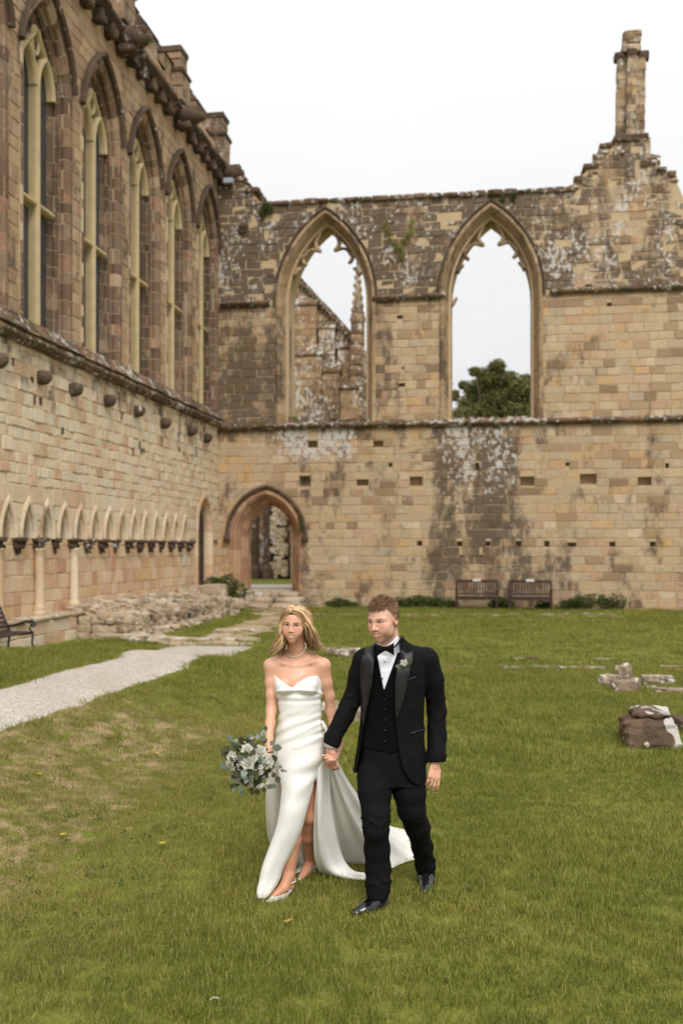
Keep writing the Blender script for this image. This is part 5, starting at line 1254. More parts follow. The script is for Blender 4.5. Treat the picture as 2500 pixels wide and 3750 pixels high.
def head_colors(V, kind):
    f = kind == 'f'; x, y, z = V[:, 0], V[:, 1], V[:, 2]; ax = np.abs(x); n = len(V)
    base = np.array(rgb(216, 166, 138) if f else rgb(222, 174, 150)); C = np.tile(base, (n, 1))
    def mixc(m, c): 
        m = np.clip(m, 0, 1)[:, None]; C[:] = C*(1-m)+np.array(c)*m
    g = lambda cx, cz, rx, rz: np.exp(-((ax-cx)/rx)**2-((z-cz)/rz)**2)*(y > .02)
    mixc(g(.040, -.030, .020, .016)*.5, rgb(206, 128, 104)); mixc(g(0, -.036, .014, .012)*.12, rgb(208, 132, 108))
    mixc(np.exp(-((ax-.032)/.019)**2-((z-.004)/.011)**2)*(y > .03)*.42, rgb(140, 88, 66))           # browner tint over the eye sockets
    xa = ax/.0335; lipu = (z < -.0562+.002*xa**2) & (z > -.0650+.0062*xa**2) & (ax < .034) & (y > .062); lipl = (z > -.0868+.027*xa**2) & (z < -.0735+.0155*xa**2) & (ax < .033) & (y > .066)
    lc = rgb(196, 116, 100) if f else rgb(198, 134, 114); mixc((lipu | lipl)*.7, lc)
    cav = (y < .0840-.018*xa**2) & (y > .05) & (ax < .031) & (z < -.0585) & (z > -.0768); mixc(cav*.95, (.05, .012, .010))
    br = np.exp(-((z-(.0185-6.5*(ax-.034)**2-.04*(ax-.03)))/.0040)**2)*(ax > .012)*(ax < .051)*(y > .03); mixc(br*(.95 if f else .75), rgb(92, 62, 42) if f else rgb(120, 84, 60))
    al = np.clip(1-((ax-.032)/.0155)**2, 0, 1); lash = np.exp(-((z-(.0016+.0036*al))/.0030)**2)*(np.abs(ax-.032) < .0165)*(y > .05); mixc(lash*(1.0 if f else .75), rgb(40, 26, 20))
    lash2 = np.exp(-((z-(-.0030-.0026*al))/.0014)**2)*(np.abs(ax-.032) < .014)*(y > .05); mixc(lash2*(.5 if f else .3), rgb(70, 44, 34))
    mixc(np.exp(-((ax-.0062)/.0035)**2-((z+.0445)/.0020)**2)*(y > .07)*.55, (.12, .05, .035))
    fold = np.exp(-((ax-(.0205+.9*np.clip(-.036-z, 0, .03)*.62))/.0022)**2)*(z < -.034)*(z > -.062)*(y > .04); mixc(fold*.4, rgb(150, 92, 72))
    if not f:
        beard = np.clip((-.045-z)/.02, 0, 1)*(y > -.02)*np.clip((z+.135)/.015, 0, 1)*(1-(lipu | lipl)); tash = np.exp(-((z+.051)/.005)**2)*(ax < .03)*(y > .06); mixc(np.maximum(beard*.33, tash*.4), rgb(146, 104, 80))
        sc = scalp_mask(V); mixc(sc*.9, rgb(122, 88, 64))
        mixc(np.exp(-((ax-.078)/.006)**2)*(z < .02)*(z > -.04)*.22*(y < .03), rgb(216, 130, 108))
    else: mixc(scalp_mask_f(V)*1.0, rgb(110, 82, 52))
    return np.concatenate([C, np.ones((n, 1))], 1)
def scalp_mask(V):
    x, y, z = np.abs(V[:, 0]), V[:, 1], V[:, 2]
    line = np.where(y > .035, .060+.25*np.clip(x-.03, 0, 1)*-1*.2, np.where(y > -.005, -.012+(y+.005)*1.75, -.012+(y+.005)*.35))
    side = np.clip((z-line)/.006, 0, 1); low = np.where(y < -.02, np.clip((z+.062)/.02, 0, 1)*(y < -.02), 0); return np.clip(np.maximum(side, low), 0, 1)
def scalp_mask_f(V):
    x, y, z = np.abs(V[:, 0]), V[:, 1], V[:, 2]; line = np.where(y > .03, .068-.28*np.clip(x-.022, 0, 1), np.where(y > -.0, .02, -.06)); return np.clip((z-line)/.004, 0, 1)*(z > -.11)
def face_bits(root, T, C, s, o0, kind):
    f = kind == 'f'
    def W_(p): return (T@(np.array(p)*s))+C-o0
    for q in (-1, 1):
        m = MB(); c = np.array((q*.032, .0658, .0004)); v = []; fs = []; cols = []
        nu, nv = 20, 20
        for i in range(nu+1):
            th = math.pi*i/nu
            for j in range(nv):
                ph = 2*math.pi*j/nv; d = np.array((math.sin(th)*math.cos(ph), math.cos(th), math.sin(th)*math.sin(ph)))
                v.append(W_(c+d*.0128)); gx = d[0]-(.16 if f else (-.38)); gz = d[2]+(-.02 if f else .16); rr = math.sqrt(gx*gx+gz*gz) if d[1] > 0 else 9
                cols.append((.012, .008, .006, 1) if rr < .24 else (.06, .045, .03, 1) if rr < .50 else (.52, .47, .43, 1))
        for i in range(nu):
            for j in range(nv): fs.append((i*nv+j, i*nv+(j+1) % nv, (i+1)*nv+(j+1) % nv, (i+1)*nv+j))
        mesh_obj('eye', [tuple(a) for a in v], fs, M_eye, root, True, {'Col': np.array(cols)})
    m = MB()
    for k in range(-4, 5):
        wd = .0060; x = k*.0060; xa = abs(x)/.031; zu = -.0636+.0062*xa**2; hh = (.0115 if abs(k) < 3 else .0092)*(1-.25*xa**2); y = .0858-.0130*xa**1.8; a = -math.copysign(1, x)*.7*xa if x else 0
        c = np.array((x, y, zu-hh/2)); P = []
        for dz in (-1, 1):
            for dx, dy in ((-wd/2, -.002), (wd/2, -.002), (wd/2, .0010), (-wd/2, .0010)): P.append(W_((c[0]+dx, c[1]+dy-abs(dx)*0, c[2]+dz*hh/2)))
        m.add(P, [(0, 1, 2, 3), (7, 6, 5, 4), (0, 4, 5, 1), (1, 5, 6, 2), (2, 6, 7, 3), (3, 7, 4, 0)])
    m.build('teeth', M_tooth, root, off=Vector((0, 0, 0)))
def eye_m():
    g = SG('eye', .12, .6); g.l(g.attr('Col').outputs['Color'], g.b.inputs['Base Color']); return g.m
M_eye = eye_m()
def skin_cols(n, c): return np.tile(np.array(tuple(c)+(1,)), (n, 1))
def noise_rot(a, b, c): return None
def hand(cl, wrist, dirn, palm_n, curl, L=.17, mirror=1, spread=.10, curls=None, thumb=(.6, .5), k=.004):
    """palm and five bent fingers; dirn wrist->knuckles, palm_n normal out of the back of the hand, mirror: side of the thumb"""
    d = np.array(dirn, float); d /= np.linalg.norm(d); n = np.array(palm_n, float); n -= d*(n@d); n /= np.linalg.norm(n); sx = np.cross(d, n)*mirror; w = np.array(wrist, float); u = L/.18
    kn = []
    for i in range(4): 
        o = (i-1.5)*.0195*u; p = w+d*(.088-.004*abs(i-1.2))*u-sx*o; kn.append(p); cl.cone(w+d*.012*u-sx*o*.55, p, .0145*u, .0110*u, .010)
    cl.cone(w-d*.01, w+d*.02, .0235*u, .0235*u, .01)
    tips = []
    for i, p in enumerate(kn):
        ln = [.040, .045, .042, .032][i]*u; r = [.0088, .0090, .0085, .0075][i]*u; a = 0; q = p; dd = d*1-sx*((i-1.5)*spread); dd /= np.linalg.norm(dd)
        cu = (curls[i] if curls else curl)
        for j, (f_, c_) in enumerate(((1, .55), (.62, .95), (.5, .7))):
            a += cu*c_; v = dd*math.cos(a)-n*math.sin(a); q2 = q+v*ln*f_; cl.cone(q, q2, r*(1-.07*j), r*(.93-.07*j), k); q = q2
        tips.append((p, p+dd*ln))
    b = w+d*.022*u+sx*.022*u-n*.004; m1 = b+(d*.62+sx*.62*thumb[0]-n*.25)*.040*u; m2 = m1+(d*.9+sx*.25*thumb[0]-n*thumb[1]*.5)*.032*u; m3 = m2+(d*.95-sx*.05-n*thumb[1]*.7)*.024*u
    cl.cone(w+d*.01, m1, .016*u, .0125*u, .010); cl.cone(m1, m2, .0118*u, .0100*u, k); cl.cone(m2, m3, .0098*u, .0085*u, k)
    return tips

# ================================================================== BRIDE
BX0 = np.array([(1090-1250)*5.93/FPX, 5.93, 0.0])
bride = thing('person', 'smiling woman with long blonde hair in a strapless white satin gown, walking', 'person', cam_xyz(BX0[0], BX0[1], 0), HEAD)
SK = rgb(214, 164, 136)
SB = .90
Cb = Pp(1078, 2285, 5.86); neckb = (Pp(1083, 2345, 5.93), Pp(1086, 2432, 5.955), .0475, .058)
hV, hQ, hL, hT, hto = build_head(Cb, math.radians(-11), math.radians(3), math.radians(2), SB, 'f', neckb)
def torso_b(cl, off=0.0, low=True):
    rows = [(2408, 1086, 5.96, .060, .050), (2425, 1086, 5.955, .125, .062), (2445, 1087, 5.95, .142, .078), (2475, 1088, 5.94, .143, .092), (2510, 1089, 5.935, .137, .098), (2560, 1095, 5.935, .124, .092), (2615, 1098, 5.935, .117, .086), (2670, 1099, 5.94, .132, .098), (2730, 1100, 5.945, .146, .110), (2800, 1099, 5.955, .135, .095), (2850, 1096, 5.96, .115, .08)]
    out_ = []
    for py, px, D, hw, hd in rows:
        p = Pp(px, py, D); out_.append((p[2], p[0], D, hw+off, hd+off))
    cl.loft(out_, .02)
    for px in (1046, 1124):
        cl.ell(Pp(px, 2508, 5.862), (.056+off, .052+off, .054+off), .014)
cl = Clay((BX0[0]-.36, 5.55, -.02), (BX0[0]+.36, 6.48, 1.52), .006)
torso_b(cl)
cl.cone(*neckb, k=.03)
cl.chain([Pp(1086, 2400, 5.97), Pp(1030, 2428, 5.96), Pp(994, 2438, 5.945)], [.050, .046, .045], .03)
cl.chain([Pp(1086, 2400, 5.97), Pp(1144, 2424, 5.96), Pp(1182, 2436, 5.945)], [.050, .044, .043], .03)
cl.chain([Pp(1076, 2438, 5.885), Pp(1040, 2430, 5.896), Pp(1006, 2420, 5.925)], [.006, .0065, .006], .022)
cl.chain([Pp(1096, 2438, 5.885), Pp(1132, 2428, 5.896), Pp(1170, 2416, 5.925)], [.006, .0065, .006], .022)
cl.chain([Pp(993, 2440, 5.945), Pp(992, 2500, 5.93), Pp(993, 2545, 5.915), Pp(993, 2602, 5.90), Pp(989, 2650, 5.84), Pp(985, 2715, 5.77), Pp(983, 2740, 5.745)], [.042, .032, .029, .029, .027, .023, .021], .02)
cl.chain([Pp(1184, 2440, 5.945), Pp(1194, 2500, 5.95), Pp(1205, 2550, 5.965), Pp(1212, 2607, 5.98), Pp(1221, 2650, 5.97), Pp(1238, 2705, 5.94), Pp(1243, 2728, 5.93)], [.042, .034, .031, .031, .029, .023, .021], .02)
cl.chain([Pp(1080, 2800, 5.96), Pp(1084, 2985, 5.88), Pp(1074, 3075, 5.88), Pp(1058, 3200, 5.88)], [.068, .050, .044, .034], .02)
cl.chain([Pp(1125, 2800, 5.99), Pp(1128, 2985, 6.02), Pp(1125, 3060, 6.11), Pp(1140, 3150, 6.27)], [.07, .056, .047, .033], .02)
# feet
fa = Pp(1058, 3205, 5.87); cl.chain([fa, Pp(1040, 3250, 5.84), Pp(1000, 3285, 5.80)], [.034, .030, .020], .015); cl.chain([fa+np.array((.005, .02, -.03)), Pp(1062, 3245, 5.88)], [.028, .026], .015)
ba = Pp(1140, 3150, 6.27); cl.chain([ba, Pp(1122, 3188, 6.22), Pp(1104, 3212, 6.16)], [.033, .030, .022], .015)
# hands: right holds the bouquet stems, left is held
tb = hand(cl, Pp(983, 2742, 5.745), (-.25, -.45, -.85), (-.8, -.3, .1), .75, .17, -1, .03, thumb=(.5, .9))
hand(cl, Pp(1243, 2730, 5.93), (-.42, -.30, -.86), (.75, .55, -.1), .45, .165, 1, .04, curls=[.35, .42, .5, .55], thumb=(.4, .8))
bV, bQ = cl.mesh()
zc_ = Pp(0, 2396, 5.95)[2]
# one mesh: body up to the middle of the neck, head from there
def join_mesh(A, B):
    (V1, Q1, C1), (V2, Q2, C2) = A, B; return np.concatenate([V1, V2]), np.concatenate([Q1, Q2+len(V1)]), np.concatenate([C1, C2])
def snap(Vh, bV, bQ, z0, band=.03):
    T_ = BVHTree.FromPolygons([tuple(v) for v in bV], [tuple(int(i) for i in q) for q in bQ]); Vh = Vh.copy()
    for i in np.where(Vh[:, 2] < z0+band)[0]:
        w_ = 1-smooth(z0+.006, z0+band, Vh[i, 2]); p = T_.find_nearest(Vector(Vh[i]))[0]
        if p is not None: Vh[i] = Vh[i]*(1-w_)+np.array(p)*w_
    return Vh
def cut(V, Q, keep):
    Qk = Q[keep[Q].all(1)]; u = np.unique(Qk); m = -np.ones(len(V), int); m[u] = np.arange(len(u)); return u, m[Qk]
rn_ = np.hypot(bV[:, 0]-Pp(1085, 2396, 5.94)[0], bV[:, 1]-5.945); inhead = (rn_ < .12) & (bV[:, 2] > zc_+.006+np.clip(rn_-.056, 0, 1)*2.5)
u1, q1 = cut(bV, bQ, ~inhead)
u2, q2 = cut(hV, hQ, hV[:, 2] > zc_-.004)
cb = skin_cols(len(u1), SK); ch_ = head_colors(hL[u2], 'f')
legs = bV[u1][:, 2] < .8; cb[legs, :3] = np.array(rgb(206, 148, 118))
hV = snap(hV, bV, bQ, zc_)
V_, Q_, C_ = join_mesh((bV[u1], q1, cb), (hV[u2], q2, ch_))
clay_obj('body', V_, Q_, M_skin, bride, BX0, {'Col': C_})
face_bits(bride, hT, Cb, SB, BX0, 'f')

# bodice: the body a little larger, cut to the neckline in the picture plane and shaped with folds
cl = Clay((BX0[0]-.24, 5.72, Pp(0, 2860, 5.9)[2]), (BX0[0]+.24, 6.12, Pp(0, 2462, 5.9)[2]+.01), .004)
torso_b(cl, .008)
X, Y, Z = cl.X, cl.Y, cl.Z; U = X/Y*FPX+1250; Vp = 2005+(CZ-Z)/Y*FPX
nl = np.interp(U, [985, 1004, 1012, 1035, 1060, 1068, 1076, 1090, 1125, 1150, 1160, 1166, 1180, 1200], [2500, 2474, 2478, 2497, 2515, 2518, 2515, 2500, 2480, 2475, 2474, 2478, 2500, 2512])
nl = np.where(Y > 5.945, 2505+(Y-5.945)*80, nl); cl.F = np.maximum(cl.F, (nl-Vp)*Y/FPX)
fold = .0032*np.sin((Vp-2520+.0011*(U-1088)**2*1.0)/4.6)*np.exp(-((Vp-2554)/22)**2)*(Y < 5.95)+.008*np.exp(-((Vp-2528-.0012*(U-1085)**2)/7)**2)
fold += .0032*np.sin((Vp+.30*(U-1100)-.0006*(U-1180)**2)/7.2)*np.exp(-((Vp-2680)/75)**2)*(Y < 5.97)*np.clip((Vp-2595)/20, 0, 1)
fold += .0028*np.sin((Vp+.42*(U-1100))/4.3+1)*np.exp(-((Vp-2660)/50)**2)*np.clip((U-1080)/80, 0, 1)
cl.F -= fold.astype(np.float32)
dV, dQ = cl.mesh(); clay_obj('bodice', dV, dQ, M_satin, bride, BX0)

def sheet(name, rows, mat, root, o0, thick=.004, wave=None, nu=40, nv=70, fold=None):
    """smooth sheet through rows of (px, py, D) control points, waist to hem"""
    A = np.array([[Pp(*p) for p in r] for r in rows])           # (R, Cn, 3)
    def resamp(A, n):                                           # Catmull-Rom along axis 0
        R = len(A); t = np.linspace(0, R-1, n); i = np.clip(t.astype(int), 0, R-2); f = (t-i)[:, None, None]
        g = lambda k: A[np.clip(i+k, 0, R-1)]; p0, p1, p2, p3 = g(-1), g(0), g(1), g(2)
        return .5*((2*p1)+(-p0+p2)*f+(2*p0-5*p1+4*p2-p3)*f*f+(-p0+3*p1-3*p2+p3)*f**3)
    A = resamp(A, nv); A = resamp(A.transpose(1, 0, 2), nu).transpose(1, 0, 2)
    du = np.gradient(A, axis=1); dv = np.gradient(A, axis=0); N = np.cross(du, dv); N /= np.linalg.norm(N, axis=2, keepdims=True)+1e-9
    if wave: A = A+N*wave(np.linspace(0, 1, nu)[None, :], np.linspace(0, 1, nv)[:, None])[..., None]
    V = A.reshape(-1, 3)-o0; V[:, 2] = np.maximum(V[:, 2], .012); Qf = [(j*nu+i, j*nu+i+1, (j+1)*nu+i+1, (j+1)*nu+i) for j in range(nv-1) for i in range(nu-1)]
    ob = mesh_obj(name, [tuple(v) for v in V], Qf, mat, root, True); md = ob.modifiers.new('cloth', 'SOLIDIFY'); md.thickness = thick; md.offset = 0; return ob
# front panel over the striding leg
rows = []
for py, xl, xr, D, hd in [(2650, 1022, 1174, 5.94, .096), (2700, 1013, 1185, 5.94, .108), (2760, 1004, 1190, 5.94, .121), (2800, 1004, 1178, 5.935, .128), (2835, 1010, 1164, 5.93, .130), (2880, 1024, 1148, 5.90, .13), (2925, 1022, 1132, 5.88, .125), (2975, 1016, 1117, 5.86, .12), (3040, 999, 1101, 5.86, .11), (3109, 974, 1074, 5.86, .10), (3175, 953, 1040, 5.85, .09), (3225, 944, 1022, 5.84, .08), (3268, 938, 995, 5.82, .07), (3290, 946, 970, 5.80, .05)]:
    c = (xl+xr)/2; w_ = (xr-xl)/2; r = []
    for a in np.linspace(math.radians(212), math.radians(352 if py > 2835 else 385), 13): r.append((c+w_*(math.cos(a)/(max(abs(math.cos(math.radians(352))), .5) if py > 2835 and math.cos(a) > 0 else 1)), py, D+hd*math.sin(a)*.95))
    rows.append(r)
def wv(u, v): return .0055*np.sin((v*9+u*2.6)*3.4)*np.exp(-((v-.24)/.16)**2)*np.clip(v*6, 0, 1)+.012*np.sin(u*9+v*4)*np.clip(v-.35, 0, 1)*np.clip((1-u)*3, 0, 1)+.006*np.sin(u*5+v*11)*np.exp(-((v-.5)/.2)**2)
sheet('front_skirt', rows, M_satin, bride, BX0, .004, wv, 60, 110)
# back of the skirt behind the legs
rows = []
for py, xl, xr, D in [(2680, 1012, 1188, 6.03), (2760, 1000, 1200, 6.06), (2850, 977, 1200, 6.09), (2930, 974, 1195, 6.12), (3010, 976, 1190, 6.17), (3080, 984, 1185, 6.24), (3140, 1010, 1180, 6.32), (3178, 1040, 1175, 6.38)]:
    r = []
    for t in np.linspace(0, 1, 9): r.append((xl+(xr-xl)*t, py, D-.10*math.cos(t*math.pi)*1.0*(1 if t < .5 else .2)))
    rows.append(r)
sheet('back_skirt', rows, M_satin2, bride, BX0, .004, lambda u, v: .018*np.sin(u*17+1.0)*np.clip(v*1.6, 0, 1)+.006*np.sin(u*41)*v, 70, 60)
# hem puddled behind the feet
rows = [[(1060+12*i, 3150+3*math.sin(i), 6.42) for i in range(9)], [(1062+12*i, 3166+4*math.sin(i*1.3), 6.40) for i in range(9)], [(1066+11*i, 3180+4*math.sin(i*1.7), 6.34) for i in range(9)], [(1072+10*i, 3196+3*math.sin(i), 6.24) for i in range(9)]]
sheet('puddled_hem', rows, M_satin, bride, BX0, .006, lambda u, v: .012*np.sin(u*20+v*5), 50, 24)
# near side fall of the overskirt, from the waist at the right down to the trailing band
rows = [[(1166, 2700, 5.90), (1176, 2700, 5.91), (1186, 2700, 5.93), (1194, 2702, 5.95), (1200, 2706, 5.98)],
        [(1163, 2790, 5.89), (1174, 2790, 5.90), (1184, 2790, 5.92), (1194, 2792, 5.95), (1202, 2796, 5.99)],
        [(1160, 2870, 5.90), (1172, 2868, 5.90), (1184, 2866, 5.93), (1194, 2866, 5.97), (1204, 2866, 6.02)],
        [(1150, 2960, 5.94), (1164, 2956, 5.92), (1180, 2952, 5.95), (1194, 2948, 6.00), (1208, 2944, 6.06)],
        [(1146, 3060, 6.00), (1164, 3052, 5.97), (1184, 3044, 6.00), (1204, 3036, 6.05), (1220, 3028, 6.12)],
        [(1150, 3140, 6.08), (1172, 3128, 6.04), (1194, 3118, 6.06), (1216, 3110, 6.11), (1238, 3104, 6.18)],
        [(1162, 3184, 6.16), (1186, 3174, 6.10), (1208, 3168, 6.11), (1232, 3160, 6.15), (1256, 3150, 6.20)],
        [(1180, 3202, 6.20), (1206, 3196, 6.14), (1228, 3190, 6.13), (1250, 3184, 6.15), (1276, 3178, 6.19)],
        [(1206, 3213, 6.19), (1232, 3208, 6.15), (1256, 3204, 6.13), (1280, 3199, 6.13), (1300, 3194, 6.15)],
        [(1250, 3222, 6.15), (1276, 3218, 6.12), (1300, 3211, 6.12), (1318, 3204, 6.12), (1332, 3198, 6.14)],
        [(1330, 3231, 6.10), (1340, 3226, 6.10), (1352, 3218, 6.11), (1362, 3208, 6.13), (1372, 3198, 6.16)]]
sheet('side_skirt', rows, M_satin, bride, BX0, .004, lambda u, v: .010*np.sin(u*11+.6)*np.clip(v*2, 0, 1)*np.clip(3-3*v, .2, 1), 40, 110)
# far fall: the train fanning back over the grass
ends = [(1196, 3090, 6.30), (1216, 3112, 6.34), (1238, 3132, 6.38), (1262, 3156, 6.42), (1300, 3168, 6.42), (1350, 3174, 6.40), (1395, 3182, 6.36), (1432, 3186, 6.33), (1478, 3166, 6.44), (1526, 3146, 6.55), (1524, 3108, 6.78), (1504, 3068, 7.04), (1486, 3046, 7.18), (1430, 3034, 7.27)]
ctr = [(1186, 2920, 6.06), (1194, 2930, 6.10), (1202, 2940, 6.14), (1212, 2955, 6.16), (1224, 2970, 6.18), (1238, 2985, 6.2), (1252, 2995, 6.22), (1264, 3005, 6.24), (1276, 3010, 6.28), (1290, 3012, 6.32), (1296, 3010, 6.38), (1296, 3006, 6.44), (1292, 3002, 6.5), (1282, 2996, 6.56)]
tops = [(1172+2.4*i, 2700, 5.96+.006*i) for i in range(14)]
rows = []
for t in [0, .1, .22, .34, .46, .58, .7, .8, .9, 1.0]:
    rows.append([tuple((1-t)**2*np.array(a)+2*t*(1-t)*np.array(b)+t*t*np.array(c)) for a, b, c in zip(tops, ctr, ends)])
sheet('train', rows, M_satin2, bride, BX0, .004, lambda u, v: .016*np.sin(u*34+.4)*np.clip(v*2.2, 0, 1)*np.clip(1.4-1.2*v, .12, 1)+.006*np.sin(u*70)*np.clip(v*2, 0, 1)*(1-v), 140, 90)
# sash knot at the hip
m = MB(); m.tube([Pp(1180, 2640, 5.87)-BX0, Pp(1190, 2662, 5.87)-BX0, Pp(1200, 2690, 5.90)-BX0, Pp(1204, 2730, 5.93)-BX0], [.010, .020, .024, .016], 10, flat=.45); m.build('sash', M_satin, bride, True, off=Vector((0, 0, 0)))
# shoes
def shoe_w(pts, rs, heel, strap, root):
    lo = np.min([p for p in pts+heel], 0)-.05; hi = np.max([p for p in pts+heel], 0)+.05; c = Clay(lo, hi, .003); c.chain(pts, rs, .01); c.F = np.maximum(c.F, c.Z-np.interp(c.X, [pts[-1][0], pts[0][0]], [pts[-1][2]+.020, pts[0][2]+.004])); c.chain(heel, [.016, .006, .005], .008)
    V, Q = c.mesh(); clay_obj('shoe', V, Q, M_wshoe, root, BX0); m = MB(); m.tube([Vector(p-BX0) for p in strap], .004, 6); m.build('ankle_strap', M_wshoe, root, True, off=Vector((0, 0, 0)))
shoe_w([Pp(1060, 3252, 5.88), Pp(1035, 3278, 5.84), Pp(1000, 3296, 5.79), Pp(978, 3303, 5.765)], [.022, .028, .024, .010], [Pp(1064, 3248, 5.89), Pp(1067, 3262, 5.91), Pp(1068, 3272, 5.91)], [Pp(1036, 3258, 5.81), Pp(1060, 3238, 5.84), Pp(1082, 3228, 5.86), Pp(1080, 3215, 5.90), Pp(1062, 3222, 5.93)], bride)
shoe_w([Pp(1140, 3176, 6.32), Pp(1120, 3200, 6.24), Pp(1098, 3219, 6.15)], [.022, .027, .014], [Pp(1150, 3172, 6.33), Pp(1152, 3186, 6.36), Pp(1152, 3194, 6.36)], [Pp(1128, 3196, 6.2), Pp(1152, 3176, 6.25), Pp(1158, 3150, 6.30), Pp(1148, 3140, 6.33)], bride)
# pearls
m = MB(); pr = []
pts = [(1050, 2364), (1047.5, 2378), (1050, 2390), (1057, 2400), (1068, 2405.5), (1080, 2406), (1092, 2403), (1103, 2397), (1112, 2387), (1118.5, 2375), (1119.5, 2362), (1116, 2352)]
bvh_b = BVHTree.FromPolygons([tuple(v) for v in V_], [tuple(int(i) for i in q) for q in Q_])
def onskin(px, py, off=.004, bv=None):
    d = Vector(Pp(px, py, 1)-np.array((0, 0, CZ))); d.normalize(); h_ = (bv or bvh_b).ray_cast(Vector((0, 0, CZ)), d); return (h_[0]-d*off) if h_[0] else Vector(Pp(px, py, 5.85))
import itertools
den = []
for (a, b) in zip(pts, pts[1:]):
    L = math.hypot(b[0]-a[0], b[1]-a[1]); k = max(1, round(L/3.6)); den += [(a[0]+(b[0]-a[0])*i/k, a[1]+(b[1]-a[1])*i/k) for i in range(k)]
def ball(m, c, r, n=8, rnd=None): m.lathe([(.02*r, -r), (.7*r, -.7*r), (r, 0), (.7*r, .7*r), (.02*r, r)], tuple(c), n, rnd)
for q in den: p = onskin(*q); ball(m, Vector(p)-Vector(BX0), .0031)
m.build('pearl_necklace', M_pearl, bride, True, off=Vector((0, 0, 0)))
for px, py, D in ((1037.5, 2321, 5.88), (1120.5, 2322, 5.90)):
    m = MB(); ball(m, Pp(px, py, D)-BX0, .0052); ball(m, Pp(px, py-6, D)-BX0, .003); m.build('pearl_earring', M_pearl, bride, True, off=Vector((0, 0, 0)))
# hair: parted, waved locks falling over both shoulders
def locks(name, guides, mat, root, o0, n, spread, r0, seed, nseg=14, wavea=.006, wavef=3.0, rs=1.0, rbase=None):
    R = random.Random(seed); m = MB()
    G = [[np.array(p) for p in g] for g in guides]
    for i in range(n):
        g = R.choice(G); g2 = R.choice(G); 
        k = min(range(len(G)), key=lambda j: np.linalg.norm(G[j][0]-g[0])+(0 if G[j] is not g else 9)) if R.random() < .6 else None
        w_ = R.random()*.5 if k is not None else 0; base = g if k is None or len(G[k]) != len(g) else [a*(1-w_)+b*w_ for a, b in zip(g, G[k])]
        off = np.array([R.gauss(0, 1), R.gauss(0, 1), R.gauss(0, .5)])*spread; ph = R.gauss(0, .45)+([k_ for k_, q_ in enumerate(G) if q_ is g][0]*.9); ph2 = R.uniform(0, 6.28); en = R.uniform(.72, 1.0); pts = []; L = len(base)-1
        for s_ in range(nseg+1):
            t = s_/nseg*en*L; j = min(L-1, int(t)); f = t-j; p0, p1, p2, p3 = base[max(0, j-1)], base[j], base[j+1], base[min(L, j+2)]
            p = .5*((2*p1)+(-p0+p2)*f+(2*p0-5*p1+4*p2-p3)*f*f+(-p0+3*p1-3*p2+p3)*f**3)
            tt = s_/nseg; a = wavea*max(0, min(1, (tt-.35)*2.5)); p = p+off*(.35+.9*tt)+np.array((math.sin(tt*wavef*6.28+ph)*a, math.cos(tt*wavef*6.28+ph)*a*.6, 0)); pts.append(Vector(p-o0))
        r = r0*R.uniform(.5, 1.3); sh = R.random(); rn = min(1, max(0, sh*1.1-.05+(.15 if off[1] < 0 else -.3))) if rbase is None else min(1, max(0, rbase+R.uniform(-.3, .3)))
        m.tube(pts, [r*(.8+.4*math.sin(math.pi*min(1, q/nseg*1.2)))*(1 if q < nseg*.6 else max(.12, 1-(q-nseg*.6)/(nseg*.4)))*rs for q in range(nseg+1)], 5, rn, flat=.55)
    return m.build(name, mat, root, True, off=Vector((0, 0, 0)))
H = lambda x, y, z: (hT@(np.array((x, y, z))*.935))+Cb        # head-frame point
GL = [[H(-.004, .072, .083), H(-.030, .066, .078), H(-.060, .045, .045), H(-.076, .028, .0), Pp(1028, 2335, 5.84), Pp(1020, 2368, 5.85), Pp(1003, 2392, 5.86), Pp(985, 2398, 5.87)],
      [H(-.004, .055, .100), H(-.040, .050, .090), H(-.072, .020, .045), H(-.083, .008, -.01), Pp(1020, 2335, 5.87), Pp(1010, 2365, 5.88), Pp(1000, 2388, 5.88), Pp(980, 2396, 5.89)],
      [H(-.004, .03, .112), H(-.050, .025, .095), H(-.078, .0, .045), H(-.088, -.015, -.02), Pp(1030, 2350, 5.92), Pp(1026, 2375, 5.92), Pp(1018, 2395, 5.92), Pp(1000, 2402, 5.91)],
      [H(-.004, .0, .118), H(-.050, -.015, .100), H(-.080, -.03, .04), H(-.085, -.04, -.03), Pp(1040, 2355, 5.97), Pp(1036, 2380, 5.98), Pp(1030, 2395, 5.96), Pp(1022, 2402, 5.95)]]
GR = [[H(-.002, .072, .083), H(.025, .068, .080), H(.055, .052, .050), H(.068, .040, .012), H(.090, .022, -.010), Pp(1152, 2335, 5.85), Pp(1158, 2362, 5.86), Pp(1182, 2376, 5.88)],
      [H(-.002, .060, .098), H(.040, .055, .088), H(.070, .030, .045), H(.082, .020, .005), H(.104, .005, -.035), Pp(1160, 2345, 5.88), Pp(1172, 2368, 5.89), Pp(1192, 2380, 5.90)],
      [H(-.002, .03, .112), H(.050, .025, .095), H(.080, .0, .045), H(.092, -.01, -.02), Pp(1145, 2335, 5.92), Pp(1152, 2358, 5.93), Pp(1166, 2374, 5.93), Pp(1184, 2384, 5.92)],
      [H(-.002, .0, .118), H(.050, -.015, .102), H(.082, -.03, .04), H(.090, -.04, -.03), Pp(1128, 2350, 5.97), Pp(1138, 2370, 5.97), Pp(1150, 2382, 5.96), Pp(1165, 2388, 5.95)],
      [H(.0, .05, .105), H(.045, .02, .098), H(.075, -.02, .070), H(.080, -.05, .03), Pp(1120, 2330, 5.97), Pp(1128, 2350, 5.96), Pp(1146, 2368, 5.95), Pp(1168, 2380, 5.94)]]
locks('hair', GL, M_blonde, bride, BX0, 300, .0095, .0042, 3, wavea=.015, wavef=2.0)
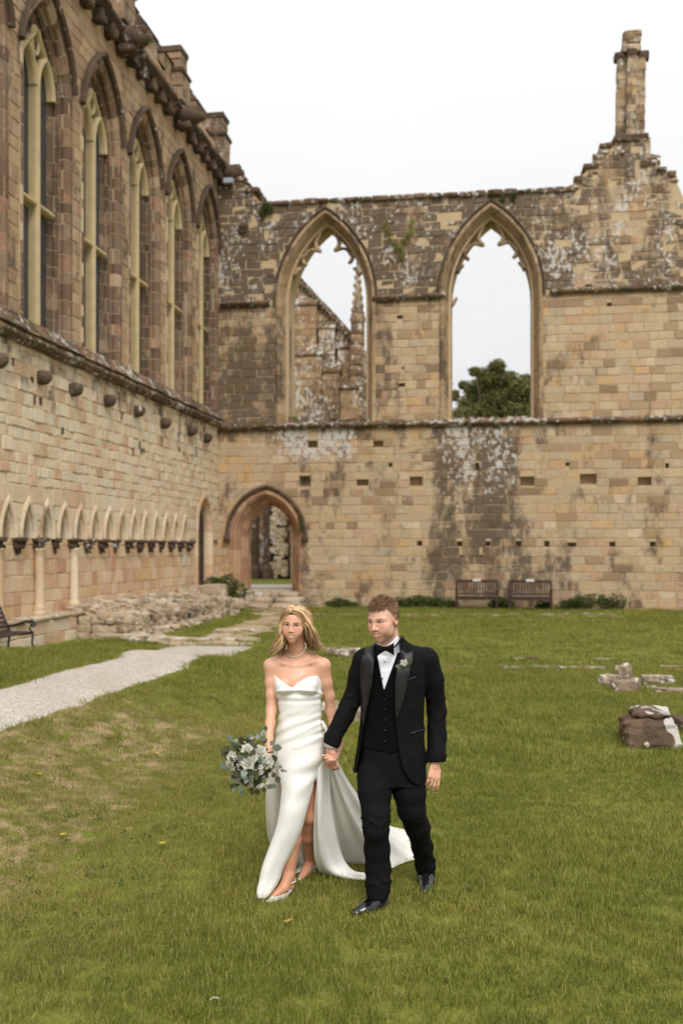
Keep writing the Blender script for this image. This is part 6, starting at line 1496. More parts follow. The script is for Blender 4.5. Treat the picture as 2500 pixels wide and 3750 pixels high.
locks('hair', GR, M_blonde, bride, BX0, 380, .0100, .0044, 4, wavea=.016, wavef=2.0)
GB = [[H(x, -.02, .118-abs(x)*.3), H(x*1.6, -.075, .085), H(x*1.9, -.100, .02), H(x*1.8, -.10, -.05), H(x*1.9, -.085, -.10), H(x*2.0, -.08, -.15)] for x in (-.04, -.02, 0, .02, .04)]
locks('hair', GB, M_blonde, bride, BX0, 130, .010, .006, 5, wavea=.003, rbase=.25)
GT = [[H(.01, .045, .104), H(.045, .035, .100), H(.070, .0, .085), H(.078, -.03, .060), H(.070, -.07, .04)], [H(-.01, .045, .104), H(-.045, .035, .098), H(-.068, .0, .080), H(-.074, -.03, .055), H(-.065, -.07, .04)]]
locks('hair', GT, M_blonde, bride, BX0, 60, .006, .005, 6, wavea=.004, wavef=4)
locks('hair', GL+GR, M_blonde, bride, BX0, 34, .020, .0007, 7, wavea=.02, wavef=1.2, rbase=.85)

# ================================================================== GROOM
MX0 = np.array([(1430-1250)*5.78/FPX, 5.78, 0.0])
groom = thing('person', 'man in a black dinner suit with bow tie, looking down and smiling as he walks', 'person', cam_xyz(MX0[0], MX0[1], 0), HEAD)
Cm = Pp(1403, 2266, 5.76); neckm = (Pp(1418, 2330, 5.80), Pp(1432, 2400, 5.83), .056, .064)
mV, mQ, mL, mT, mto = build_head(Cm, math.radians(-37), math.radians(11), math.radians(-2), 1.04, 'm', neckm)
cl = Clay((MX0[0]-.45, 5.5, .0), (MX0[0]+.36, 6.25, 1.46), .006)
cl.cone(*neckm, k=.02)
rows = [(2400, 1432, 5.84, .08, .04), (2440, 1436, 5.84, .11, .06), (2520, 1438, 5.83, .12, .07), (2640, 1433, 5.83, .12, .07), (2760, 1432, 5.83, .12, .07), (2850, 1432, 5.83, .12, .07)]
cl.loft([(Pp(a, b, D)[2], Pp(a, b, D)[0], D, w_, h_) for b, a, D, w_, h_ in rows], .02)
cl.chain([Pp(1350, 2430, 5.84), Pp(1328, 2440, 5.84), Pp(1297, 2545, 5.88), Pp(1216, 2712, 5.82), Pp(1211, 2738, 5.81)], [.035, .035, .035, .027, .0235], .02)
cl.chain([Pp(1540, 2430, 5.84), Pp(1562, 2440, 5.84), Pp(1600, 2600, 5.9), Pp(1594, 2770, 5.79), Pp(1592, 2792, 5.78)], [.035, .035, .035, .028, .0245], .02)
cl.chain([Pp(1380, 2850, 5.82), Pp(1376, 3010, 5.71), Pp(1381, 3110, 5.73), Pp(1384, 3265, 5.71)], [.06, .042, .036, .034], .02); cl.chain([Pp(1490, 2850, 5.83), Pp(1507, 2965, 5.83), Pp(1529, 3030, 5.90), Pp(1546, 3100, 6.0), Pp(1560, 3190, 6.11)], [.06, .048, .040, .036, .034], .02)
# his right hand holds hers; his left hangs, slightly curled, with a ring
hand(cl, Pp(1211, 2738, 5.81), (.05, -.12, -1), (-.55, -.82, .0), .7, .172, 1, .05, curls=[.75, .8, .8, .8], thumb=(.35, .7))
tipsL = hand(cl, Pp(1592, 2792, 5.78), (-.10, -.30, -1), (.30, -.95, .15), .5, .182, -1, .05, curls=[.42, .5, .55, .6], thumb=(.55, .5))
gV, gQ = cl.mesh(); zc2 = Pp(0, 2385, 5.82)[2]
# her fingers woven through his, seen past his palm
inh = (gV[:, 2] > zc2+.004) & (np.abs(gV[:, 0]-neckm[1][0]) < .09)
u1, q1 = cut(gV, gQ, ~inh); u2, q2 = cut(mV, mQ, mV[:, 2] > zc2-.004)
mV = snap(mV, gV, gQ, zc2)
VG, QG, CG = join_mesh((gV[u1], q1, skin_cols(len(u1), rgb(220, 166, 140))), (mV[u2], q2, head_colors(mL[u2], 'm')))
clay_obj('body', VG, QG, M_skin, groom, MX0, {'Col': CG}); face_bits(groom, mT, Cm, 1.04, MX0, 'm')
c = Clay(Pp(1165, 2800, 5.62), Pp(1262, 2735, 5.98), .0025)
for i, (y0, x1, y1, dd) in enumerate([(2752, 1178, 2757, .0), (2760, 1180, 2766, -.01), (2768, 1190, 2776, -.02), (2777, 1204, 2784, -.03)]):
    a = Pp(1240, y0-2, 5.84); b_ = Pp((1240+x1)/2, (y0+y1)/2+4, 5.755+dd); e = Pp(x1, y1, 5.76+dd); c.chain([a, b_, e], [.0082, .0078, .0062], .003)
fV, fQ = c.mesh(); fc = skin_cols(len(fV), rgb(214, 160, 132)); tipm = fV[:, 0] < Pp(1184, 0, 5.76)[0]; fc[tipm, :3] = rgb(236, 210, 200)
mesh_obj('fingers', fV-BX0, fQ, M_skin, bride, True, {'Col': fc})
# hair: short, brushed up in front
def short_hair():
    R = np.random.default_rng(5); sm = scalp_mask(mL); idx = np.where((sm > .5) & (mL[:, 2] > -.055))[0]; me_n = np.zeros_like(mV); 
    tri = mQ; n = np.cross(mV[tri[:, 1]]-mV[tri[:, 0]], mV[tri[:, 2]]-mV[tri[:, 0]])
    for k in range(4): np.add.at(me_n, tri[:, k], n)
    me_n /= np.linalg.norm(me_n, axis=1)[:, None]+1e-12
    cen = (mT@np.array((0, -.02, .03)))*1.04+Cm; sgn = np.sign(((mV[idx]-cen)*me_n[idx]).sum(1).mean()); me_n *= sgn
    m = MB(); fwd = mT@np.array((0, 1, 0)); up = mT@np.array((0, 0, 1)); rt = mT@np.array((1, 0, 0))
    for i in R.choice(idx, 5200):
        l = mL[i]; topness = smooth(.045, .085, l[2]); top = topness*smooth(-.09, -.01, l[1]); ctr_ = math.exp(-((l[0]-.005)/.020)**2); ln = .0055+.004*smooth(.0, .05, l[2])+.012*top+.014*top*ctr_*R.random(); p = mV[i]+R.normal(0, .0012, 3); nn = me_n[i]
        
        d = nn*(.12+.30*topness)+fwd*(.42*topness)+up*(.30*top*ctr_)+R.normal(0, .10+.08*topness, 3)-rt*.35*topness; d -= up*.9*(1-topness)+fwd*.25*(1-topness); d /= np.linalg.norm(d); d2 = d+nn*-.25+fwd*.3*topness+R.normal(0, .15, 3); d2 /= np.linalg.norm(d2)
        a = p-nn*.002; b = p+d*ln*.6; e = b+d2*ln*.5; r = .0013*(1+.5*topness)
        s_ = np.cross(d, R.normal(0, 1, 3)); s_ /= np.linalg.norm(s_)+1e-9; s2 = np.cross(d, s_); rn = float(np.clip(R.normal(.45, .25)+.1*topness, 0, 1)); o = np.array(MX0)
        ring = lambda c, q: [c+s_*q-o, c-s_*q*.5+s2*q*.87-o, c-s_*q*.5-s2*q*.87-o]
        m.add(ring(a, r)+ring(b, r*.8)+[e-o], [(0, 1, 4, 3), (1, 2, 5, 4), (2, 0, 3, 5), (3, 4, 6), (4, 5, 6), (5, 3, 6)], rn)
    m.build('hair', M_brownh, groom, False, off=Vector((0, 0, 0)))
short_hair()
# jacket
TR = [(2338, 1432, 5.83, .070, .065), (2358, 1438, 5.83, .105, .078), (2380, 1443, 5.83, .160, .092), (2405, 1444, 5.83, .186, .108), (2450, 1443, 5.82, .186, .125), (2520, 1440, 5.82, .184, .130), (2590, 1437, 5.82, .184, .126), (2650, 1434, 5.82, .186, .126), (2720, 1431, 5.82, .196, .132), (2790, 1428, 5.82, .208, .140), (2880, 1426, 5.82, .214, .145)]
def torso_m(cl, off, rows=TR, k=.02, p=2.25): cl.loft([(Pp(a, b, D)[2], Pp(a, b, D)[0], D, w_+off, h_+off) for b, a, D, w_, h_ in rows], k, p)
cl = Clay((MX0[0]-.42, 5.62, Pp(0, 2885, 5.8)[2]), (MX0[0]+.34, 6.05, Pp(0, 2325, 5.8)[2]), .005)
torso_m(cl, .0)
cl.cone(Pp(1340, 2412, 5.83), Pp(1560, 2408, 5.83), .060, .062, .03)
X, Y, Z = cl.X, cl.Y, cl.Z; U = X/Y*FPX+1250; Vp = 2005+(CZ-Z)/Y*FPX
# the open front
le = np.interp(Vp, [2320, 2360, 2450, 2560, 2657, 2740, 2800, 2826, 2900], [1388, 1374, 1368, 1350, 1331, 1319, 1309, 1304, 1292]); re = np.interp(Vp, [2320, 2345, 2430, 2500, 2600, 2650, 2753, 2800, 2830, 2850, 2870, 2900], [1475, 1469, 1458, 1449, 1446, 1448, 1460, 1470, 1482, 1495, 1516, 1575])
opn = np.maximum(np.maximum(le-U, U-re)*Y/FPX, Y-5.80); cl.F = np.maximum(cl.F, -opn)
inner = np.full(cl.F.shape, 9, np.float32); keepF = cl.F.copy(); cl.F = inner; torso_m(cl, -.014); hol = cl.F.copy(); hol = np.maximum(hol, Z-Pp(0, 2420, 5.8)[2]); cl.F = np.maximum(keepF, -hol)
# jacket hem: cut away at the bottom, rounded
hem = np.where(U < 1400, 2832-.2*(U-1290), 2878-.00*(U-1500)); hem = hem-np.clip((U-1530)/40, 0, 1)*30; cl.F = np.maximum(cl.F, (Vp-hem)*Y/FPX)
cl.chain([Pp(1330, 2418, 5.83), Pp(1316, 2470, 5.85), Pp(1297, 2545, 5.88), Pp(1262, 2620, 5.86), Pp(1219, 2702, 5.82), Pp(1211, 2724, 5.81)], [.064, .062, .056, .054, .048, .047], .018)
cl.chain([Pp(1567, 2420, 5.83), Pp(1586, 2490, 5.85), Pp(1597, 2600, 5.89), Pp(1599, 2690, 5.86), Pp(1597, 2770, 5.79), Pp(1597, 2788, 5.785)], [.064, .060, .056, .054, .053, .053], .018)
cuts_ = [(Pp(1212, 2728, 5.81), np.array((-.36, -.05, -.93))), (Pp(1597, 2789, 5.785), np.array((.0, -.12, -1.0)))]
for c0, nn in cuts_:
    nn = nn/np.linalg.norm(nn); dpl = (X-c0[0])*nn[0]+(Y-c0[1])*nn[1]+(Z-c0[2])*nn[2]; near = ((X-c0[0])**2+(Y-c0[1])**2+(Z-c0[2])**2) < .12**2; near &= (U < 1290) | (U > 1562); cl.F = np.where(near, np.maximum(cl.F, dpl), cl.F)
# creases at elbows and across the front
rdg = lambda p: (1-np.abs(np.sin(p)))**2.5
nz = 2.2*np.sin(U/23+Vp/41)+1.5*np.sin(U/11-Vp/29)
cr = .007*rdg((Vp*.9+U*.55)/17+nz*.25)*np.exp(-((Vp-2575)/70)**2)*((U > 1562) | (U < 1312))+.006*rdg((Vp*.6-U*.8)/19+nz*.3)*((U > 1562) | (U < 1300))*np.clip((Vp-2600)/60, 0, 1)+.004*rdg((U*.8+Vp*.35)/21+nz*.2)*(U > 1462)*(U < 1560)
cl.F -= cr.astype(np.float32)
jV, jQ = cl.mesh(); clay_obj('jacket', jV, jQ, M_suit, groom, MX0)
# waistcoat, under the jacket
cl = Clay((MX0[0]-.24, 5.62, Pp(0, 2790, 5.8)[2]), (MX0[0]+.24, 6.0, Pp(0, 2385, 5.8)[2]), .005); torso_m(cl, -.020)
X, Y, Z = cl.X, cl.Y, cl.Z; U = X/Y*FPX+1250; Vp = 2005+(CZ-Z)/Y*FPX; vb = np.where(U < 1412, 2755-.6*np.abs(1395-U)*.5, 2762-.5*np.abs(1430-U)*.6); cl.F = np.maximum(cl.F, (Vp-vb)*Y/FPX)
Vv = np.interp(Vp, [2380, 2529], [1, 0]); sh_op = np.maximum(np.maximum((1381+(1405-1381)*np.clip((Vp-2400)/129, 0, 1))-U, U-(1462-(1462-1405)*np.clip((Vp-2370)/159, 0, 1))), Vp-2529); sh_op = np.maximum(sh_op*Y/FPX, Y-5.83); cl.F = np.maximum(cl.F, -sh_op)
wV, wQ = cl.mesh(); clay_obj('waistcoat', wV, wQ, M_vest, groom, MX0)
# shirt front and collar
cl = Clay((MX0[0]-.20, 5.62, Pp(0, 2560, 5.8)[2]), (MX0[0]+.20, 5.98, Pp(0, 2318, 5.8)[2]), .004); torso_m(cl, -.028, TR[3:7]+[(2375, 1438, 5.84, .13, .075)])
ca, cb2 = Pp(1417, 2338, 5.80), Pp(1430, 2392, 5.825); cl.cone(ca, cb2, .067, .074, .01)
X, Y, Z = cl.X, cl.Y, cl.Z; U = X/Y*FPX+1250; Vp = 2005+(CZ-Z)/Y*FPX
ctop = np.interp(U, [1370, 1388, 1402, 1412, 1440, 1460, 1475], [2352, 2355, 2366, 2370, 2345, 2318, 2312]); cl.F = np.maximum(cl.F, (ctop-Vp)*Y/FPX)
notch = np.maximum(np.abs(U-1411)-np.clip((2378-Vp)*.7, 0, 20), Y-5.77)*Y/FPX; 
sV, sQ = cl.mesh(); clay_obj('shirt', sV, sQ, M_shirt, groom, MX0)
for c0, nn, r in ((Pp(1211, 2730, 5.81), (-.36, -.05, -.93), .040), (Pp(1597, 2790, 5.785), (0, -.12, -1), .040)):
    m = MB(); a = Vector(c0-MX0); nn = Vector(nn).normalized(); m.tube([a-nn*.02, a+nn*(.012 if r == .040 and c0[0] < 0 else -.002)], [r, r*.93], 20); m.build('shirt_cuff', M_shirt, groom, True, off=Vector((0, 0, 0)))
# surfaces to lay trim on
def bv(V, Q): return BVHTree.FromPolygons([tuple(v) for v in V], [tuple(int(i) for i in q) for q in Q])
bvj, bvw, bvs = bv(jV, jQ), bv(wV, wQ), bv(sV, sQ)
def lay(name, poly, bvh, mat, root, o0, off=.004, th=.005, n=26, edge=None, fallback=5.7):
    """cloth piece cut to a picture outline and laid over the surface it covers, with real thickness"""
    P = np.array(poly, float); lo, hi = P.min(0), P.max(0); st = max((hi-lo))/n; xs = np.arange(lo[0], hi[0]+st, st); ys = np.arange(lo[1], hi[1]+st, st); bm = bmesh.new()
    vs = [bm.verts.new((a, b, 0)) for a, b in poly]; f = bm.faces.new(vs)
    for x_ in xs[1:-1]: bmesh.ops.bisect_plane(bm, geom=bm.verts[:]+bm.edges[:]+bm.faces[:], plane_co=(x_, 0, 0), plane_no=(1, 0, 0))
    for y_ in ys[1:-1]: bmesh.ops.bisect_plane(bm, geom=bm.verts[:]+bm.edges[:]+bm.faces[:], plane_co=(0, y_, 0), plane_no=(0, 1, 0))
    bmesh.ops.triangulate(bm, faces=bm.faces[:]); out_ = []; last = None; ds = []
    for v in bm.verts:
        d = Vector(Pp(v.co.x, v.co.y, 1)-np.array((0, 0, CZ))); d.normalize(); h_ = bvh.ray_cast(Vector((0, 0, CZ)), d); ds.append(h_[3] if h_[0] else None); out_.append(d)
    good = [q for q in ds if q]; med = sorted(good)[len(good)//2] if good else fallback
    vv = []; bm.verts.ensure_lookup_table(); UV = np.array([(v.co.x, v.co.y) for v in bm.verts]); DV = np.array([q if q is not None and abs(q-med) < .12 else np.nan for q in ds]); okv = ~np.isnan(DV)
    for i, v in enumerate(bm.verts):
        w2 = np.exp(-((UV[okv]-UV[i])**2).sum(1)/2/7.0**2)+1e-9; q = float((w2*DV[okv]).sum()/w2.sum())
        if False:
            near = sorted((((v.co.x-u_.co.x)**2+(v.co.y-u_.co.y)**2), j) for j, u_ in enumerate(bm.verts) if ds[j] and abs(ds[j]-med) < .12)[:3]; q = sum(ds[j] for _, j in near)/max(1, len(near)) if near else med
        p = Vector((0, 0, CZ))+out_[i]*(q-off); vv.append(tuple(p-Vector(o0)))
    fs = [tuple(v.index for v in f_.verts) for f_ in bm.faces]; bm.verts.index_update(); fs = [tuple(v.index for v in f_.verts) for f_ in bm.faces]; bm.free()
    ob = mesh_obj(name, vv, fs, mat, root, True); md = ob.modifiers.new('thickness', 'SOLIDIFY'); md.thickness = th; md.offset = 0; return ob
lay('lapel', [(1374, 2357), (1352, 2370), (1340, 2370), (1333, 2386), (1320, 2425), (1319, 2490), (1318, 2550), (1322, 2610), (1330, 2660), (1344, 2590), (1362, 2500), (1368, 2430), (1372, 2400)], bvj, M_lapel, groom, MX0, .012, .006)
lay('lapel', [(1468, 2372), (1474, 2384), (1490, 2392), (1515, 2377), (1508, 2420), (1494, 2490), (1476, 2570), (1462, 2610), (1450, 2638), (1445, 2600), (1446, 2500), (1455, 2430)], bvj, M_lapel, groom, MX0, .012, .006)
lay('collar', [(1470, 2325), (1480, 2340), (1500, 2362), (1507, 2382), (1490, 2392), (1474, 2384), (1466, 2370), (1466, 2345)], bvj, M_suit, groom, MX0, .015, .006)
lay('breast_pocket', [(1494, 2486), (1523, 2477), (1524, 2482), (1495, 2491)], bvj, M_lapel, groom, MX0, .004, .004, 8)
lay('hip_pocket', [(1502, 2683), (1558, 2667), (1559, 2672), (1503, 2690)], bvj, M_lapel, groom, MX0, .005, .005, 10)
lay('waistcoat_edge', [(1382, 2405), (1376, 2405), (1386, 2470), (1402, 2545), (1408, 2548), (1405, 2530), (1390, 2460)], bvw, M_vest, groom, MX0, .004, .005, 14)
# bow tie and neck band
def at_(px, py, D): return Pp(px, py, D)-MX0
m = MB()
for sg, tx, ty in ((-1, 1378, 2378), (1, 1442, 2376)):
    cx_, cy_ = 1410, 2376; P4 = []
    prof_ = [(.0, 7, 0), (.25, 10, .010), (.6, 15, .012), (.85, 19.5, .006), (1.0, 20, .0)]; v = []; n_ = 8
    for t, hh, dd in prof_:
        x = cx_+(tx-cx_)*t; y = cy_+(ty-cy_)*t+(3 if sg < 0 else 1)*t
        for k in range(n_): a = 2*math.pi*k/n_; v.append(at_(x+0*math.cos(a), y+hh*math.sin(a)*(1+.1*t), 5.655+.012*t*t-math.cos(a)*(dd+.006)))
    f = [(i*n_+k, i*n_+(k+1) % n_, (i+1)*n_+(k+1) % n_, (i+1)*n_+k) for i in range(len(prof_)-1) for k in range(n_)]+[tuple((len(prof_)-1)*n_+k for k in range(n_))]; m.add(v, f)
m.rock(tuple(at_(1410, 2376, 5.650)), (.022, .020, .026), 3, 0, 2, .1); m.build('bow_tie', M_velvet, groom, True, off=Vector((0, 0, 0)))
m = MB(); m.tube([at_(1434, 2376, 5.69), at_(1446, 2368, 5.70), at_(1458, 2354, 5.725), at_(1467, 2340, 5.76), at_(1471, 2330, 5.80)], .011, 8, flat=.22); m.build('bow_tie_band', M_velvet, groom, True, off=Vector((0, 0, 0)))
for px, py in ((1407.5, 2424), (1399.5, 2485)):
    p = onskin(px, py, .004, bvs); m = MB(); ball(m, p-Vector(MX0), .0042); m.build('shirt_stud', M_velvet, groom, True, off=Vector((0, 0, 0)))
for px, py in ((1406, 2562), (1408, 2599), (1410, 2638), (1410, 2675), (1409, 2716)):
    p = onskin(px, py, .003, bvw)-Vector(MX0); m = MB(); ball(m, p, .0068); m.build('waistcoat_button', M_lapel, groom, True, off=Vector((0, 0, 0)))
for k in range(3): p = Vector(at_(1630.5, 2747+11*k, 5.775)); m = MB(); ball(m, p, .006); m.build('cuff_button', M_shoe, groom, True, off=Vector((0, 0, 0)))
# trousers with knee and ankle breaks
cl = Clay((MX0[0]-.26, 5.5, .03), (MX0[0]+.30, 6.3, Pp(0, 2700, 5.8)[2]), .006)
cl.loft([(Pp(0, y, 5.82)[2], Pp(x, y, 5.82)[0], 5.82, w_, h_) for y, x, w_, h_ in [(2705, 1430, .165, .105), (2760, 1430, .172, .112), (2830, 1433, .182, .118), (2870, 1435, .180, .11)]], .02, 2.2)
cl.chain([Pp(1370, 2840, 5.80), Pp(1371, 2900, 5.76), Pp(1376, 2985, 5.70), Pp(1376, 3035, 5.68), Pp(1380, 3110, 5.71), Pp(1384, 3180, 5.72), Pp(1384, 3245, 5.70), Pp(1382, 3278, 5.68)], [.098, .093, .077, .070, .070, .069, .066, .060], .03)
cl.chain([Pp(1494, 2840, 5.83), Pp(1499, 2900, 5.81), Pp(1506, 2965, 5.81), Pp(1528, 3030, 5.88), Pp(1545, 3100, 5.99), Pp(1556, 3165, 6.08), Pp(1560, 3198, 6.11)], [.098, .090, .078, .068, .060, .058, .055], .03)
X, Y, Z = cl.X, cl.Y, cl.Z; U = X/Y*FPX+1250; Vp = 2005+(CZ-Z)/Y*FPX
nz = 2.2*np.sin(U/19+Vp/37)+1.5*np.sin(U/9-Vp/27)
wr = .009*rdg((Vp+.35*(U-1380))/16+nz*.3)*np.exp(-((Vp-3010)/32)**2)*(U < 1440)+.009*rdg((Vp-.4*(U-1380))/15+nz*.3)*np.exp(-((Vp-3225)/34)**2)*(U < 1440)+.008*rdg((Vp+.5*(U-1520))/16+nz*.3)*np.exp(-((Vp-3040)/40)**2)*(U > 1450)+.008*rdg((Vp-.35*(U-1550))/14+nz*.3)*np.exp(-((Vp-3150)/36)**2)*(U > 1450)+.006*rdg((U*.6+Vp*.8)/20+nz*.2)*np.exp(-((Vp-2890)/50)**2)
cl.F -= wr.astype(np.float32); tV, tQ = cl.mesh(); clay_obj('trousers', tV, tQ, M_suit, groom, MX0)
# shoes
def mshoe(parts, sole, lo, hi, name='shoe'):
    c = Clay(lo, hi, .004)
    for a in parts: c.chain(*a)
    if sole is not None: c.F = np.maximum(c.F, sole(c)); 
    V, Q = c.mesh(); clay_obj(name, V, Q, M_shoe, groom, MX0)
a0, a1, a2 = Pp(1398, 3300, 5.70), Pp(1350, 3330, 5.61), Pp(1305, 3344, 5.55)
z0 = .012
mshoe([([a0+np.array((0, 0, -.01)), Pp(1366, 3312, 5.64), Pp(1335, 3334, 5.59), Pp(1304, 3346, 5.56)], [.040, .040, .040, .032], .02), ([Pp(1400, 3318, 5.70), Pp(1360, 3338, 5.62)], [.036, .040], .02)], lambda c: z0-c.Z, Pp(1270, 3400, 5.45), Pp(1440, 3260, 5.80))
m = MB(); 
for k in range(4):
    p = Pp(1352-3*k, 3302+4.5*k, 5.60-.008*k)-MX0; m.tube([tuple(p+np.array((-.02, -.012, -.004))), tuple(p+np.array((0, -.018, .004))), tuple(p+np.array((.022, -.004, .002)))], .003, 5)
m.build('laces', M_velvet, groom, True, off=Vector((0, 0, 0)))
mshoe([([Pp(1560, 3190, 6.10), Pp(1560, 3225, 6.05), Pp(1560, 3250, 5.99)], [.042, .045, .046], .02), ([Pp(1560, 3252, 5.99), Pp(1556, 3262, 5.93), Pp(1552, 3268, 5.90)], [.042, .038, .030], .02)], lambda c: .010-c.Z, Pp(1500, 3330, 5.80), Pp(1620, 3150, 6.25))
m = MB(); rp = (tipsL[2][0]*.45+tipsL[2][1]*.55)-MX0; m.tube([tuple(rp+np.array((math.cos(t)*.0094, math.sin(t)*.0094, .002*math.cos(t)))) for t in [i*math.pi/6 for i in range(13)]], .0016, 5, caps=False); m.build('ring', M_gold, groom, True, off=Vector((0, 0, 0)))

# ================================================================== FLOWERS
def petal_mat(name, a, b, rough=.6):
    g = SG(name, rough, .25); r = g.attr('rnd').outputs['Fac']; g.col(g.mix(r, a, b)); tr = g.n('ShaderNodeBsdfTranslucent'); tr.inputs[0].default_value = tuple(b)+(1,); ms = g.n('ShaderNodeMixShader'); ms.inputs[0].default_value = .35
    g.l(g.b.outputs[0], ms.inputs[1]); g.l(tr.outputs[0], ms.inputs[2]); g.l(ms.outputs[0], g.o.inputs[0]); return g.m
M_rose = petal_mat('white_rose_petal', (.84, .83, .72), (.90, .89, .82)); M_eu = petal_mat('eucalyptus_leaf', rgb(96, 106, 92), rgb(160, 172, 158)); M_eud = petal_mat('dark_eucalyptus_leaf', rgb(58, 60, 40), rgb(88, 92, 66)); M_stem = plain('green_stem', rgb(84, 96, 56), .7, .2, .15); M_ber = petal_mat('white_berry', (.70, .69, .62), (.80, .79, .74))
def petal_mesh(mat, name, w_, l_, cup, n=5, curl=.3):
    v = []; f = []
    for j in range(n+1):
        t = j/n; wd = w_*math.sin(math.pi*min(1, (t*.82+.12)))**.7
        for i in range(n+1):
            s_ = (i/n-.5)*2; v.append((s_*wd/2, cup*(s_*s_)*w_*.5+curl*l_*max(0, t-.75)**2*-3+.0, t*l_))
    for j in range(n):
        for i in range(n): f.append((j*(n+1)+i, j*(n+1)+i+1, (j+1)*(n+1)+i+1, (j+1)*(n+1)+i))
    me = bpy.data.meshes.new(name); me.from_pydata(v, [], f); a = me.attributes.new('rnd', 'FLOAT', 'FACE'); a.data.foreach_set('value', [random.random()]*len(f)); me.polygons.foreach_set('use_smooth', [True]*len(f)); me.materials.append(mat); return me
PET = [petal_mesh(M_rose, 'petal', 1, .9, .5) for _ in range(4)]
def place(me, name, parent, M): 
    o = bpy.data.objects.new(name, me); COL.objects.link(o); o.parent = parent; o.matrix_local = M; return o
def rot_to(d, roll=0):
    q = Vector(d).normalized().to_track_quat('Z', 'Y').to_matrix().to_4x4(); return q@Matrix.Rotation(roll, 4, 'Z')
def rose(parent, c, d, r, seed, rings=((.14, 3, .0, 1.0), (.30, 4, .25, 1.0), (.50, 5, .50, .95), (.72, 5, .85, .9), (.9, 6, 1.25, .8)), name='rose'):
    R = random.Random(seed); e = bpy.data.objects.new(name, None); COL.objects.link(e); e.parent = parent; e.matrix_local = Matrix.Translation(c)@rot_to(d, R.uniform(0, 6)); e.empty_display_size = .02
    for rr, k, open_, hh in rings:
        for i in range(k):
            a = 2*math.pi*(i+R.uniform(-.12, .12))/k+rr*9; M = Matrix.Rotation(a, 4, 'Z')@Matrix.Translation((0, -rr*r*.62, -r*.45))@Matrix.Rotation(open_*.75, 4, 'X')@Matrix.Diagonal((r*(.55+.85*rr), r*(.55+.7*rr), r*1.15*hh, 1)); place(R.choice(PET), 'petal', e, M)
    return e
def leaf_me(mat, n=8, name='leaf'):
    v = [(0, 0, 0)]+[(.46*math.sin(math.pi*j/n)*(-1 if False else 1)*1.0, .05*math.sin(math.pi*j/n)*1, j/n) for j in range(1, n)]+[(0, -.04, 1)]+[(-.46*math.sin(math.pi*j/n), .05*math.sin(math.pi*j/n), j/n) for j in range(n-1, 0, -1)]
    mid = [(0, -.02, j/n) for j in range(1, n)]; k = len(v); v += mid; f = []; N = 2*n
    for j in range(1, n-1): f += [(j, j+1, k+j, k+j-1), (N-j, k+j-1, k+j, N-j-1)]
    f += [(0, 1, k), (0, k, N-1), (n-1, n, k+n-2), (n, n+1, k+n-2)]
    me = bpy.data.meshes.new(name); me.from_pydata(v, [], f); a = me.attributes.new('rnd', 'FLOAT', 'FACE'); a.data.foreach_set('value', [random.random()]*len(f)); me.polygons.foreach_set('use_smooth', [True]*len(f)); me.materials.append(mat); return me
LE = [leaf_me(M_eu) for _ in range(4)]; LD = [leaf_me(M_eud) for _ in range(3)]
bq0 = Pp(915, 2782, 5.66); bq = thing('bouquet', 'round bouquet of white roses, berries and grey green eucalyptus in her hand', 'bouquet', cam_xyz(bq0[0], bq0[1], bq0[2]), HEAD)
q3 = lambda x, y: (780+x*.2041, 2600+y*.2041)
def bqp(x, y, dep=0):
    px, py = q3(x, y); return Vector(Pp(px, py, 5.66)-bq0)+Vector((0, dep, 0))
def bqs(x, y, k=1.0):
    p = bqp(x, y); r = .125; d = r*r-p.x**2-p.z**2; return Vector((p.x, -math.sqrt(max(d, .0004))*k, p.z))
R_ = random.Random(21)
for x, y, r in [(665, 855, .030), (1005, 900, .027), (870, 690, .027), (430, 1215, .027), (370, 800, .027), (640, 645, .024), (860, 1350, .020), (300, 925, .017)]:
    p = bqs(x, y); d = Vector((p.x*.9, -.10, p.z*.9)) if (x, y) != (665, 855) else Vector((-.1, -1, .25)); rose(bq, p, d, r*1.22, x)
for x, y, r in [(785, 780, .014), (880, 945, .014), (880, 1045, .014), (1015, 1155, .016), (925, 1195, .015), (590, 1110, .014), (690, 1330, .015), (985, 1300, .013), (960, 770, .014), (820, 650, .014)]:
    p = bqs(x, y, 1.05); rose(bq, p, Vector((p.x, -.1, p.z)), r*1.2, y, ((.2, 3, .2, 1), (.5, 4, .6, 1), (.85, 5, 1.1, .9)), 'small_bloom')
m = MB()
for cx_, cy_, n_, sp in [(700, 500, 16, 45), (600, 590, 16, 60), (760, 970, 12, 50), (440, 960, 18, 80), (700, 1130, 12, 50), (780, 1170, 8, 35), (1070, 1040, 10, 50), (350, 1010, 8, 40), (1050, 740, 10, 60), (520, 900, 10, 50), (1090, 780, 8, 40)]:
    for k in range(n_): p = bqs(cx_+R_.gauss(0, sp*.6), cy_+R_.gauss(0, sp*.6), 1.08); ball(m, p+Vector((0, R_.uniform(-.008, .008), 0)), R_.uniform(.0028, .0042), 6)
m.build('berries', M_ber, bq, True, off=Vector((0, 0, 0)), kind='stuff')
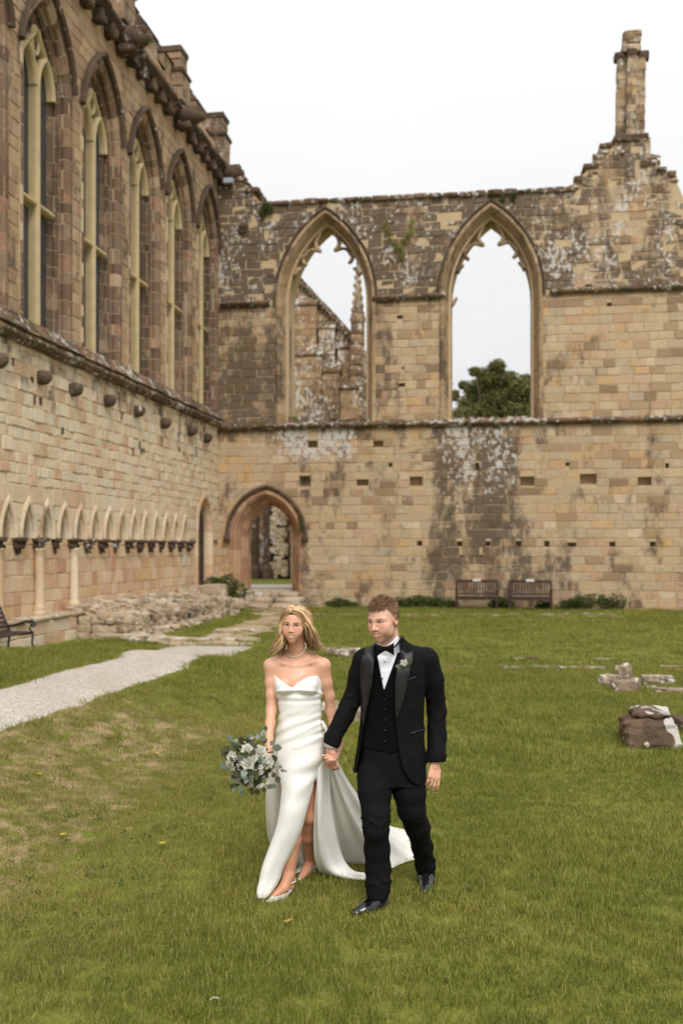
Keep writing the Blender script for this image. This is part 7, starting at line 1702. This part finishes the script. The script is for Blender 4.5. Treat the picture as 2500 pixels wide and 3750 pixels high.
lf = [(300, 490, 1, 60), (355, 590, 1, 60), (370, 700, 2, 60), (190, 720, 2, 55), (200, 770, 2, 50), (250, 830, 2, 45), (180, 1010, 1, 55), (250, 1040, 1, 50), (330, 1240, 1, 50), (340, 1360, 2, 50), (380, 1410, 1, 55), (500, 1390, 1, 55), (530, 1490, 1, 45), (480, 1230, 2, 55), (545, 1210, 2, 50), (690, 1440, 2, 50), (790, 1470, 2, 60), (700, 1495, 2, 40), (920, 1420, 2, 50), (1010, 1370, 1, 55), (1090, 1350, 1, 50), (1165, 1230, 2, 60), (1090, 1150, 2, 50), (1210, 1010, 1, 35), (1245, 1085, 1, 35), (1300, 1090, 1, 30), (1095, 855, 2, 70), (1150, 690, 1, 75), (1060, 580, 1, 50), (830, 395, 1, 40), (910, 380, 1, 35), (890, 430, 1, 45), (940, 345, 2, 45), (795, 500, 1, 50), (900, 520, 1, 55), (920, 560, 2, 50), (490, 520, 1, 45), (450, 620, 2, 55), (270, 660, 2, 40), (720, 565, 2, 65), (790, 625, 2, 45), (745, 700, 2, 60), (630, 720, 2, 60), (530, 780, 1, 65), (600, 1030, 1, 70), (390, 810, 2, 60), (860, 820, 1, 60), (930, 850, 1, 50), (720, 1030, 2, 60), (800, 1090, 2, 60), (850, 1220, 2, 60), (830, 1280, 1, 75), (620, 1190, 1, 60), (690, 1220, 1, 50), (760, 1330, 2, 50), (600, 1330, 2, 50), (470, 1080, 2, 60), (400, 1140, 2, 45), (510, 1150, 1, 50), (1000, 1070, 2, 50), (1090, 960, 1, 40), (560, 1280, 2, 50), (650, 460, 1, 45), (420, 540, 1, 40), (160, 960, 1, 45), (430, 1330, 2, 55)]
for x, y, t, s_ in lf:
    p0 = bqs(x, y, 1.12); out_ = Vector((p0.x, 0, p0.z)); rr = out_.length; face = Vector((R_.uniform(-.35, .35), -1, R_.uniform(-.1, .5))).normalized()
    d = (out_.normalized() if rr > .03 else Vector((R_.uniform(-1, 1), 0, R_.uniform(-1, 1)))).lerp(Vector((R_.uniform(-1, 1), 0, R_.uniform(-1, 1))), .35).normalized(); d = (d-face*d.dot(face)).normalized(); sx_ = d.cross(face)
    M = Matrix(((sx_.x, -face.x, d.x, 0), (sx_.y, -face.y, d.y, 0), (sx_.z, -face.z, d.z, 0), (0, 0, 0, 1))); sz = s_*.2041*5.66/FPX*2.3; p = p0-d*sz*.5
    if rr > .115: p.y = R_.uniform(-.03, .02)
    place(R_.choice(LE if t == 1 else LD), 'leaf', bq, Matrix.Translation(p)@M@Matrix.Diagonal((sz*R_.uniform(.75, .95), sz, sz, 1)))
for k in range(130):
    a = R_.uniform(0, 6.28); b_ = R_.uniform(.01, .115); p = Vector((math.cos(a)*b_, -math.sqrt(max(.0001, .11**2-b_*b_))*R_.uniform(.55, .8), math.sin(a)*b_)); d = Vector((math.cos(a)+R_.uniform(-.6, .6), R_.uniform(-.8, .2), math.sin(a)+R_.uniform(-.6, .6))); sz = R_.uniform(.03, .05)
    place(R_.choice(LD), 'leaf', bq, Matrix.Translation(p)@rot_to(d, R_.uniform(0, 6))@Matrix.Diagonal((sz, sz, sz, 1)))
m = MB()
for k in range(34): a = R_.uniform(0, 6.28); b_ = R_.uniform(.03, .13); m.tube([Vector(Pp(980, 2770, 5.70)-bq0), Vector((math.cos(a)*b_*.5, .02, math.sin(a)*b_*.5)), Vector((math.cos(a)*b_, -.04, math.sin(a)*b_))], .0016, 4)
for k in range(10): m.tube([Vector(Pp(975, 2765, 5.70)-bq0), Vector(Pp(995+R_.uniform(-6, 6), 2800, 5.72)-bq0)], .003, 5)
m.build('stems', M_stem, bq, True, off=Vector((0, 0, 0)))
# boutonniere
bp0 = onskin(1479, 2431, .03, bvj); bt = thing('boutonniere', 'single white rose with two leaves pinned to his left lapel', 'flower', cam_xyz(bp0.x, bp0.y, bp0.z), HEAD)
rose(bt, Vector((0, 0, 0)), Vector((-.15, -.75, .6)), .029, 4, ((.2, 3, .1, 1.05), (.45, 4, .25, 1.1), (.7, 5, .45, 1.05)))
for dx, dz, dd, sz in ((.016, -.014, (.5, 0, .85), .045), (-.004, -.022, (-1, -.1, .25), .038)):
    d = Vector(dd).normalized(); face = Vector((0, -1, .2)).normalized(); d = (d-face*d.dot(face)).normalized(); sx_ = d.cross(face); M = Matrix(((sx_.x, -face.x, d.x, 0), (sx_.y, -face.y, d.y, 0), (sx_.z, -face.z, d.z, 0), (0, 0, 0, 1)))
    place(LE[0] if dx < 0 else LD[0], 'leaf', bt, Matrix.Translation((dx, .0, dz))@M@Matrix.Diagonal((sz*.8, sz*1.3, sz*1.3, 1)))
m = MB(); m.tube([(0, 0, -.012), (.004, .004, -.03), (.004, .006, -.058)], [.005, .003, .0025], 6); m.build('stem', M_stem, bt, True, off=Vector((0, 0, 0)))
